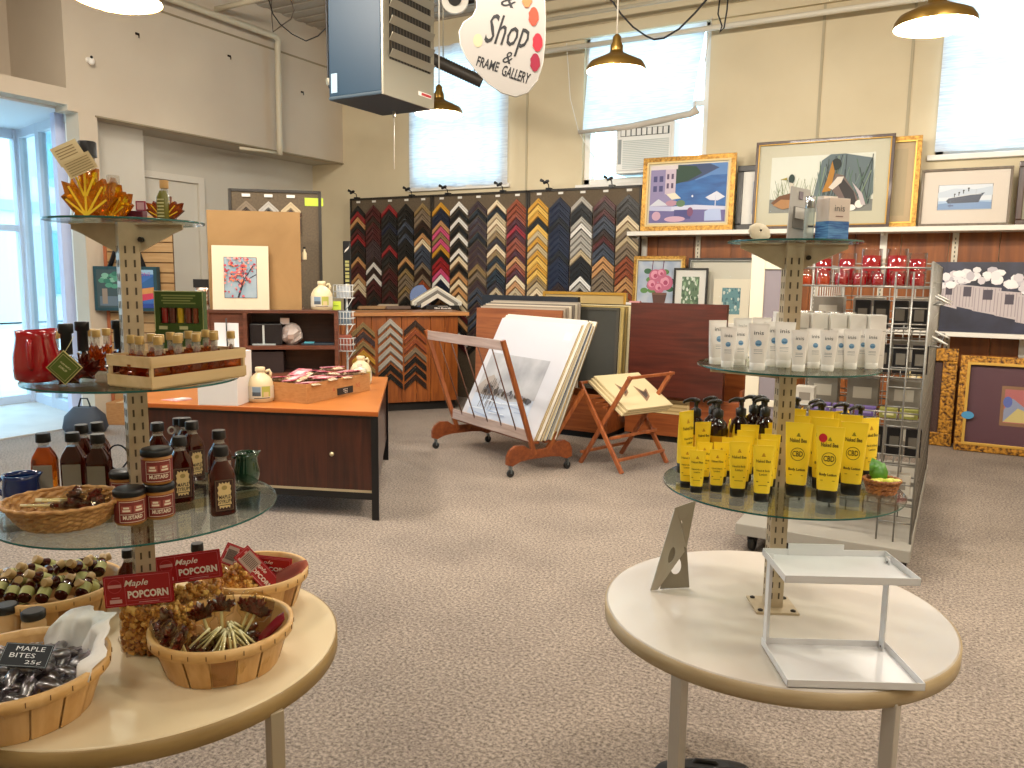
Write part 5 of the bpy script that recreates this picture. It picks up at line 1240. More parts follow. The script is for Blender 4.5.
GLo = 'framed pictures left of the wire rack'
fp('gold-framed painting of pink roses in a vase', (632, 318), (683, 318), 256, SY-.04, .045, goldf, sm, .0, art_rose, z0=1.06, lip=C('#d8c28a', .5), group=GLo, glass=False)
fp('small black-framed print of white blossoms on green', (672, 320), (706, 320), 268, SY-.09, .02, blkf, wmt, .07, art_speck('#5f7a5c', ('#8fae88', '#e1e6da', '#3f5a44', '#c9d4c2'), 60, 3), z0=1.06, group=GLo)
fp('large silver-black frame with blank pale mat behind the small prints', (686, 322), (756, 322), 258, SY+.0, .03, blkf, C('#a9a89a', .7), .02, art_plain('#c9c5b4'), z0=1.06, lip=C('#9a9a94', .3, .8), group=GLo)
fp('pale matted print with small teal building, leaning in front of the blank frame', (712, 322), (748, 322), 279, SY-.06, .0, None, C('#ded6c0', .8), .09, art_speck('#5d8a90', ('#3f6a74', '#8fb0ac', '#c9d0c4'), 40, 4), z0=1.06, group=GLo)
fp('matted teal print of a green bird, leaning near the floor below the shelf', (706, 440), (745, 440), 374, SY-.5, .0, None, C('#e3ded2', .8), .09, art_speck('#4a8a90', ('#3a7a80', '#2f5a3c', '#6aa8a4'), 40, 6), z0=.45, lean=.12, glass=True)
def art_winter(*a):
    A = Art(*a); A.r(0, 1, 0, 1, N('dusk_blue', '#14151f', '#3c3f58', (1, 1, 1), 3, 4, .3, .75, .4)); random.seed(9)
    for k, (x0, x1, z0, z1, s) in enumerate(((.09, .26, .36, .70, .0), (.24, .44, .34, .68, .0), (.40, .64, .28, .66, .0), (.60, .82, .22, .60, 0), (.78, 1., .14, .55, 0))):
        A.p([(x0, z0+.03), (x1, z0-.03), (x1, z1-.02), (x0, z1)], '#bdb3b4')
        for j in range(7): xx = x0+(x1-x0)*(j+.5)/7; A.l(xx, z0+.02, xx, z1-.03, .004, '#9a8f94')
        A.r(x0+(x1-x0)*.35, x0+(x1-x0)*.7, (z0+z1)/2+.0, (z0+z1)/2+.14, '#4a4450')
    for k in range(46):
        u = random.random(); A.e(.12+.84*u, .72+.14*sin(u*3.1)-.12*u+random.uniform(-.08, .10), random.uniform(.03, .065), random.uniform(.04, .07), random.choice(('#e6e2e4', '#d2ccd0', '#c2bcc4', '#efecec')), 7)
fp('wide dark picture of snow-topped white huts on the lower shelf', (926, 331), (1040, 334), 262, SY-.02, .0, None, dkw, 0, art_winter, z0=1.06, glass=False, depth=.02)
def art_small(*a):
    A = Art(*a); A.r(0, 1, 0, 1, '#4c2430'); A.r(.30, .70, .25, .75, '#7d5a3a'); A.r(.33, .67, .29, .71, '#a45a5a').p([(.33, .45), (.4, .60), (.5, .5), (.62, .64), (.67, .5), (.67, .3), (.33, .3)], '#7d86a0').p([(.33, .3), (.45, .48), (.6, .4), (.68, .3)], '#b8a86a').e(.36, .55, .04, .07, '#4a5aa0')
a = Z(953, 449, 0); pic('wide ornate gold frame with maroon mat leaning against the panelling on the floor', a.x, a.x+1.02, 0, .855, 8.12, .075, ornate, C('#4c2430', .8), .0, art_small, lean=.12, lip=C('#c9a04a', .35, .5), depth=.05)
mb = MB(); o = [ob for ob in bpy.data.objects if ob.name.startswith('framed_picture')][-1]
mb.flat([(.05*cos(2*PI*i/16), .035*sin(2*PI*i/16)) for i in range(16)], 0, C('#3f86b0', .4)); q = mb.build('round_sticker', o); q.location = (-.42, -.058, .32); q['label'] = 'blue oval sticker'
pic('ornate brown and gold frame standing end-on behind the maroon one', a.x-.36, a.x-.02, 0, .90, 8.24, .12, ornate, sm, .0, art_plain('#3a1a10'), lean=.1, depth=.05, name='ornate_frame', cat='frame')
pic('slim cream and gold frame leaning beside the wire rack', a.x-.42, a.x-.31, 0, .92, 8.05, .03, C('#d9c690', .4), C('#e6ddc2', .6), .0, art_plain('#e0d6b8'), lean=.1, depth=.03, name='slim_frame', cat='frame')
# ------------------------------------------------------------------ frame corner sample boards
STY = {'k': ('#141210', '#2a2622', 'black'), 'b': ('#2c1a12', '#453020', 'dark brown'), 'm': ('#4a1414', '#2a1010', 'maroon'), 'r': ('#8c1c20', '#5a1014', 'red'), 't': ('#b98a58', '#6a4526', 'tan wood'), 'c': ('#dccbaa', '#8a6a44', 'cream'),
       'w': ('#e2dfd8', '#3a3632', 'white'), 'g': ('#c2902c', '#7a5416', 'gold'), 'y': ('#d8b052', '#c9a04a', 'bright gold'), 's': ('#a8a39a', '#6f6b64', 'silver'), 'l': ('#3c4350', '#22262e', 'slate'), 'n': ('#171c30', '#232a44', 'navy'),
       'p': ('#c44c76', '#8a2c50', 'pink'), 'o': ('#8a4424', '#5a2814', 'rust brown'), 'u': ('#7a6a56', '#4c4032', 'taupe'), 'z': ('#8a7248', '#4e3e24', 'bronze'), 'd': ('#3a2a2c', '#554448', 'plum grey'), 'v': ('#b8a684', '#8c7a5c', 'pale champagne')}
def corner_mesh(k, hw):
    a, b_, _ = STY[k]; m1, m2 = C(a, .35, spec=.5, coat=.2), C(b_, .35, spec=.5); mb = MB(); W_ = .066
    for (t0, t1, d0, m) in ((0, .020, -.016, m1), (.020, .024, -.010, m2), (.024, .052, -.022, m1), (.052, W_, -.012, m2)):
        for s in (-1, 1):
            P = [(0, -t0), (s*hw, -hw*.92-t0), (s*hw, -hw*.92-t1), (0, -t1)]
            V = [(x, y, z) for y in (0, d0) for x, z in P]
            Fs = [(0, 1, 2, 3), (7, 6, 5, 4)]+[(i, (i+1) % 4+0, (i+1) % 4+4, i+4) for i in range(4)]
            if s > 0: Fs = [tuple(reversed(f)) for f in Fs]
            mb.add(V, Fs, m)
    return mb
CM = {}
def corner(k, hw, loc, rot, label, group):
    key = (k, round(hw, 3))
    if key not in CM:
        o = corner_mesh(k, hw).build('frame_corner_sample'); CM[key] = o.data
    else:
        o = bpy.data.objects.new('frame_corner_sample', CM[key]); COL.objects.link(o)
    o.location = loc; o.rotation_euler = rot; return tag(o, label, 'frame sample', group)
feltm = N('board_felt', '#564a3c', '#655845', (1, 1, 1), 60, 3, .3, .7, .9)
cols = [['krtkmrkbktmmtccmmkt', 'mmbmmmdddbwbwmmbkbm', 'rkknkkkrkkbmmbbmbmb', 'kkklklkkktkzuuzukkk', 'zuubktclllubuobobuu'],
        ['gnntpzpgkrrpwnkktmm', 'wkwkwkwcktctccmtkwm', 'dkddkdddzudlldlldkk', 'ckvcvzbczkzkkbvkkuz', 'ooomrmoomtomctvvuuv'],
        ['gygkyvgvgygyzvckkgg', 'nnnknnnnknnnnbbkbtg', 'skkswsssvkkkwskkwkk', 'mbmllbmllttuuuuzuub', 'kkkcvuvuuooottozztt']]
ORDW = ['top'] + ['%s from top' % o for o in ORD[1:]]
X0 = Y(349.7, 197, 8.2).x; X1 = Y(432, 195, 8.2).x; X2 = Y(528, 193, 8.2).x; X3 = Y(641, 188, 8.2).x
cntc = 0
for bi, (xa, xb, nm) in enumerate(((X0, X1-.015, 'left'), (X1, X2-.015, 'middle'), (X2, X3, 'right'))):
    mb = MB(); mb.box(xa, xb, 8.22, 8.25, 0, 2.48, feltm)
    t = mb.build('sample_board'); tag(t, 'tall dark felt board of frame corner samples, %s of the three on the back wall' % nm, 'sample board')
    mb = MB()
    for q in ((xa-.004, xa+.02, 0, 2.49), (xb-.02, xb+.004, 0, 2.49), (xa, xb, 2.47, 2.495)): mb.box(q[0], q[1], 8.205, 8.255, q[2], q[3], C('#2a241c', .5))
    mb.build('board_edging', t)
    cw_ = (xb-xa)/5; hw = cw_*.47
    for ci in range(5):
        x = xa+cw_*(ci+.5)
        mb = MB(); mb.box(x-.03, x+.03, 8.215, 8.22, 2.435, 2.46, C('#dcdad2', .7)); mb.build('paper_label', t)
        seq = cols[bi][ci]; n = 19 if (bi == 1 and ci in (1, 2)) else (18 if bi < 2 else 17)
        z = 2.40
        for k in range(n):
            if cntc > 286: break
            st = seq[k % len(seq)]; cntc += 1
            corner(st, hw, (x, 8.214-.002, z), (.0, 0, 0), '%s frame corner sample, %s, %s column of the %s wall board' % (STY[st][2], ORDW[k], ORD[ci], nm), 'frame corner samples on the wall boards')
            z -= .0735 if not (bi == 1 and ci in (1, 2)) else .094
# small black clip lamps above the boards
def clip():
    t = thing('clip_lamp', 'x', 'lamp'); bm_ = C('#17171a', .35)
    mb = MB(); mb.tube([(0, 0, 0), (0, -.02, .05), (0, -.10, .07)], .006, bm_, 6); mb.build('lamp_arm', t)
    mb = MB(); mb.lathe([(.014, 0), (.02, .05), (.012, .07)], bm_, 10, M=Matrix.Translation((-.01, -.12, .05))@Matrix.Rotation(1.2, 4, 'Y')); mb.lathe([(.012, 0), (.018, .04)], bm_, 10, M=Matrix.Translation((-.02, -.1, .075))@Matrix.Rotation(-1.2, 4, 'Y')); mb.build('lamp_head', t)
    mb = MB(); mb.box(-.03, .03, -.03, .03, -.02, .01, bm_); mb.build('clamp', t)
    return t
CL = Proto(clip())
for px, nm in ((357, 'first'), (412, 'second'), (448, 'third'), (503, 'fourth'), (549, 'fifth'), (612, 'sixth')):
    q = Y(px, 192, 8.22); CL.put((q.x, 8.22, 2.50), 0, 'small black clip lamp on top of the sample boards, %s from left' % nm, 'clip lamps')
# ------------------------------------------------------------------ up at the ceiling
hb = C('#17354a', .45, name='heater_blue'); stl = C('#a9a290', .35, .6); louv = C('#9c9787', .4, .5); dkin = C('#1c1814', .7)
t = thing('unit_heater', 'dark blue ceiling unit heater with grey louvred front', 'heater', (-4.02, 5.02, 2.8))
mb = MB(); mb.box(-.26, .245, -.32, .31, .02, .98, hb); mb.box(-.262, .25, -.325, .315, .0, .03, C('#3b4a55', .5)); mb.build('casing', t, bevel=.012)
mb = MB(); mb.box(.245, .262, -.32, .31, 0, .98, stl); mb.box(.263, .2635, -.25, .26, .26, .93, dkin); mb.build('front_frame', t)
for k in range(6):
    mb = MB(); z = .30+k*.115; mb.box(0, .004, -.26, .27, -.03, .03, louv, M=Matrix.Translation((.285, 0, z))@Matrix.Rotation(.55, 4, 'Y')); mb.build('louvre', t)
mb = MB()
for k in range(14): mb.box(.264, .268, -.24+k*.037, -.225+k*.037, .26, .93, C('#4a443a', .5, .4))
mb.build('heat_fins', t)
mb = MB(); mb.box(.263, .265, .10, .27, .075, .105, C('#e6e2da', .5)); mb.box(.265, .266, .14, .265, .08, .1, C('#a8282c', .5)); mb.build('warning_label', t)
mb = MB(); mb.box(-.265, -.262, -.2, -.0, .1, .3, C('#9fb0c0', .4)); mb.rect(-.23, -.17, .05, .19, -.326, C('#9fb8cc', .4)); mb.build('rating_plate', t)
for (x, y) in ((-.22, -.27), (.21, -.27), (-.22, .27), (.21, .27)): mb = MB(); mb.tube([(x, y, .97), (x, y, 1.8)], .006, stl, 6); mb.build('hanger_rod', t)
mb = MB(); mb.tube([(-.05, .2, .0), (-.05, .2, -.04), (-.05, .2, -.05)], [.012, .012, .008], stl, 8); mb.tube([(-.05, .2, -.04), (-.05, .2, -.45)], .004, C('#cfc8b8', .5), 6); mb.build('drain_pipe', t)
mb = MB(); mb.tube([(-.27, -.3, .1), (-.3, -.28, .15), (-.285, -.3, .5), (-.29, -.3, .95), (-.29, -.3, 1.5)], .008, C('#1a1a1a', .5), 6); mb.lathe([(.02, 0), (.03, .02), (.03, .05)], stl, 10, (-.285, -.28, .12)); mb.build('gas_line', t)
# corrugated duct
a = Y(430, 58, 6.6); b_ = Y(482, 82, 6.9); P = [a.lerp(b_, i/40.) for i in range(-20, 41)]
mb = MB(); mb.tube(P, [.055+.006*(i % 2) for i in range(61)], C('#3a3630', .5, .4), 14); t = thing('duct', 'dark corrugated duct behind the palette sign', 'duct', (0, 0, 0)); mb.build('duct_body', t)
for k in (6, 30, 54):
    mb = MB(); mb.tube([tuple(P[k]+up*.05), (P[k].x, P[k].y, CZ)], .006, stl, 5); mb.build('hanger_rod', t)
# palette sign
SP = 4.3
def SPt(px, py):
    d = ray(px, py); k = SP/d.dot(fv); return d*k+Vector((0, 0, EYE))
O_ = SPt(505, 40); t = thing('palette_sign', 'hanging white painter palette sign reading Shop & FRAME GALLERY', 'sign', tuple(O_), YAW)
def L2(px, py): g = SPt(px, py)-O_; return (g.dot(rv), g.z)
out = [L2(*q) for q in ((477, 2), (477, 9), (473, 17), (464, 23), (459.5, 32), (461, 45), (467, 58), (476, 70), (488, 83), (502, 92.5), (516, 96.5), (528, 92), (537, 80), (542.5, 62), (544.5, 42), (545, 20), (544, -8), (536, -34), (518, -50), (495, -52), (480, -36), (473, -16))]
sg = C('#a39e98', .55)
M9 = Matrix(((1, 0, 0, 0), (0, 0, 1, 0), (0, 1, 0, 0), (0, 0, 0, 1)))
mb = MB(); mb.prism(out, -.008, .008, sg, M=M9); mb.build('palette_board', t)
mb = MB(); e_ = out+[out[0]]; mb.tube([(x, -.002, z) for x, z in out], .006, C('#c9c6c0', .4), 6, True); mb.build('palette_edge', t)
mb = MB(); ck = C('#1a1a1c', .5)
def mrot(px, py, ang): x, z = L2(px, py); return Matrix.Translation((x, -.0095, z))@Matrix.Rotation(ang, 4, 'Y')
u = SP/790*1.02
mb.text('Shop', 0, 0, 0, ck, w=41*u, h=35*u, shear=.35, bold=.005, M=mrot(507, 36, .13)); mb.text('&', 0, 0, 0, ck, w=9*u, h=11*u, shear=.3, M=mrot(508, 58, .2)); mb.text('FRAME', 0, 0, 0, ck, w=21*u, h=9*u, bold=.02, M=mrot(488, 64.5, .28)); mb.text('GALLERY', 0, 0, 0, ck, w=27*u, h=10*u, bold=.02, M=mrot(516, 75, .30)); mb.text('Gift', 0, 0, 0, ck, w=30*u, h=22*u, shear=.35, M=mrot(498, -22, .13)); mb.text('&', 0, 0, 0, ck, w=14*u, h=12*u, shear=.3, M=mrot(509, 1, .2))
mb.build('painted_lettering', t)
mb = MB(); x, z = L2(478, 41); mb.flat([(x+4.5*u*cos(2*PI*i/18), z+6*u*sin(2*PI*i/18)) for i in range(18)], -.0095, C('#b9a988', .6)); mb.build('thumb_hole', t)
for (px, py, c, nm) in ((527, -1, '#d8784a', 'orange paint blob'), (533.5, 17, '#d84a34', 'vermilion paint blob'), (537.5, 43, '#c42434', 'red paint blob'), (535, 63, '#8c1a34', 'dark red paint blob')):
    x, z = L2(px, py); mb = MB(); mb.flat([(x+(4.6+.5*sin(3*i))*u*cos(2*PI*i/16), z+8.2*u*sin(2*PI*i/16)) for i in range(16)], -.0115, C(c, .35, coat=.4)); mb.build('paint_blob', t)['label'] = nm
for px in (482, 532): x, z = L2(px, -40); mb = MB(); mb.tube([(x, 0, z), (x, 0, CZ-O_.z)], .003, stl, 5); mb.build('hanging_wire', t)
# round ceiling speaker
q = Y(455, 0, 6.2); t = thing('round_fixture', 'small round white ceiling fixture with dark centre beside the palette sign', 'fixture', tuple(q), YAW)
mb = MB(); mb.lathe([(.11, 0), (.12, .01), (.12, .05)], C('#dcd8cc', .5), 24, M=Matrix.Rotation(PI/2, 4, 'X')@Matrix.Translation((0, 0, -.03))); mb.build('rim', t); mb = MB(); mb.lathe([(.06, 0), (.06, .002)], dkin, 20, M=Matrix.Translation((0, -.03, 0))@Matrix.Rotation(PI/2, 4, 'X')); mb.build('centre', t); mb = MB(); mb.tube([(0, .03, .1), (0, .03, CZ-q.z)], .01, stl, 6); mb.build('hanger', t)
# pipes
pw = C('#c9c0a8', .5); 
def pipe(label, P, r, m_=pw, name='ceiling_pipe', cat='pipe', n=10):
    mb = MB(); mb.tube(P, r, m_, n); return tag(mb.build(name), label, cat)
pipe('cream pipe running along the left wall then dropping down it', [(-7.33, 1.0, 4.29), (-7.33, 5.0, 4.29), (-7.33, 7.15, 4.29), (-7.34, 7.2, 4.26), (-7.35, 7.2, 4.2), (-7.36, 7.2, 3.05), (-7.36, 7.2, 2.93)], .035)
pipe('thin cream pipe stub with a round valve below the soffit edge', [(-7.36, 7.2, 2.95), (-7.36, 6.9, 2.94), (-7.38, 6.6, 2.93)], .018)
pipe('long cream conduit crossing in front of the back wall', [(-4.9, 8.3, 4.03), (3.1, 8.3, 4.01)], .028, C('#e0dac8', .5))
pipe('dark thin rod under the ceiling above the back windows', [(-4.9, 7.6, 4.44), (3.1, 7.6, 4.4)], .02, C('#2e2a26', .5, .5))
pipe('second thin cream rod high on the back wall', [(-5.2, 8.1, 4.3), (3.1, 8.1, 4.28)], .02)
a = Y(205, 12, 6.4); b_ = Y(262, -2, 6.4); pipe('pale slanting strut under the ceiling at upper left', [(a.x-.1, a.y, a.z), tuple(b_), (b_.x+.6, b_.y+.5, CZ)], .03)
def Yp(pts, y): return [tuple(Y(px, py, y)) for px, py in pts]
bc = C('#1b1a1a', .6)
pipe('black cable drooping between the pendant and the conduit, above the blind', Yp([(606, -4), (613, 2), (621, 14), (633, 27), (646, 36), (654, 39.5), (664, 38), (679, 29), (695, 13), (708, -2)], 6.4), .008, bc, 'hanging_cable', 'cable', 6)
pipe('short black cable loop hanging beside the conduit, right of the blind', Yp([(720, -3), (718, 14), (722, 26), (720, 32), (724, 28), (727, 10), (728, -3)], 7.2), .007, bc, 'hanging_cable', 'cable', 6)
pipe('dark looping cables hanging left of the blue heater', Yp([(268, -3), (273, 14), (280, 24), (292, 34), (306, 41), (318, 36), (328, 26)], 6.0), .006, bc, 'hanging_cable', 'cable', 6)
pipe('curled wire end hanging from the ceiling above the vertical pipe', Yp([(290, -3), (294, 10), (291, 19), (281, 26), (273, 32), (272, 20), (271, -3)], 6.2), .006, C('#5a5044', .6), 'hanging_cable', 'cable', 6)
q = X(88, 60, WX); t = thing('security_camera', 'small white security camera on the left wall above the storefront', 'camera', (WX, q.y, q.z))
mb = MB(); mb.lathe([(.035, 0), (.03, .02)], trimw, 16, M=Matrix.Rotation(PI/2, 4, 'Y')@Matrix.Scale(1, 4)); mb.build('mount', t); t.scale = (.75, .75, .75); mb = MB(); mb.sphere(.04, (.07, 0, -.02), trimw, 14, 1.3); mb.tube([(0, 0, .0), (.05, 0, 0)], .012, trimw, 8); mb.build('camera_body', t); mb = MB(); mb.sphere(.018, (.105, -.02, .02), dkin, 10); mb.build('lens', t)
mb = MB(); hk = C('#2a2018', .5, .5)
HK = None
for (px, py, nm) in ((137, 35, 'first'), (229, 57, 'second'), (302, 93, 'third')):
    q = X(px, py, WX); mb = MB(); mb.box(0, .012, -.02, .02, 0, .02, hk); mb.tube([(.01, 0, .01), (.03, 0, -.01), (.025, 0, -.03)], .005, hk, 6)
    tag(mb.build('wall_hook', loc=q), 'small dark hook on the upper left wall, %s from the left' % nm, 'hook', 'hooks on the left wall')
# ------------------------------------------------------------------ desk and what stands on it
DZ = .68
FR_ = Z(378, 412, DZ); FL_ = Z(124, 402, DZ); BR_ = Z(388, 377, DZ); BL_ = FL_+(BR_-FR_)
du = (FR_-FL_).normalized(); dv = (BR_-FR_).normalized(); dL = (FR_-FL_).length; dD = (BR_-FR_).length; dA = atan2(du.y, du.x)
def D(u, v, z): return FL_-Vector((0, 0, DZ))+du*u+dv*v+up*z
t = thing('display_desk', 'long low desk with orange top, dark wood panel front and black steel legs', 'desk', tuple(D(0, 0, 0)), dA)
iM = Matrix.Rotation(-dA, 3, 'Z'); vv = iM@dv
def DL(u, v, z): q = Vector((u, 0, 0))+vv*v; return (q.x, q.y, z)
def slab(mb, u0, u1, v0, v1, z0, z1, m):
    V = [DL(u, v, z) for u in (u0, u1) for v in (v0, v1) for z in (z0, z1)]
    mb.add(V, [(0, 1, 3, 2), (4, 6, 7, 5), (0, 4, 5, 1), (2, 3, 7, 6), (0, 2, 6, 4), (1, 5, 7, 3)], m)
ora = N('desk_orange', '#b0682c', '#bf763a', (1, 1, 1), 3, 3, .3, .7, .35); dwn = wood('desk_walnut', '#2a1008', '#4a2010', 'z', .3, .3)
mb = MB(); slab(mb, 0, dL, 0, dD, DZ-.03, DZ, ora); slab(mb, 0, dL, -.004, 0, DZ-.026, DZ-.001, C('#a8561a', .5)); mb.build('desk_top', t, bevel=.003)
bs = C('#101012', .35)
mb = MB(); slab(mb, .03, dL-.045, .03, .05, .18, DZ-.05, dwn); mb.build('front_panel', t)
mb = MB(); slab(mb, .03, dL-.045, .026, .05, .165, .18, C('#b9aa8c', .4, .4)); mb.build('bottom_trim', t)
mb = MB(); slab(mb, dL-.03, dL-.015, .05, dD-.02, .18, DZ-.05, dwn); mb.build('side_panel', t)
mb = MB(); slab(mb, .02, dL-.02, .03, .06, DZ-.05, DZ-.03, bs); slab(mb, .02, dL-.02, .03, .06, .12, .165, bs); mb.build('rail', t)
for (u, v) in ((dL-.045, .0), (.0, .0), (dL-.045, dD-.05), (.0, dD-.05)): mb = MB(); slab(mb, u, u+.045, v, v+.045, 0, DZ-.03, bs); mb.build('leg', t)
c = DL(dL-.30, .028, .40); mb = MB(); mb.lathe([(.014, 0), (.014, .006), (.006, .012)], C('#d8c8a0', .3, .5), 14, M=Matrix.Translation(c)@Matrix.Rotation(PI/2, 4, 'X')); mb.build('knob', t)
# milk-glass syrup jugs
jugm = C('#d8c7a0', .35)
def jug():
    t = thing('syrup_jug', 'x', 'jug'); s = 1.
    lathe_obj('jug_body', [(.058, 0), (.066, .008), (.067, .07), (.064, .10), (.048, .128), (.026, .145), (.022, .15), (.022, .158)], jugm, t, 32)
    mb = MB(); mb.lathe([(.024, .156), (.025, .158), (.025, .176), (.022, .178)], jugm, 20); mb.build('cap', t)
    mb = MB(); mb.tube([(.022, 0, .152), (.045, 0, .160), (.052, 0, .145), (.048, 0, .125)], .008, jugm, 8); mb.build('handle', t)
    mb = MB(); q = .0675; mb.crect(q, .02, .085, -1.5, 1.5, C('#cfc9b6', .6), 20); mb.crect(q+.0004, .035, .082, -.75, -.1, C('#7a93a8', .6), 6); mb.crect(q+.0006, .035, .055, -.75, -.1, C('#4a5660', .6), 6); mb.crect(q+.0004, .030, .084, -.02, .65, C('#a8ac50', .6), 6); mb.crect(q+.0006, .03, .055, .1, .5, C('#c9b888', .6), 4); mb.crect(q+.0004, .022, .026, -.6, .6, darkink, 6); mb.build('paper_label', t)
    return t
JG = Proto(jug())
q = Z(261, 401, DZ); JG.put(tuple(q), face(q.x, q.y)+.1, 'cream syrup jug with printed label on the orange desk, left of the packet box', 'cream syrup jugs', None, 1.25)
q = Z(361, 384, DZ); JG.put(tuple(q), face(q.x, q.y)+.4, 'cream syrup jug on the orange desk behind the right end of the packet box', 'cream syrup jugs', None, 1.2)
# carton of pink packets
A_ = Z(307, 404, DZ); B_ = Z(370, 390, DZ); C_ = Z(268, 397, DZ)
bu = (B_-A_).normalized(); bL = (B_-A_).length; bz = atan2(bu.y, bu.x); bD = .34
t = thing('packet_carton', 'open brown cardboard carton of pink packets on the orange desk', 'carton', tuple(A_+Vector((0, 0, .001))), bz)
kb = N('cardboard', '#a87440', '#b98550', (1, 1, 4), 20, 3, .3, .7, .7)
bh = .125
mb = MB(); 
for q in ((0, bL, 0, .004), (0, bL, bD-.004, bD), (0, .004, .004, bD-.004), (bL-.004, bL, .004, bD-.004)): mb.box(*q, .0, bh, kb)
mb.box(.004, bL-.004, .004, bD-.004, 0, .004, kb); mb.text('A', bL*.40, .055, -.0006, C('#a8402c', .6), h=.030); mb.text('NS', bL*.79, .055, -.0006, C('#a8402c', .6), h=.030); mb.build('carton_box', t)
mb = MB(); mb.box(bL*.45, bL*.70, -.004, -.001, .012, .058, C('#1c1a18', .6)); [mb.rect(bL*.575+a0*.028, bL*.575+a1_*.028, zz, zz+.003, -.0045, whc) for zz in (.044, .032, .021) for a0, a1_ in ((-.9, -.4), (-.3, .25), (.4, .9)) if not (zz < .03 and a0 < -.5)]; mb.build('price_card', t)
random.seed(12); pk = N('packet_pink', '#b0485c', '#d8949c', (1, 1, 1), 40, 3, .4, .6, .35); pk2 = N('nut_mix', '#8a6a44', '#cfc0a0', (1, 1, 1), 60, 3, .4, .6, .4)
def packet():
    t = thing('snack_packet', 'x', 'packet'); mb = MB(); loft(mb, [(.0008, .055, -.075), (.014, .052, -.055), (.016, .052, 0), (.014, .052, .055), (.0008, .055, .075)], pk2, 20, 3); o = mb.build('packet_body', t); o.rotation_euler = (PI/2, PI/2, 0)
    mb = MB(); mb.box(-.074, .074, -.05, .05, .0125, .0185, pk); mb.box(-.05, .02, -.03, .02, .0186, .0192, C('#e8c4c4', .5)); mb.build('pink_header', t); return t
PKT = Proto(packet()); bM = Matrix.Translation(A_)@Matrix.Rotation(bz, 4, 'Z')
for i in range(4):
    for j in range(3):
        q = bM@Vector((.09+i*(bL-.18)/3, .06+j*.10, .108+.014*((i+j) % 2)+.012*j)); PKT.put(tuple(q), 0, 'pink-topped snack packet lying in the open brown carton', 'pink packets in the carton', (random.uniform(-.15, .05), random.uniform(-.2, .2), bz+random.uniform(-.25, .25)))
q = bM@Vector((bL-.05, .05, .14)); JG2 = None
t = thing('snack_bag', 'crumpled clear snack bag at the right end of the brown carton', 'bag', tuple(q), bz)
mb = MB(); mb.sphere(.05, (0, 0, 0), C('#cfc2ac', .25, coat=.5), 12, .6, 1.2, .9); mb.build('bag_body', t); mb = MB(); loft(mb, [(.02, .012, .02), (.03, .004, .05)], C('#d8cdbd', .2), 14, 3); mb.build('bag_top', t)
# white carton left end of the desk, leaflets
q = Z(220, 402, DZ); t = thing('white_carton', 'white folded cardboard box on the left part of the orange desk', 'box', tuple(Z(198, 405, DZ)), dA+.05)
q1 = Z(198, 405, DZ); zt_ = zat(q1.x, q1.y, 352)-DZ
mb = MB(); mb.box(0, .26, 0, .22, 0, zt_, C('#dcd8d6', .5)); mb.build('carton_box', t, bevel=.003)
mb = MB(); mb.box(.02, .18, .215, .22, zt_, zt_+.17, C('#e2dee0', .5)); mb.tube([(.11, .20, zt_+.02), (.105, .205, zt_+.2)], .004, bs, 6); mb.build('open_flap', t)
q = Z(178, 400, DZ); t = thing('folded_leaflet', 'pink and white folded leaflet lying at the left of the orange desk', 'leaflet', tuple(q), .5)
mb = MB(); mb.prism([(-.10, -.02), (.02, -.07), (.09, .02), (-.03, .06)], 0, .004, C('#d89a9c', .5)); mb.prism([(-.02, -.03), (.04, -.05), (.08, .02), (.01, .04)], .004, .012, C('#e8dcd8', .5)); mb.build('paper', t)
# ------------------------------------------------------------------ shelf unit behind the desk
UR = Vector((-4.37, 4.86, 0)); UL = Vector((-5.14, 4.20, 0)); uu = (UR-UL).normalized(); uL = (UR-UL).length; uA = atan2(uu.y, uu.x); uv = Vector((-uu.y, uu.x, 0))
brw = wood('unit_brown', '#4a2a1c', '#6b4030', 'x', .4, .15); brd = wood('unit_brown_dark', '#2e1812', '#44271c', 'x', .4, .15)
UH = 1.215
t = thing('shelf_unit', 'brown open shelf unit standing at the back of the orange desk', 'shelf unit', tuple(UL), uA)
mb = MB(); mb.box(0, uL, 0, .30, UH-.025, UH, brw); mb.box(0, uL, .28, .30, DZ, UH-.025, brd); mb.build('top_board', t, bevel=.002)
for x in (0, .28, uL-.03): mb = MB(); mb.box(x, x+.03, 0, .28, DZ, UH-.025, brw); mb.build('side_board', t)
for z in (DZ+.001, .90): mb = MB(); mb.box(.31, uL-.03, 0, .28, z, z+.03, brw); mb.build('shelf_board', t)
mb = MB(); mb.box(.03, .28, .02, .04, DZ, UH-.025, brw); mb.build('left_panel', t)
mb = MB(); mb.box(.33, .58, .02, .25, .712, .88, C('#1c1418', .5)); mb.build('drawer_box', t)
def U(x, y, z): return UL+uu*x+uv*y+up*z
t = thing('black_case', 'small black case with a pale strip in the upper bay of the brown unit', 'case', tuple(U(.32, .06, .931)), uA); mb = MB(); mb.box(0, .25, 0, .18, 0, .17, C('#121014', .4)); mb.build('case_body', t, bevel=.006); mb = MB(); mb.box(.10, .115, -.006, 0, 0, .16, C('#b9c4c4', .3)); mb.box(.02, .2, -.006, 0, 0, .012, C('#a8b0b0', .3)); mb.build('metal_strip', t)
t = thing('plastic_bag', 'crumpled shiny plastic bag in the upper bay of the brown unit', 'bag', tuple(U(.64, .12, .931)), uA); mb = MB(); random.seed(3)
V = []; 
for j in range(9):
    for i in range(14):
        a = 2*PI*i/14; b0 = PI*j/8; r = .085*(1+.15*sin(5*a+j)+.12*cos(3*a-2*j)); V.append((r*sin(b0)*cos(a), r*sin(b0)*sin(a)*.8, .085-.085*cos(b0)*(1+.1*sin(a*3))))
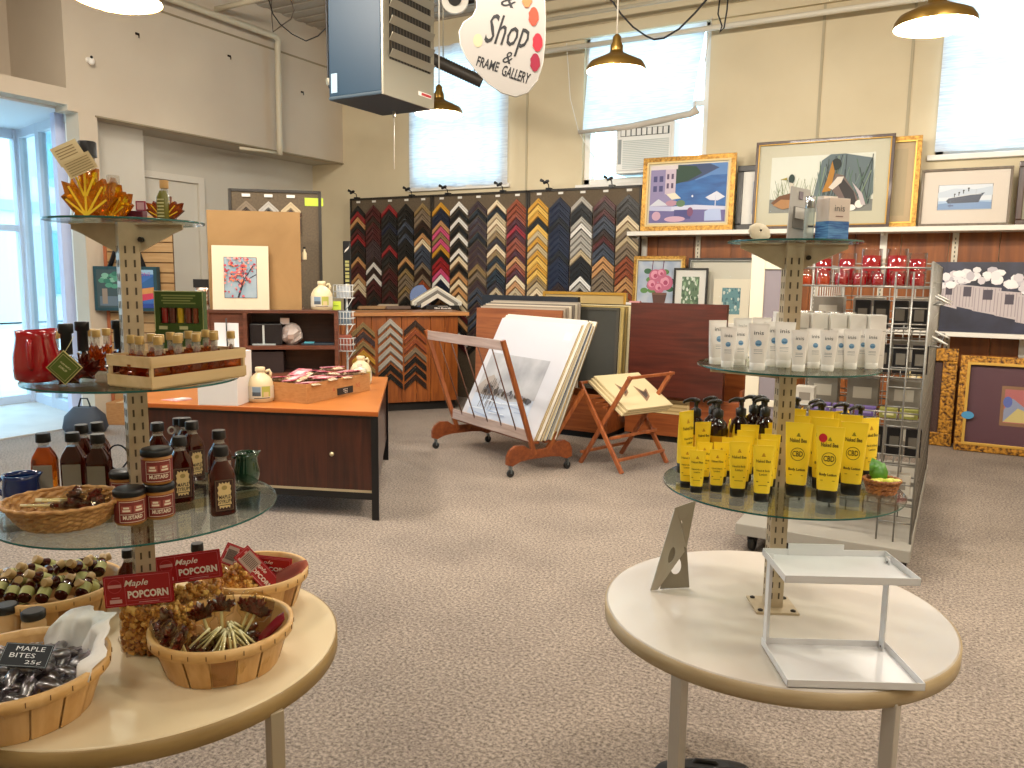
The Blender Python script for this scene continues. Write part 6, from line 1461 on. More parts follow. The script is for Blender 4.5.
mb.add(V, [(j*14+i, j*14+(i+1) % 14, (j+1)*14+(i+1) % 14, (j+1)*14+i) for j in range(8) for i in range(14)], C('#b9aea8', .12, coat=.6)); mb.build('bag_body', t)
mb = MB(); mb.cbox((-.05, 0, .19), (.07, .02, .05), C('#d8d0cc', .3)); mb.build('bag_neck', t)
t = thing('cloth_pile', 'thin blue and dark folded cloth on the upper shelf of the brown unit', 'cloth', tuple(U(.72, .05, .931)), uA); mb = MB(); mb.box(0, .26, 0, .16, 0, .012, C('#22303c', .5)); mb.box(.02, .10, .01, .1, .012, .022, C('#4aa0b0', .3)); mb.build('folded_cloth', t, bevel=.003)
# kraft-backed cabinet box and matted tree picture on top of the unit
def Uz(x, y, py): q = U(x, y, 0); return zat(q.x, q.y, py)
def Ux(px, y):
    lo, hi = -1., 2.5
    for _ in range(40):
        m = (lo+hi)/2
        if pr(U(m, y, UH))[0] < px: lo = m
        else: hi = m
    return lo
xa, xb = Ux(210, .1), Ux(302, .1); zt_ = Uz((xa+xb)/2, .1, 211)
t = thing('kraft_cabinet', 'wall cabinet standing on the brown unit, its back covered with kraft paper', 'cabinet', tuple(U(xa, .1, UH)), uA); w = xb-xa; h = zt_-UH
kr = N('kraft_paper', '#8f6f44', '#a07e50', (1, 1, 1), 3, 5, .3, .7, .75, .15, dist=.5)
mb = MB(); mb.box(0, w, 0, .006, 0, h, kr); mb.build('kraft_backing', t)
mb = MB()
for q in ((0, w, 0, .02), (0, w, h-.02, h), (0, w, h*.5, h*.5+.015)): mb.box(q[0], q[1], .006, .24, q[2], q[3], brw)
mb.box(0, .02, .006, .24, .02, h-.02, brw); mb.build('cabinet_body', t); mb = MB(); mb.box(w-.02, w, .006, .03, .02, h-.02, brd); mb.build('side_stile', t)
xc, xd = Ux(213, .04), Ux(269.5, .04); zt_ = Uz((xc+xd)/2, .04, 245.5)
def art_tree(*a):
    A = Art(*a); A.r(0, 1, 0, 1, '#2b2a30'); A.r(.015, .985, .012, .988, N('tree_sky', '#6f97ae', '#a8b4bc', (1, 1, 1), 5, 3, .3, .7, .6)); random.seed(8)
    A.l(.42, .01, .6, .45, .03, '#2a2836').l(.6, .45, .9, .8, .014, '#2f2a3a').l(.58, .4, .98, .58, .012, '#2f2a3a').l(.55, .3, .2, .6, .012, '#3a2f3c').l(.6, .45, .55, .9, .012, '#3a2f3c')
    for k in range(150):
        x = min(.97, max(.03, random.gauss(.42, .26))); z = min(.97, max(.05, random.gauss(.62, .24)))
        if x > .6 and z < .35: continue
        A.e(x, z, random.uniform(.02, .05), random.uniform(.015, .035), random.choice(('#b8384a', '#c8606c', '#d88a84', '#a82c3c', '#d4a09c', '#e07a5c')), 6)
    A.l(.5, .2, .62, .46, .014, '#24222e').l(.62, .46, .88, .78, .008, '#24222e')
q = U((xc+xd)/2, .05, UH)
pic('pale matted photograph of a red-leaved tree against blue sky, leaning on the kraft cabinet', 0, xd-xc, UH, zt_, 0, 0, None, C('#dccdb4', .7), (xd-xc)*.21, art_tree, lean=.06, rz=uA, glass=False, loc=tuple(q), name='matted_photo')
q = U(Ux(322, .1), .1, UH); JG.put(tuple(q), face(q.x, q.y), 'cream syrup jug with dark cap on top of the brown unit', 'cream syrup jugs', None, 1.3)
t = thing('coffee_bag', 'small shiny bag with black top at the left end of the brown unit', 'bag', tuple(U(Ux(203, .1), .1, UH)), uA); mb = MB(); loft(mb, [(.045, .03, 0), (.05, .035, .02), (.045, .03, .13), (.055, .006, .17)], N('foil', '#7a4a28', '#d8d0c4', (1, 1, 1), 30, 3, .4, .6, .2, 0, .5), 20, 3); mb.build('bag_body', t); mb = MB(); mb.box(-.065, .05, -.008, .008, .17, .235, capk); mb.build('black_header', t)
q = U(Ux(336, .1), .1, UH); t = thing('price_tag', 'yellow-green price card standing at the right end of the brown unit', 'card', tuple(q), uA); mb = MB(); mb.box(-.04, .04, 0, .004, 0, .07, C('#b5cc3c', .6)); mb.box(-.02, .02, -.001, 0, .03, .036, C('#6a8a20', .6)); mb.build('card', t)
q = U(Ux(305, .25), .2, UH+h*.5+.016) ; t = thing('small_bottle', 'tiny bottle on the inner shelf of the kraft-backed cabinet', 'bottle', tuple(U(Ux(306, .2), .15, UH+h*.5+.016)), 0); mb = MB(); mb.lathe([(.018, 0), (.018, .05), (.008, .07), (.008, .085)], jugm, 14); mb.build('bottle_body', t); mb = MB(); mb.lathe([(.01, .085), (.01, .1)], capk, 12); mb.build('cap', t)
# tall sample board leaning on the wall behind the unit
q0 = U(-.1, .95, 0); q1 = q0+uu
def onpl(px, py, o, ax):
    n = Vector((-ax.y, ax.x, 0)); d = ray(px, py); k = (o-Vector((0, 0, EYE))).dot(n)/d.dot(n); g = Vector((0, 0, EYE))+d*k; return (g-o).dot(ax), g.z
o_ = U(0, .9, 0); TLx, TLz = onpl(229, 185, o_, uu); TRx, TRz = onpl(313, 197, o_, uu)
t = thing('sample_board', 'tall dark sample board with three chevron samples leaning behind the kraft cabinet', 'sample board', tuple(o_+uu*TLx), uA)
w = TRx-TLx+.06; h = (TLz+TRz)/2; mb = MB(); mb.box(0, w, 0, .025, 0, h, feltm); mb.build('felt_panel', t); mb = MB()
for q in ((-.01, .015, 0, h+.01), (w-.015, w+.01, 0, h+.01), (0, w, h-.01, h+.012)): mb.box(q[0], q[1], -.01, .03, q[2], q[3], C('#2a241c', .5))
mb.build('board_edging', t)
for k, x in enumerate((.14, .33, .52)):
    mb = MB(); mb.box(x-.035, x+.035, -.012, 0, h-.055, h-.03, C('#dcdad2', .7)); mb.build('paper_label', t)
    for j in range(3): q = o_+uu*(TLx+x)-uv*.004+up*(h-.09-.07*j); corner('bkd'[k] if j else 'usv'[k], .085, tuple(q), (0, 0, uA), '%s chevron sample, %s row, %s on the leaning board' % (STY['bkd'[k] if j else 'usv'[k]][2], ('top', 'second', 'third')[j], ('left', 'middle', 'right')[k]), 'chevron samples on the leaning board')
mb = MB(); mb.box(.64, .80, -.004, 0, h-.12, h-.05, C('#b5cc3c', .6)); mb.build('yellow_note', t)
# white wire rack right of the unit
q = Vector((Y(346, 330, 5.75).x, 5.75, 0)); t = thing('wire_rack', 'white wire rack with small pockets beside the brown unit', 'rack', tuple(q), YAW)
wz = zat(q.x, q.y, 284); ww = C('#dcdcd8', .35)
mb = MB(); mb.tube([(0, .05, 0), (0, .05, wz)], .010, ww, 8)
mb.lathe([(.16, 0), (.16, .01), (.02, .03)], ww, 24, (0, .05, 0)); mb.build('stand_pole', t)
for k, z in enumerate((wz-.13, wz-.38, wz-.63)):
    mb = MB()
    for zz in (z, z+.06, z+.12): mb.tube([(-.10, -.06, zz), (.08, -.06, zz), (.08, .05, zz), (-.10, .05, zz)], .004, ww, 5, True)
    for x in [-.10+.03*j for j in range(7)]: mb.tube([(x, -.06, z), (x, -.06, z+.12)], .003, ww, 5); mb.tube([(x, -.06, z), (x, .05, z)], .003, ww, 5)
    mb.tube([(.08, -.06, z), (.0, .0, z-.12)], .004, ww, 5); mb.build('wire_pocket', t)
    mb = MB(); mb.box(-.08, .05, -.03, .02, z+.005, z+.11+.02*k, C(('#c9cfd4', '#7a8894', '#b0604c')[k], .5)); tag(mb.build('card_pack', loc=q, rz=YAW), 'pack of cards in the %s pocket of the white wire rack' % ('top', 'middle', 'lowest')[k], 'cards', 'cards in the wire rack')
# ------------------------------------------------------------------ framing counter
CR = Vector((-4.93, 7.46, 0)); CLt = Vector((-5.62, 6.60, 0)); cu = (CR-CLt).normalized(); CLt = CR-cu*2.3; cA_ = atan2(cu.y, cu.x); cvv = Vector((-cu.y, cu.x, 0)); CLn = 2.3; CH = 1.10
cwd = wood('counter_plank', '#7a3c14', '#a45c24', 'z', .4, .15)
t = thing('framing_counter', 'wood plank counter with orange-brown top and chevron samples on its front', 'counter', tuple(CLt), cA_)
mb = MB(); x = 0
while x < CLn-.001: mb.box(x+.002, min(x+.165, CLn)-.002, 0, .55, .10, CH-.04, cwd); x += .165
mb.build('plank_body', t, bevel=.003); mb = MB(); mb.box(.02, CLn-.02, .05, .5, 0, .10, C('#14100c', .6)); mb.build('plinth', t)
mb = MB(); mb.box(-.05, CLn+.12, -.04, .62, CH-.04, CH, wood('counter_top_wood', '#a8683a', '#c48a54', 'x', .35, .2)); mb.build('counter_top', t, bevel=.004)
def CX(px, z):
    lo, hi = 0, 3
    for _ in range(40):
        m = (lo+hi)/2; g = CLt+cu*m
        if pr((g.x, g.y, z))[0] < px: lo = m
        else: hi = m
    return lo
for (px, py0, hw, seq, nm) in ((363, 322, .125, 'zdzgzvzv', 'left'), (390, 318.5, .135, 'ssssskk', 'middle'), (415, 320, .125, 'booukkb', 'right')):
    x = CX(px, .95); g = CLt+cu*x-cvv*.002; z = zat(g.x, g.y, py0)
    for j, k in enumerate(seq): corner(k, hw, (g.x, g.y, z-.10*j), (0, 0, cA_), '%s frame corner, %s in the %s column on the counter front' % (STY[k][2], ORDW[j], nm), 'chevron samples on the counter front')
# chevron stack display on the counter top
def CP_(px, py): q = Z(px, py, CH); return q
q = CP_(436, 309); t = thing('corner_display', 'white and grey chevron display block with black base on the counter top', 'display', tuple(q), cA_-.15)
for k, (c, s) in enumerate((('#e2ddcc', 1.), ('#c9c6bc', .92), ('#6f6c64', .82), ('#d8d4c8', .66))):
    mb = MB(); hw = .30*s; z = .26*s; P = [(0, z), (hw, z-hw*.62), (hw, z-hw*.62-.05), (0, z-.05)]
    for sg_ in (-1, 1):
        V = [(x*sg_, y, zz+.02) for y in (-.10-.02*k, .08-.03*k) for x, zz in P]; mb.add(V, [(0, 1, 2, 3), (7, 6, 5, 4)]+[(i, (i+1) % 4, (i+1) % 4+4, i+4) for i in range(4)], C(c, .5))
    mb.build('chevron_layer', t)
mb = MB(); mb.box(-.14, .26, -.17, .05, 0, .05, blk); mb.rect(.0, .12, .036, .044, -.171, C('#a8a49c', .6)); mb.text('Mat Boards', .06, .018, -.171, whc, w=.20, h=.018, bold=.03); mb.build('black_base', t)
t = thing('blue_disc', 'blue round plate leaning behind the chevron display on the counter', 'plate', tuple(CP_(420, 308)+fv*.12), YAW, None, (0, 0, YAW)); mb = MB(); mb.lathe([(.14, -.006), (.145, 0), (.14, .006)], C('#2f5a9a', .3), 28, (0, 0, .15), M=Matrix.Translation((0, 0, .145))@Matrix.Rotation(PI/2-.2, 4, 'X')@Matrix.Translation((0, 0, -.15))); mb.build('disc', t)
for (px, c, L, lb) in ((372, '#b08a60', .34, 'tan moulding offcut on the counter top, left one'), (398, '#7a6458', .30, 'dull brown moulding offcut on the counter top beside the tan one'), (388, '#c9b9a0', .26, 'pale moulding offcut lying behind the tan and brown ones')):
    q = CP_(px, 309 if px != 388 else 307); mb = MB(); mb.box(-L/2, L/2, -.03, .03, 0, .025, C(c, .5)); mb.box(-L/2, L/2, -.03, -.012, .025, .037, C(c, .5)); tag(mb.build('moulding_offcut', loc=q+Vector((0, 0, .001)), rz=cA_+.1, bevel=.003), lb, 'moulding')
q = CP_(346, 311)+fv*.1; zt_ = zat(q.x, q.y, 241)-CH; t = thing('vertical_sign', 'tall narrow black sample case with yellow vertical markings at the left end of the counter', 'sign', tuple(q), YAW); mb = MB(); mb.box(-.045, .045, -.01, .01, 0, zt_, capk); mb.build('sign_board', t, bevel=.01); mb = MB(); [mb.rect(-.02, .024, zt_*(.36+.055*k), zt_*(.36+.055*k)+zt_*(.03+.006*(k % 3)), -.0115, C('#c9c47c', .6)) for k in range(7)]; mb.add([(-.028, -.0115, zt_*.83), (.02, -.0115, zt_*.89), (.028, -.0115, zt_*.93), (-.02, -.0115, zt_*.87)], [(0, 1, 2, 3)], whc); mb.build('yellow_lettering', t)
# ------------------------------------------------------------------ slat panel with tote bag near the storefront
so = Vector((-7.0, 5.15, 0)); sx_ = rv
sa, sz1 = onpl(103, 238, so, rv); sb, _ = onpl(172, 238, so, rv)
slt = wood('slat_tan', '#a88254', '#bd9868', 'x', .5, .05)
t = thing('slat_panel', 'tan slatwall panel with orange edge behind the left display stand', 'slatwall', tuple(so+rv*sa), YAW); w = sb-sa; h = 2.05
mb = MB(); z = .1
while z < h: mb.box(.02, w, 0, .02, z, min(z+.088, h), slt); z += .1
mb.box(.02, w, .012, .03, .0, h, C('#6a4c2c', .7)); mb.build('slats', t); mb = MB(); mb.box(0, .03, -.01, .03, 0, h, C('#a8603c', .5)); mb.build('orange_edge', t); mb = MB(); mb.box(0, w, -.05, .25, 0, .1, C('#b9a27c', .5)); mb.build('panel_foot', t)
ta, tz0 = onpl(101, 310, so, rv); tb, tz1 = onpl(161, 267, so, rv)
t = thing('tote_bag', 'dark teal printed tote bag with black straps hung on the slatwall', 'bag', tuple(so+rv*ta-fv*.05+up*tz0), YAW); w = tb-ta; h = tz1-tz0
mb = MB(); mb.box(0, w, -.06, .02, 0, h, C('#1c4048', .6)); f = -.061
mb.rect(.03, w*.46, .03, h*.93, f, C('#3a4a4c', .6)); mb.rect(w*.5, w*.95, .03, h*.93, f, C('#3a66a8', .6)); a = Art(mb, .03, w*.46, .03, h*.93, f-.0005)
random.seed(6)
for k in range(14): a.e(random.uniform(.15, .85), random.uniform(.55, .92), .14, .06, random.choice(('#4c8a70', '#2f6a58', '#7aa890')))
a.r(.1, .9, .05, .3, '#5d6c78').r(.2, .4, .1, .5, '#8a7a6a')
a = Art(mb, w*.5, w*.95, .03, h*.93, f-.0005); a.p([(0, .6), (.3, .8), (.6, .66), (1, .84), (1, .5), (0, .5)], '#2c5a8c').p([(0, .8), (.4, .9), (1, .88), (1, 1), (0, 1)], '#8fb4cc').p([(0, .45), (1, .55), (1, .36), (0, .36)], '#c88a4a').p([(0, .3), (1, .4), (1, .25), (0, .1)], '#c43a50').r(0, 1, 0, .12, '#27408c'); mb.text('VERMONT', w*.73, h*.83, f-.003, C('#a84c8c', .6), w=w*.36, h=h*.08)
mb.build('bag_body', t, bevel=.01)
for s in (0, 1): mb = MB(); mb.tube([(w*.22, -.05+.05*s, h-.04), (w*.38, -.04+.04*s, h+.22), (w*.45, -.02, h+.34), (w*.55, -.02, h+.34), (w*.66, -.04+.04*s, h+.22), (w*.80, -.05+.05*s, h-.04)], .012, C('#17181c', .6), 6); mb.build('strap', t)
ca, cz_ = onpl(97, 290, so, rv); t = thing('hanging_scarf', 'narrow white and blue patterned cloth hanging beside the slatwall', 'cloth', tuple(so+rv*(ca-.03)+up*(cz_-.1)), YAW); mb = MB(); mb.box(0, .09, 0, .02, 0, .52, N('scarf_print', '#2a3a6c', '#d8dce4', (1, 1, 1), 22, 3, .4, .55, .7)); mb.build('cloth_panel', t, bevel=.008); mb = MB(); mb.tube([(.045, .01, .52), (.045, .01, .60), (.06, .02, .64)], .004, stl, 5); mb.build('hook', t)
q = Z(117, 425, 0); t = thing('cardboard_box', 'two small tan cardboard boxes stacked look: lower plain box on the floor by the storefront', 'box', tuple(q), YAW); t['label'] = 'small tan cardboard box on the floor near the storefront, left of the desk'; mb = MB(); mb.box(-.10, .16, 0, .3, 0, .22, kb); mb.build('carton_box', t, bevel=.004); mb = MB(); mb.box(.0, .06, -.002, .302, .22, .223, C('#c9a878', .4)); mb.build('packing_tape', t)
q = Z(86, 432, 0); t = thing('grey_bag', 'dark grey bag slumped on the floor by the storefront window', 'bag', tuple(q), YAW); mb = MB(); loft(mb, [(.16, .12, 0), (.19, .14, .05), (.17, .12, .16), (.10, .05, .24)], C('#3c4450', .7), 24, 3); mb.build('bag_body', t); mb = MB(); mb.tube([(-.06, 0, .23), (-.03, 0, .32), (.03, 0, .32), (.06, 0, .23)], .008, C('#2a3038', .7), 6); mb.build('strap', t)
# ------------------------------------------------------------------ rolling print browser
cc = Vector((-3.27, 5.56, 0)); ang = -.46; cM_ = Matrix.Translation(cc)@Matrix.Rotation(ang, 4, 'Z')
ow = wood('browser_wood', '#7a3c18', '#a05a28', 'z', .4, .15); owx = wood('browser_wood_x', '#6a3014', '#8c4a20', 'x', .4, .15)
t = thing('print_browser', 'rolling wooden V-shaped print browser with rods and casters', 'print rack', tuple(cc), ang)
HL = .585
def foot(x):
    pts = [(-.36, .10), (-.36, .16), (-.33, .21), (-.27, .24), (-.18, .235), (-.12, .20), (-.04, .19), (.04, .19), (.12, .20), (.18, .235), (.27, .24), (.33, .21), (.36, .16), (.36, .10), (.30, .085), (.22, .11), (.12, .12), (-.12, .12), (-.22, .11), (-.30, .085)]
    mb = MB(); V = [(x+s, y*.86, z) for s in (-.014, .014) for y, z in pts]; n = len(pts)
    mb.add(V, [tuple(range(n)), tuple(reversed(range(n, 2*n)))]+[(i, i+n, (i+1) % n+n, (i+1) % n) for i in range(n)], owx); mb.build('base_foot', t, bevel=.004)
def caster(x, y):
    mb = MB(); mb.lathe([(.026, -.012), (.030, -.008), (.030, .008), (.026, .012)], C('#16181a', .4), 16, M=Matrix.Translation((x, y, .031))@Matrix.Rotation(PI/2, 4, 'Y')); mb.box(x-.017, x+.017, y-.006, y+.006, .031, .085, C('#7a8488', .3, .8)); mb.build('caster', t)
for x in (-HL, HL):
    foot(x)
    for y in (-.27, .27): caster(x, y)
    for s in (-1, 1):
        mb = MB(); top = (x*1.02, -.36, 1.04) if s < 0 else (x, .42, .62); mb.bar((x, s*.05, .15), top, .034, .030, ow, up=(1, 0, 0)); mb.build('side_post', t, bevel=.003)
def fr(zz, s=-1): k = (zz-.15)/.89; return -.05-.31*k
rail = wood('browser_rail', '#a48e84', '#c9b6ae', 'x', .4, .1)
mb = MB(); mb.bar((-HL, fr(1.0), 1.0), (HL, fr(1.0), 1.0), .012, .075, rail); mb.build('top_rail', t, bevel=.002); mb = MB(); mb.bar((-HL, fr(.30), .30), (HL, fr(.30), .30), .014, .085, rail); mb.build('bottom_rail', t, bevel=.002)
mb = MB(); mb.bar((-HL, .10, .24), (HL, .10, .24), .10, .02, owx); mb.bar((-HL, -.03, .24), (HL, -.03, .24), .05, .02, owx); mb.bar((-HL, .40, .60), (HL, .40, .60), .012, .06, owx); mb.build('support_rail', t)
for k in range(5):
    x = -HL+.03+(k+.7)*(2*HL-.06)/5.4; mb = MB(); mb.tube([(x, fr(.30), .31), (x, fr(1.0), 1.0)], .006, C('#5a3420', .4), 6); mb.build('front_rod', t)
# sheets in the browser, leaning back
random.seed(21)
def sheet(k, w, h, y0, lean, col, label, art=None, x=0, z0=.255, edge=None, th=.012):
    s = thing('mounted_print', label, 'print', tuple(cM_@Vector((x, y0, z0))), 0, 'mounted prints in the rolling browser', (-lean, 0, ang))
    mb = MB(); mb.box(-w/2, w/2, 0, th, 0, h, C(col, .5)); mb.box(-w/2-.0006, w/2+.0006, .003, th+.0008, -.0006, h+.0006, C(edge or '#b39a66', .7)); mb.build('mount_board', s)
    if art: mb = MB(); art(mb, -w/2+w*.07, w/2-w*.17, h*.07, h*.66, -.0015); mb.build('print', s); mb = MB(); mb.rect(w*.36, w*.46, h*.84, h*.93, -.001, C('#c4ccd4', .6)); mb.rect(w*.375, w*.445, h*.86, h*.91, -.0013, C('#e9ecef', .6)); mb.build('price_sticker', s)
    return s
def art_snow(*a):
    A = Art(*a); A.r(0, 1, 0, 1, N('snow_sky', '#8a8c94', '#c2c4c8', (1, 1, 1), 3, 4, .3, .7, .5)); A.p([(0, 0), (0, .42), (.3, .36), (.6, .3), (1, .4), (1, 0)], '#bcc8da').p([(.0, .45), (.1, .6), (.2, .66), (.36, .5), (.4, .36), (.2, .32), (0, .34)], '#a39a94')
    random.seed(4)
    for k in range(40): x = random.uniform(.15, .95); A.e(x, .42-.05*x+random.uniform(-.03, .08)*(1.1-x), random.uniform(.015, .04), random.uniform(.02, .05), random.choice(('#3a3c44', '#5c5c64', '#4a4034', '#7c7a80')), 7)
    for k in range(12): x = random.uniform(.1, .4); A.l(x, .1+random.uniform(0, .2), x+.02, .55+random.uniform(-.1, .1), .004, '#5a5658')
    for k in range(12): x = random.random(); z = random.uniform(.02, .28); A.l(x, z, x+.25, z+random.uniform(-.03, .05), .008, random.choice(('#9fb0cc', '#d8e0ea')))
LN = .47
SW = 1.13; sheet(0, SW, .985, -.045, LN, '#c6c8d0', 'front print in the rolling browser, snowy harbour photograph on a white mount', art_snow)
ec = ('#b39a66', '#8a744a', '#c4b080', '#6f5c3c', '#c9bb92', '#2c3c5c', '#a08a5a', '#d8cfb0')
for k in range(12):
    sheet(k, SW+.02*(k % 3), .99+.012*(k % 4)-.004*k, -.028+.0145*k, LN-.006*k, '#d5d2c8', 'edge-on mounted print, %s behind the snowy harbour photograph' % ORD[k], edge=ec[k % 8], x=.004*((k*5) % 7), th=.0115)
# ------------------------------------------------------------------ folding stand with book of prints
P1, P2, P3, P4 = Z(622, 474, 0), Z(583, 462, 0), Z(667, 463, 0), Z(621, 455, 0)
def top(px, py, base): 
    return None
hx_ = (P2-P1); cen = (P1+P2+P3+P4)/4
sA = atan2((P3-P1).y, (P3-P1).x); sl = .40; sd = .44
# local frame: x runs from leg A to leg C, y towards leg B
xl = Vector((cos(sA), sin(sA), 0)); yl_ = Vector((-sin(sA), cos(sA), 0))
if (P2-P1).dot(yl_) < 0: yl_ = -yl_
t = thing('folding_stand', 'small folding wooden X-leg stand holding a book of prints', 'stand', tuple(P1), sA)
Wx = (P3-P1).length; Wy = abs((P2-P1).dot(yl_)); sg = 1 if Vector((-sin(sA), cos(sA), 0)).dot(yl_) > 0 else -1; Sk = (P2-P1).dot(xl)
lw = wood('stand_wood', '#8a4420', '#b0683a', 'z', .4, .15)
HS = .72
for x in (0, Wx):
    mb = MB(); mb.bar((x, 0, 0), (x, sg*Wy, HS*.93), .034, .022, lw, up=(1, 0, 0)); mb.build('leg', t, bevel=.003)
    mb = MB(); mb.bar((x+.03*(1 if x == 0 else -1), sg*Wy, 0), (x+.03*(1 if x == 0 else -1), -sg*.03, HS*1.05), .034, .022, lw, up=(1, 0, 0)); mb.build('leg', t, bevel=.003)
for (y, z) in ((-.03*sg, HS*1.04), (sg*Wy, HS*.92), (sg*.04, .10), (sg*Wy*.93, .10), (sg*Wy*.27, HS*.36)): mb = MB(); mb.bar((0, y, z), (Wx, y, z), .026, .022, lw); mb.build('cross_bar', t, bevel=.003)
mb = MB()
for k in range(5): mb.bar((.02, sg*Wy*(.15+.17*k), HS*(.62+.03*k)), (Wx-.02, sg*Wy*(.15+.17*k), HS*(.62+.03*k)), .012, .01, lw)
mb.build('sling_slats', t)
q = P1+xl*(Wx*.50)+yl_*(Wy*.42)+up*(HS*.80)
t = thing('book_of_prints', 'large open cream book of prints lying in the folding wooden stand', 'book', tuple(q), 0, None, (sg*.5, .0, sA-.12))
crm = C('#d5c49a', .7)
for k in range(3): mb = MB(); mb.box(-.24+.02*k, .26+.02*k, -.22, .24, -.03+.02*k, -.014+.02*k, crm); mb.box(-.24+.02*k, .26+.02*k, -.221, .241, -.032+.02*k, -.03+.02*k, C('#7a5a34', .7)); mb.build('page_block', t)
mb = MB(); random.seed(5)
for (x0, y0, s) in ((-.04, .02, 1), (.13, -.05, 1.2)):
    pts = [(x0-.05*s, y0-.08*s), (x0+.02*s, y0-.03*s), (x0+.06*s, y0+.06*s), (x0+.01*s, y0+.03*s), (x0-.03*s, y0+.10*s), (x0-.04*s, y0)]
    mb.add([(x, y, .0262) for x, y in pts], [tuple(range(6))], C('#8a6a50', .7)); mb.add([(x*.6+x0*.4, y*.6+y0*.4, .0264) for x, y in pts], [tuple(range(6))], C('#4a3c34', .7))
mb.build('printed_birds', t)
# ------------------------------------------------------------------ print bins behind
binw = wood('bin_wood', '#7a3a18', '#9c5628', 'x', .4, .15)
def bin_(x0, x1, y0, y1, h, label):
    t = thing('print_bin', label, 'bin', (x0, y0, 0), 0); w = x1-x0; d = y1-y0
    mb = MB(); mb.box(0, w, 0, .02, .06, h, binw); mb.build('front_panel', t, bevel=.003); mb = MB(); mb.box(0, w, d-.02, d, .06, h+.35, binw); mb.build('back_panel', t)
    for x in (0, w-.02): mb = MB(); mb.box(x, x+.02, .02, d-.02, .06, h+.1, binw); mb.build('end_panel', t)
    mb = MB(); mb.box(.02, w-.02, .02, d-.02, .06, .09, binw); mb.build('bin_floor', t); mb = MB(); mb.box(.04, w-.04, .04, d-.04, 0, .06, C('#14100c', .7)); mb.build('plinth', t)
    return t
b1 = bin_(-4.15, -2.78, 6.72, 7.5, .42, 'wooden print bin directly behind the rolling print browser')
b2 = bin_(-2.70, -1.62, 6.95, 7.7, .43, 'wooden print bin behind the folding stand, with a cream label on its front')
mb = MB(); mb.box(.22, .62, -.006, 0, .27, .40, C('#c9b07c', .7))
for k in range(3): mb.box(.24, .60, -.0075, -.006, .29+.035*k, .305+.035*k, C('#a88e5c', .7))
mb.build('cream_label', b2)
def board(label, x0, x1, ztop, y, col, lean=.10, th=.018, z0=.095, skew=0, frame=None, group='boards in the print bins', rough=.5, rz=0.):
    w = x1-x0; h = (ztop-z0)/cos(lean)
    s = thing('art_board', label, 'board', ((x0+x1)/2, y, z0), 0, group, (-lean, 0, rz))
    m_ = col if not isinstance(col, str) else C(col, rough)
    mb = MB(); mb.box(-w/2, w/2, 0, th, 0, h, m_); mb.build('board_sheet', s, bevel=.002)
    if frame:
        mb = MB(); f = .028
        for q in ((-w/2, w/2, h-f, h), (-w/2, -w/2+f, 0, h-f), (w/2-f, w/2, 0, h-f), (-w/2, w/2, 0, f)): mb.box(q[0], q[1], -.01, -.0005, q[2], q[3], C(frame, .4, .2))
        mb.build('board_frame', s)
    return s
reddish = wood('kraft_brown', '#7c4424', '#9a5c34', 'x', .4, .1); portf = wood('portfolio_brown', '#3c1810', '#5a261a', 'x', .35, .25)
def BX_(px, py, y): return Y(px, py, y)
a = BX_(476, 306, 6.78); b_ = BX_(562, 312, 6.78); board('wide reddish brown board at the front of the left bin', a.x, b_.x, 1.19, 6.76, reddish, .03, .02)
for k in range(6): board('pale board edge behind the reddish brown board, %s back' % ORD[k], a.x+.03+.012*k, b_.x+.015+.018*k, 1.205+.012*k, 6.79+.028*k, ('#a89a88', '#8a7c6c', '#c9bda8', '#6c6258', '#b3a894', '#94887a')[k], .03, .012)
a = BX_(481, 293, 6.98); b_ = BX_(577, 299, 6.98); board('black board standing tallest in the left bin', a.x, b_.x, 1.315, 6.965, '#14161e', .03, .06)
a = BX_(572, 291, 7.35); b_ = BX_(629, 290, 7.35); board('gold-framed picture at the back of the left bin, its top edge showing', a.x-.3, b_.x, 1.36, 7.24, '#b39a66', .05, .03, frame='#b3862c', z0=.3)
a = BX_(577, 305, 7.05); b_ = BX_(622, 309, 7.05); board('charcoal grey board with a small white tag, left in the right bin', a.x-.12, b_.x-.04, 1.22, 7.05, '#35352f', .06, .012, z0=.43, frame='#4a463c')
for k in range(4): board('cream and gold frame edge behind the charcoal board, %s back' % ORD[k], a.x-.10, b_.x+.0+.022*k, 1.225+.008*k, 7.07+.03*k, ('#c9b888', '#b09a5c', '#e0d6ba', '#2a2620')[k], .06, .016, z0=.43, frame=('#b8a060', '#8a7440', '#d8cca4', '#2a2620')[k])
a = BX_(640, 302, 7.25); b_ = BX_(712, 300, 7.25); board('large white board standing behind the brown portfolio', BX_(622, 303, 7.25).x, b_.x, 1.27, 7.22, '#dcdad4', .05, .012)
a = BX_(630, 306, 6.86); b_ = BX_(722, 303, 6.86)
s = board('big dark brown portfolio hanging over the front of the right bin', a.x, b_.x+.04, 1.285, 6.86, portf, .03, .07, z0=.44, rough=.35, group='boards in the print bins')
mb = MB(); mb.box(-.46, -.36, .0, .05, .84, .856, C('#c48a8c', .6)); q = mb.build('pink_note', s); mb = MB(); mb.lathe([(.035, 0), (.035, .003)], C('#9fb4cc', .3), 16, M=Matrix.Translation((.44, -.001, .44))@Matrix.Rotation(PI/2, 4, 'X')); mb.build('round_sticker', s)
board('black board edge just behind the brown portfolio', a.x-.03, b_.x-.02, 1.275, 6.955, '#17120f', .03, .03, z0=.44)
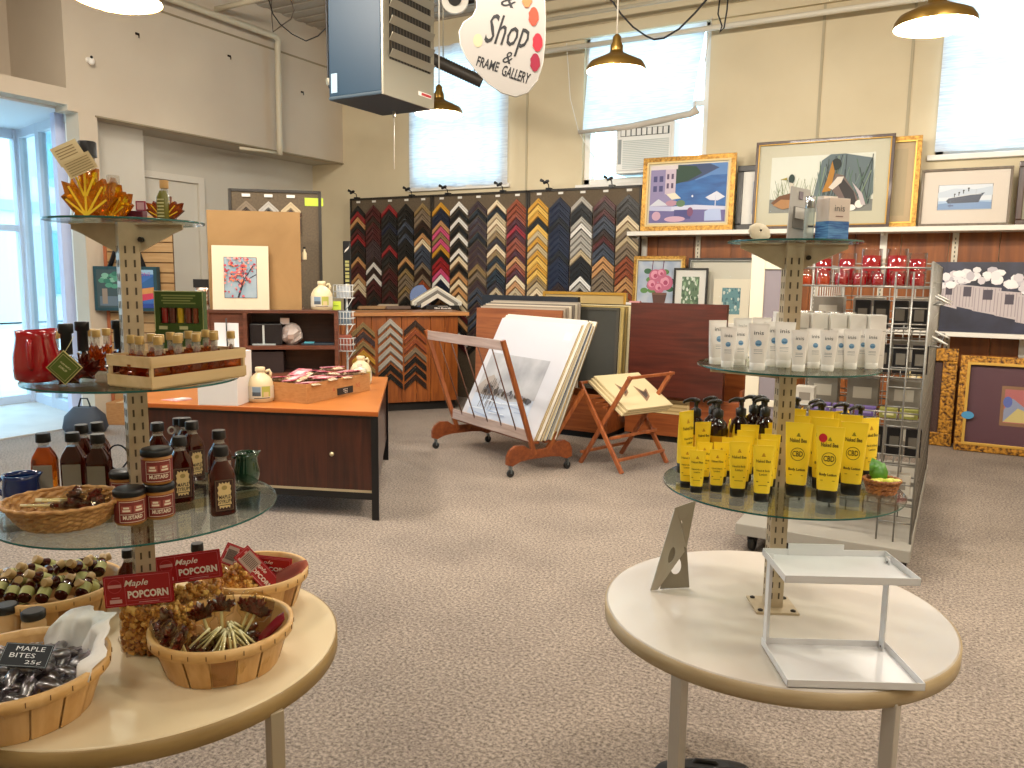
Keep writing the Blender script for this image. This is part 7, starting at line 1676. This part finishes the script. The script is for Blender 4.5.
# black bag on the floor in front of the white table
q = Z(705, 778, .04); t = thing('black_bag', 'rounded black bag on the floor at the bottom edge below the white table', 'bag', (q.x, q.y, 0), YAW)
g_ = Z(712, 790, .0)
hb_ = .14
V0 = Z(706, 762, hb_)
t.location = (V0.x, V0.y-.02, 0); mb = MB(); loft(mb, [(.14, .06, 0), (.17, .08, .03), (.16, .075, .09), (.13, .05, .13), (.07, .02, .147)], C('#0e0e10', .6), 28, 2.6); mb.build('bag_body', t); mb = MB(); mb.tube([(-.05, .0, .125), (-.02, .01, .15), (.03, .0, .15), (.06, 0, .12)], .007, C('#17171a', .5), 8); mb.build('bag_handle', t)
# ------------------------------------------------------------------ wire grid gondola
gx0, gx1, gy0, gy1 = -.78, -.14, 4.42, 6.3
wr = C('#8c8a84', .35, .6, name='grid_wire'); basem = C('#9a968c', .45)
t = thing('grid_gondola', 'wire grid display gondola on a grey wheeled base behind the white table', 'display rack', (0, 0, 0))
mb = MB(); mb.box(-1.0, -.13, 4.30, 6.5, .10, .165, basem); mb.build('base_slab', t, bevel=.004)
for (x, y) in ((-.92, 4.38), (-.17, 4.38), (-.17, 5.3), (-.92, 6.35), (-.17, 6.35)):
    mb = MB(); mb.lathe([(.04, -.018), (.048, -.012), (.048, .012), (.04, .018)], C('#141414', .4), 18, M=Matrix.Translation((x, y, .049))@Matrix.Rotation(PI/2, 4, 'Y')); mb.box(x-.025, x+.025, y-.02, y+.02, .06, .10, C('#26262a', .4)); mb.build('caster', t)
def grid(mb, p0, ax, w, z0, z1, st=.10):
    n = int(round(w/st)); 
    for i in range(n+1): q = Vector(p0)+Vector(ax)*(w*i/n); mb.tube([(q.x, q.y, z0), (q.x, q.y, z1)], .004 if i % n else .007, wr, 5)
    m = int(round((z1-z0)/st))
    for j in range(m+1): z = z0+(z1-z0)*j/m; a = Vector(p0); b_ = a+Vector(ax)*w; mb.tube([(a.x, a.y, z), (b_.x, b_.y, z)], .004, wr, 5)
for nm, p0, ax, w in (('grid_panel', (gx1, gy0, 0), (0, 1, 0), gy1-gy0), ('grid_panel', (gx0, gy0+.55, 0), (0, 1, 0), gy1-gy0-.55), ('grid_panel', (gx0+.18, gy0+.5, 0), (1, 0, 0), gx1-gx0-.18), ('grid_panel', (gx0, gy1, 0), (1, 0, 0), gx1-gx0)):
    mb = MB(); grid(mb, p0, ax, w, .165, 1.60); mb.build(nm, t)
mb = MB()
for j in range(14): z = .27+j*.1; mb.tube([(gx1-.16, gy0, z), (gx1, gy0, z)], .004, wr, 5)
for x in (gx1-.16, gx1-.08, gx1): mb.tube([(x, gy0, .165), (x, gy0, 1.55)], .005, wr, 5)
mb.build('end_ladder', t)
def shelf_(z, y0, y1, x0, x1, lip=.05):
    mb = MB(); n = int((x1-x0)/.035)
    for i in range(n+1): x = x0+(x1-x0)*i/n; mb.tube([(x, y0, z), (x, y1, z)], .0022, wr, 4)
    for zz in (z, z+lip):
        mb.tube([(x0, y0, zz), (x1, y0, zz), (x1, y1, zz), (x0, y1, zz)], .0045, wr, 5, True)
    for i in range(0, 7): x = x0+(x1-x0)*i/6; mb.tube([(x, y0, z), (x, y0, z+lip)], .003, wr, 4)
    mb.build('wire_shelf', t)
for z, lip in ((1.475, .095), (1.25, .04), (1.02, .04), (.80, .04), (.58, .04), (.36, .04)): shelf_(z, gy0, gy0+.5, gx0, gx1-.0, lip)
for z in (1.38, 1.15): 
    mb = MB(); mb.tube([(gx1+.0, 4.9, z), (gx1+.05, 4.9, z), (gx1+.05, 6.2, z), (gx1, 6.2, z)], .004, wr, 5)
    for j in range(8): mb.tube([(gx1, 4.95+j*.17, z), (gx1+.05, 4.95+j*.17, z)], .0025, wr, 4)
    mb.build('side_shelf', t)
# candles
redw = C('#a3141e', .25, coat=.4); org = C('#c24a1c', .3, coat=.3); cgl = glassmat('candle_glass', '#fdf6f4', 1.2, .02, .10)
def candle(r, h, wax, wh):
    t = thing('jar_candle', 'x', 'candle'); mb = MB(); mb.lathe([(r*.9, .004), (r*.9, wh)], wax, 22); mb.build('wax', t)
    mb = MB(); mb.lathe([(r*.92, 0), (r, .006), (r, h), (r*.9, h), (r*.93, h-.002)], cgl, 26, cap=False); mb.build('glass_jar', t); mb = MB(); mb.tube([(0, 0, wh), (0, 0, wh+.008)], .001, darkink, 4); mb.build('wick', t); return t
CB = Proto(candle(.050, .19, redw, .155)); CSm = Proto(candle(.036, .075, redw, .062)); COo = Proto(candle(.034, .075, org, .045)); GCd = 'jar candles in the top wire basket'
zb = 1.479
for (x, y, lb) in ((-.43, 4.56, 'tall red candle in clear glass, left one of the front pair on the wire rack'), (-.31, 4.56, 'tall red candle in clear glass, right one of the front pair on the wire rack'), (-.56, 4.66, 'tall red candle behind the front pair at left'), (-.68, 4.66, 'tall red candle furthest left in the wire basket'), (-.22, 4.66, 'tall red candle furthest right in the wire basket')): CB.put((x, y, zb), 0, lb, GCd, None, 1.0 if y < 4.6 else .9)
for k in range(7):
    x = -.735+k*.088; (COo if k in (0, 1) else CSm).put((x, 4.465, zb), 0, '%s small candle in the front row of the wire basket, %s from left' % ('orange' if k < 2 else 'red', ORD[k]), GCd)
# goods on the lower wire shelves
bl = C('#17171b', .3); pur = C('#5c4a80', .5); grnb = C('#8a8a44', .5); sil = C('#b9b6ae', .25, .8); amb = C('#a86c1c', .25, coat=.5)
def box_thing(name, label, cat, x, y, z, w, d, h, m_, m2=None, group=None):
    t = thing(name, label, cat, (x, y, z), 0, group); mb = MB(); mb.box(-w/2, w/2, -d/2, d/2, 0, h, m_); mb.build('carton', t, bevel=.003)
    mb = MB(); mb.box(-w*.3, w*.3, -d/2-.001, -d/2, h*.3, h*.7, m2 or C('#cfc9bc', .6)); mb.build('paper_label', t); return t
bb = Proto(box_thing('black_carton', 'x', 'box', 0, 0, 0, .075, .06, .15, bl, C('#6f6a60', .5)))
for k in range(4): bb.put((-.46+k*.09, 4.62, 1.254), 0, 'black carton on the second wire shelf, %s from left' % ORD[k], 'black cartons on the wire rack')
for k in range(4): bb.put((-.44+k*.09, 4.62, 1.024), 0, 'black carton on the third wire shelf, %s from left' % ORD[k], 'black cartons on the wire rack')
for k in range(4): bb.put((-.44+k*.09, 4.62, .584), 0, 'black carton on the fifth wire shelf, %s from left' % ORD[k], 'black cartons on the wire rack')
def honey():
    t = thing('honey_jar', 'x', 'jar'); lathe_obj('jar_body', [(.03, 0), (.033, .004), (.033, .06), (.028, .068)], amb, t, 20); lathe_obj('lid', [(.03, .068), (.031, .07), (.031, .084), (.029, .086)], sil, t, 20); return t
HJ = Proto(honey())
for k in range(4): HJ.put((-.735+k*.075, 4.50, 1.254), 0, 'amber jar with silver lid on the second wire shelf, %s from left' % ORD[k], 'amber jars on the wire rack')
sp = Proto(box_thing('soap_carton', 'x', 'soap', 0, 0, 0, .10, .05, .05, pur, C('#8a7cae', .5)))
for k in range(3): sp.put((-.62+k*.11, 4.48, .804), 0, 'purple wrapped soap on the fourth wire shelf, %s from left' % ORD[k], 'purple soaps')
sg2 = Proto(box_thing('soap_carton', 'x', 'soap', 0, 0, 0, .085, .05, .05, grnb, C('#c9c49a', .5)))
for k in range(2): sg2.put((-.29+k*.095, 4.48, .804), 0, 'olive green wrapped soap on the fourth wire shelf, %s one' % ('left', 'right')[k], 'green soaps')
wb_ = Proto(box_thing('gift_carton', 'x', 'box', 0, 0, 0, .10, .08, .11, C('#c9c3b6', .5), C('#8c8478', .5)))
for k, (x, z) in enumerate(((-.70, 1.024), (-.58, 1.024), (-.70, .584), (-.58, .584), (-.6, .364), (-.35, .364), (-.22, .364), (-.73, .804))): wb_.put((x, 4.66, z), 0, 'pale gift carton on the wire rack, %s shelf, %s' % ({1.024: 'third', .584: 'fifth', .364: 'lowest', .804: 'fourth'}[z], 'at far left' if x < -.65 else ('left of centre' if x < -.5 else ('right of centre' if x < -.3 else 'at right'))), 'pale cartons on the wire rack')
rc = box_thing('red_carton', 'small red box with a pale label on the right side of the wire rack', 'box', -.20, 4.62, 1.254, .05, .05, .07, C('#a8242c', .4))
# white saucers standing on edge along the far side of the rack
def saucer():
    t = thing('white_saucer', 'x', 'dish'); M0 = Matrix.Rotation(.5, 4, 'Y'); mb = MB(); mb.lathe([(.02, 0), (.055, .006), (.06, .012), (.054, .010), (.02, .004)], C('#e3e0d6', .3), 24, M=M0, cap=False); mb.build('dish_body', t)
    mb = MB(); mb.lathe([(.0001, .004), (.021, .004)], C('#d5d0c4', .3), 20, M=M0, cap=False); mb.build('dish_centre', t); return t
SD = Proto(saucer())
for k, (y, z) in enumerate(((5.0, 1.40), (5.1, 1.17), (5.6, 1.40), (5.7, 1.17))): SD.put((gx1+.03, y, z), 0, 'small white dish on the %s side wire of the rack, %s one' % (('upper' if z > 1.3 else 'lower'), 'near' if y < 5.3 else 'far'), 'dishes on the rack side')
# more goods deeper in the rack
sdg = Proto(box_thing('card_box', 'x', 'box', 0, 0, 0, .16, .12, .16, C('#8c877c', .4), C('#c9c3b4', .5)))
for zi, z in enumerate((1.254, 1.024, .804, .584)):
    for k in range(3): sdg.put((-.66+k*.21, 4.84, z), 0, 'grey carton at the back of the %s wire shelf, %s' % (('second', 'third', 'fourth', 'fifth')[zi], ('left', 'middle', 'right')[k]), 'grey cartons in the wire rack')
# white framed mirror seen left of the post, behind the tiers
q0 = Y(748, 330, 6.1); q1 = Y(790, 330, 6.1)
t = thing('white_door_frame', 'white-painted narrow glazed frame standing left of the wire rack', 'frame', ((q0.x+q1.x)/2, 6.1, 0), 0); w = q1.x-q0.x; zt_ = 1.68
crw = C('#dcd3bd', .5)
mb = MB()
for q in ((-w/2, -w/2+.10, .03, zt_), (w/2-.05, w/2, .03, zt_), (-w/2+.10, w/2-.05, zt_-.1, zt_), (-w/2+.10, w/2-.05, .03, .12), (-w/2+.10, w/2-.05, .55, .6)): mb.box(q[0], q[1], 0, .035, q[2], q[3], crw)
mb.build('white_stiles', t, bevel=.004); mb = MB(); mb.box(-w/2+.10, w/2-.05, .012, .018, .12, zt_-.1, C('#8a8288', .25)); mb.build('glazing', t); mb = MB(); mb.box(-w/2, w/2, -.1, .15, 0, .03, crw); mb.build('frame_foot', t)
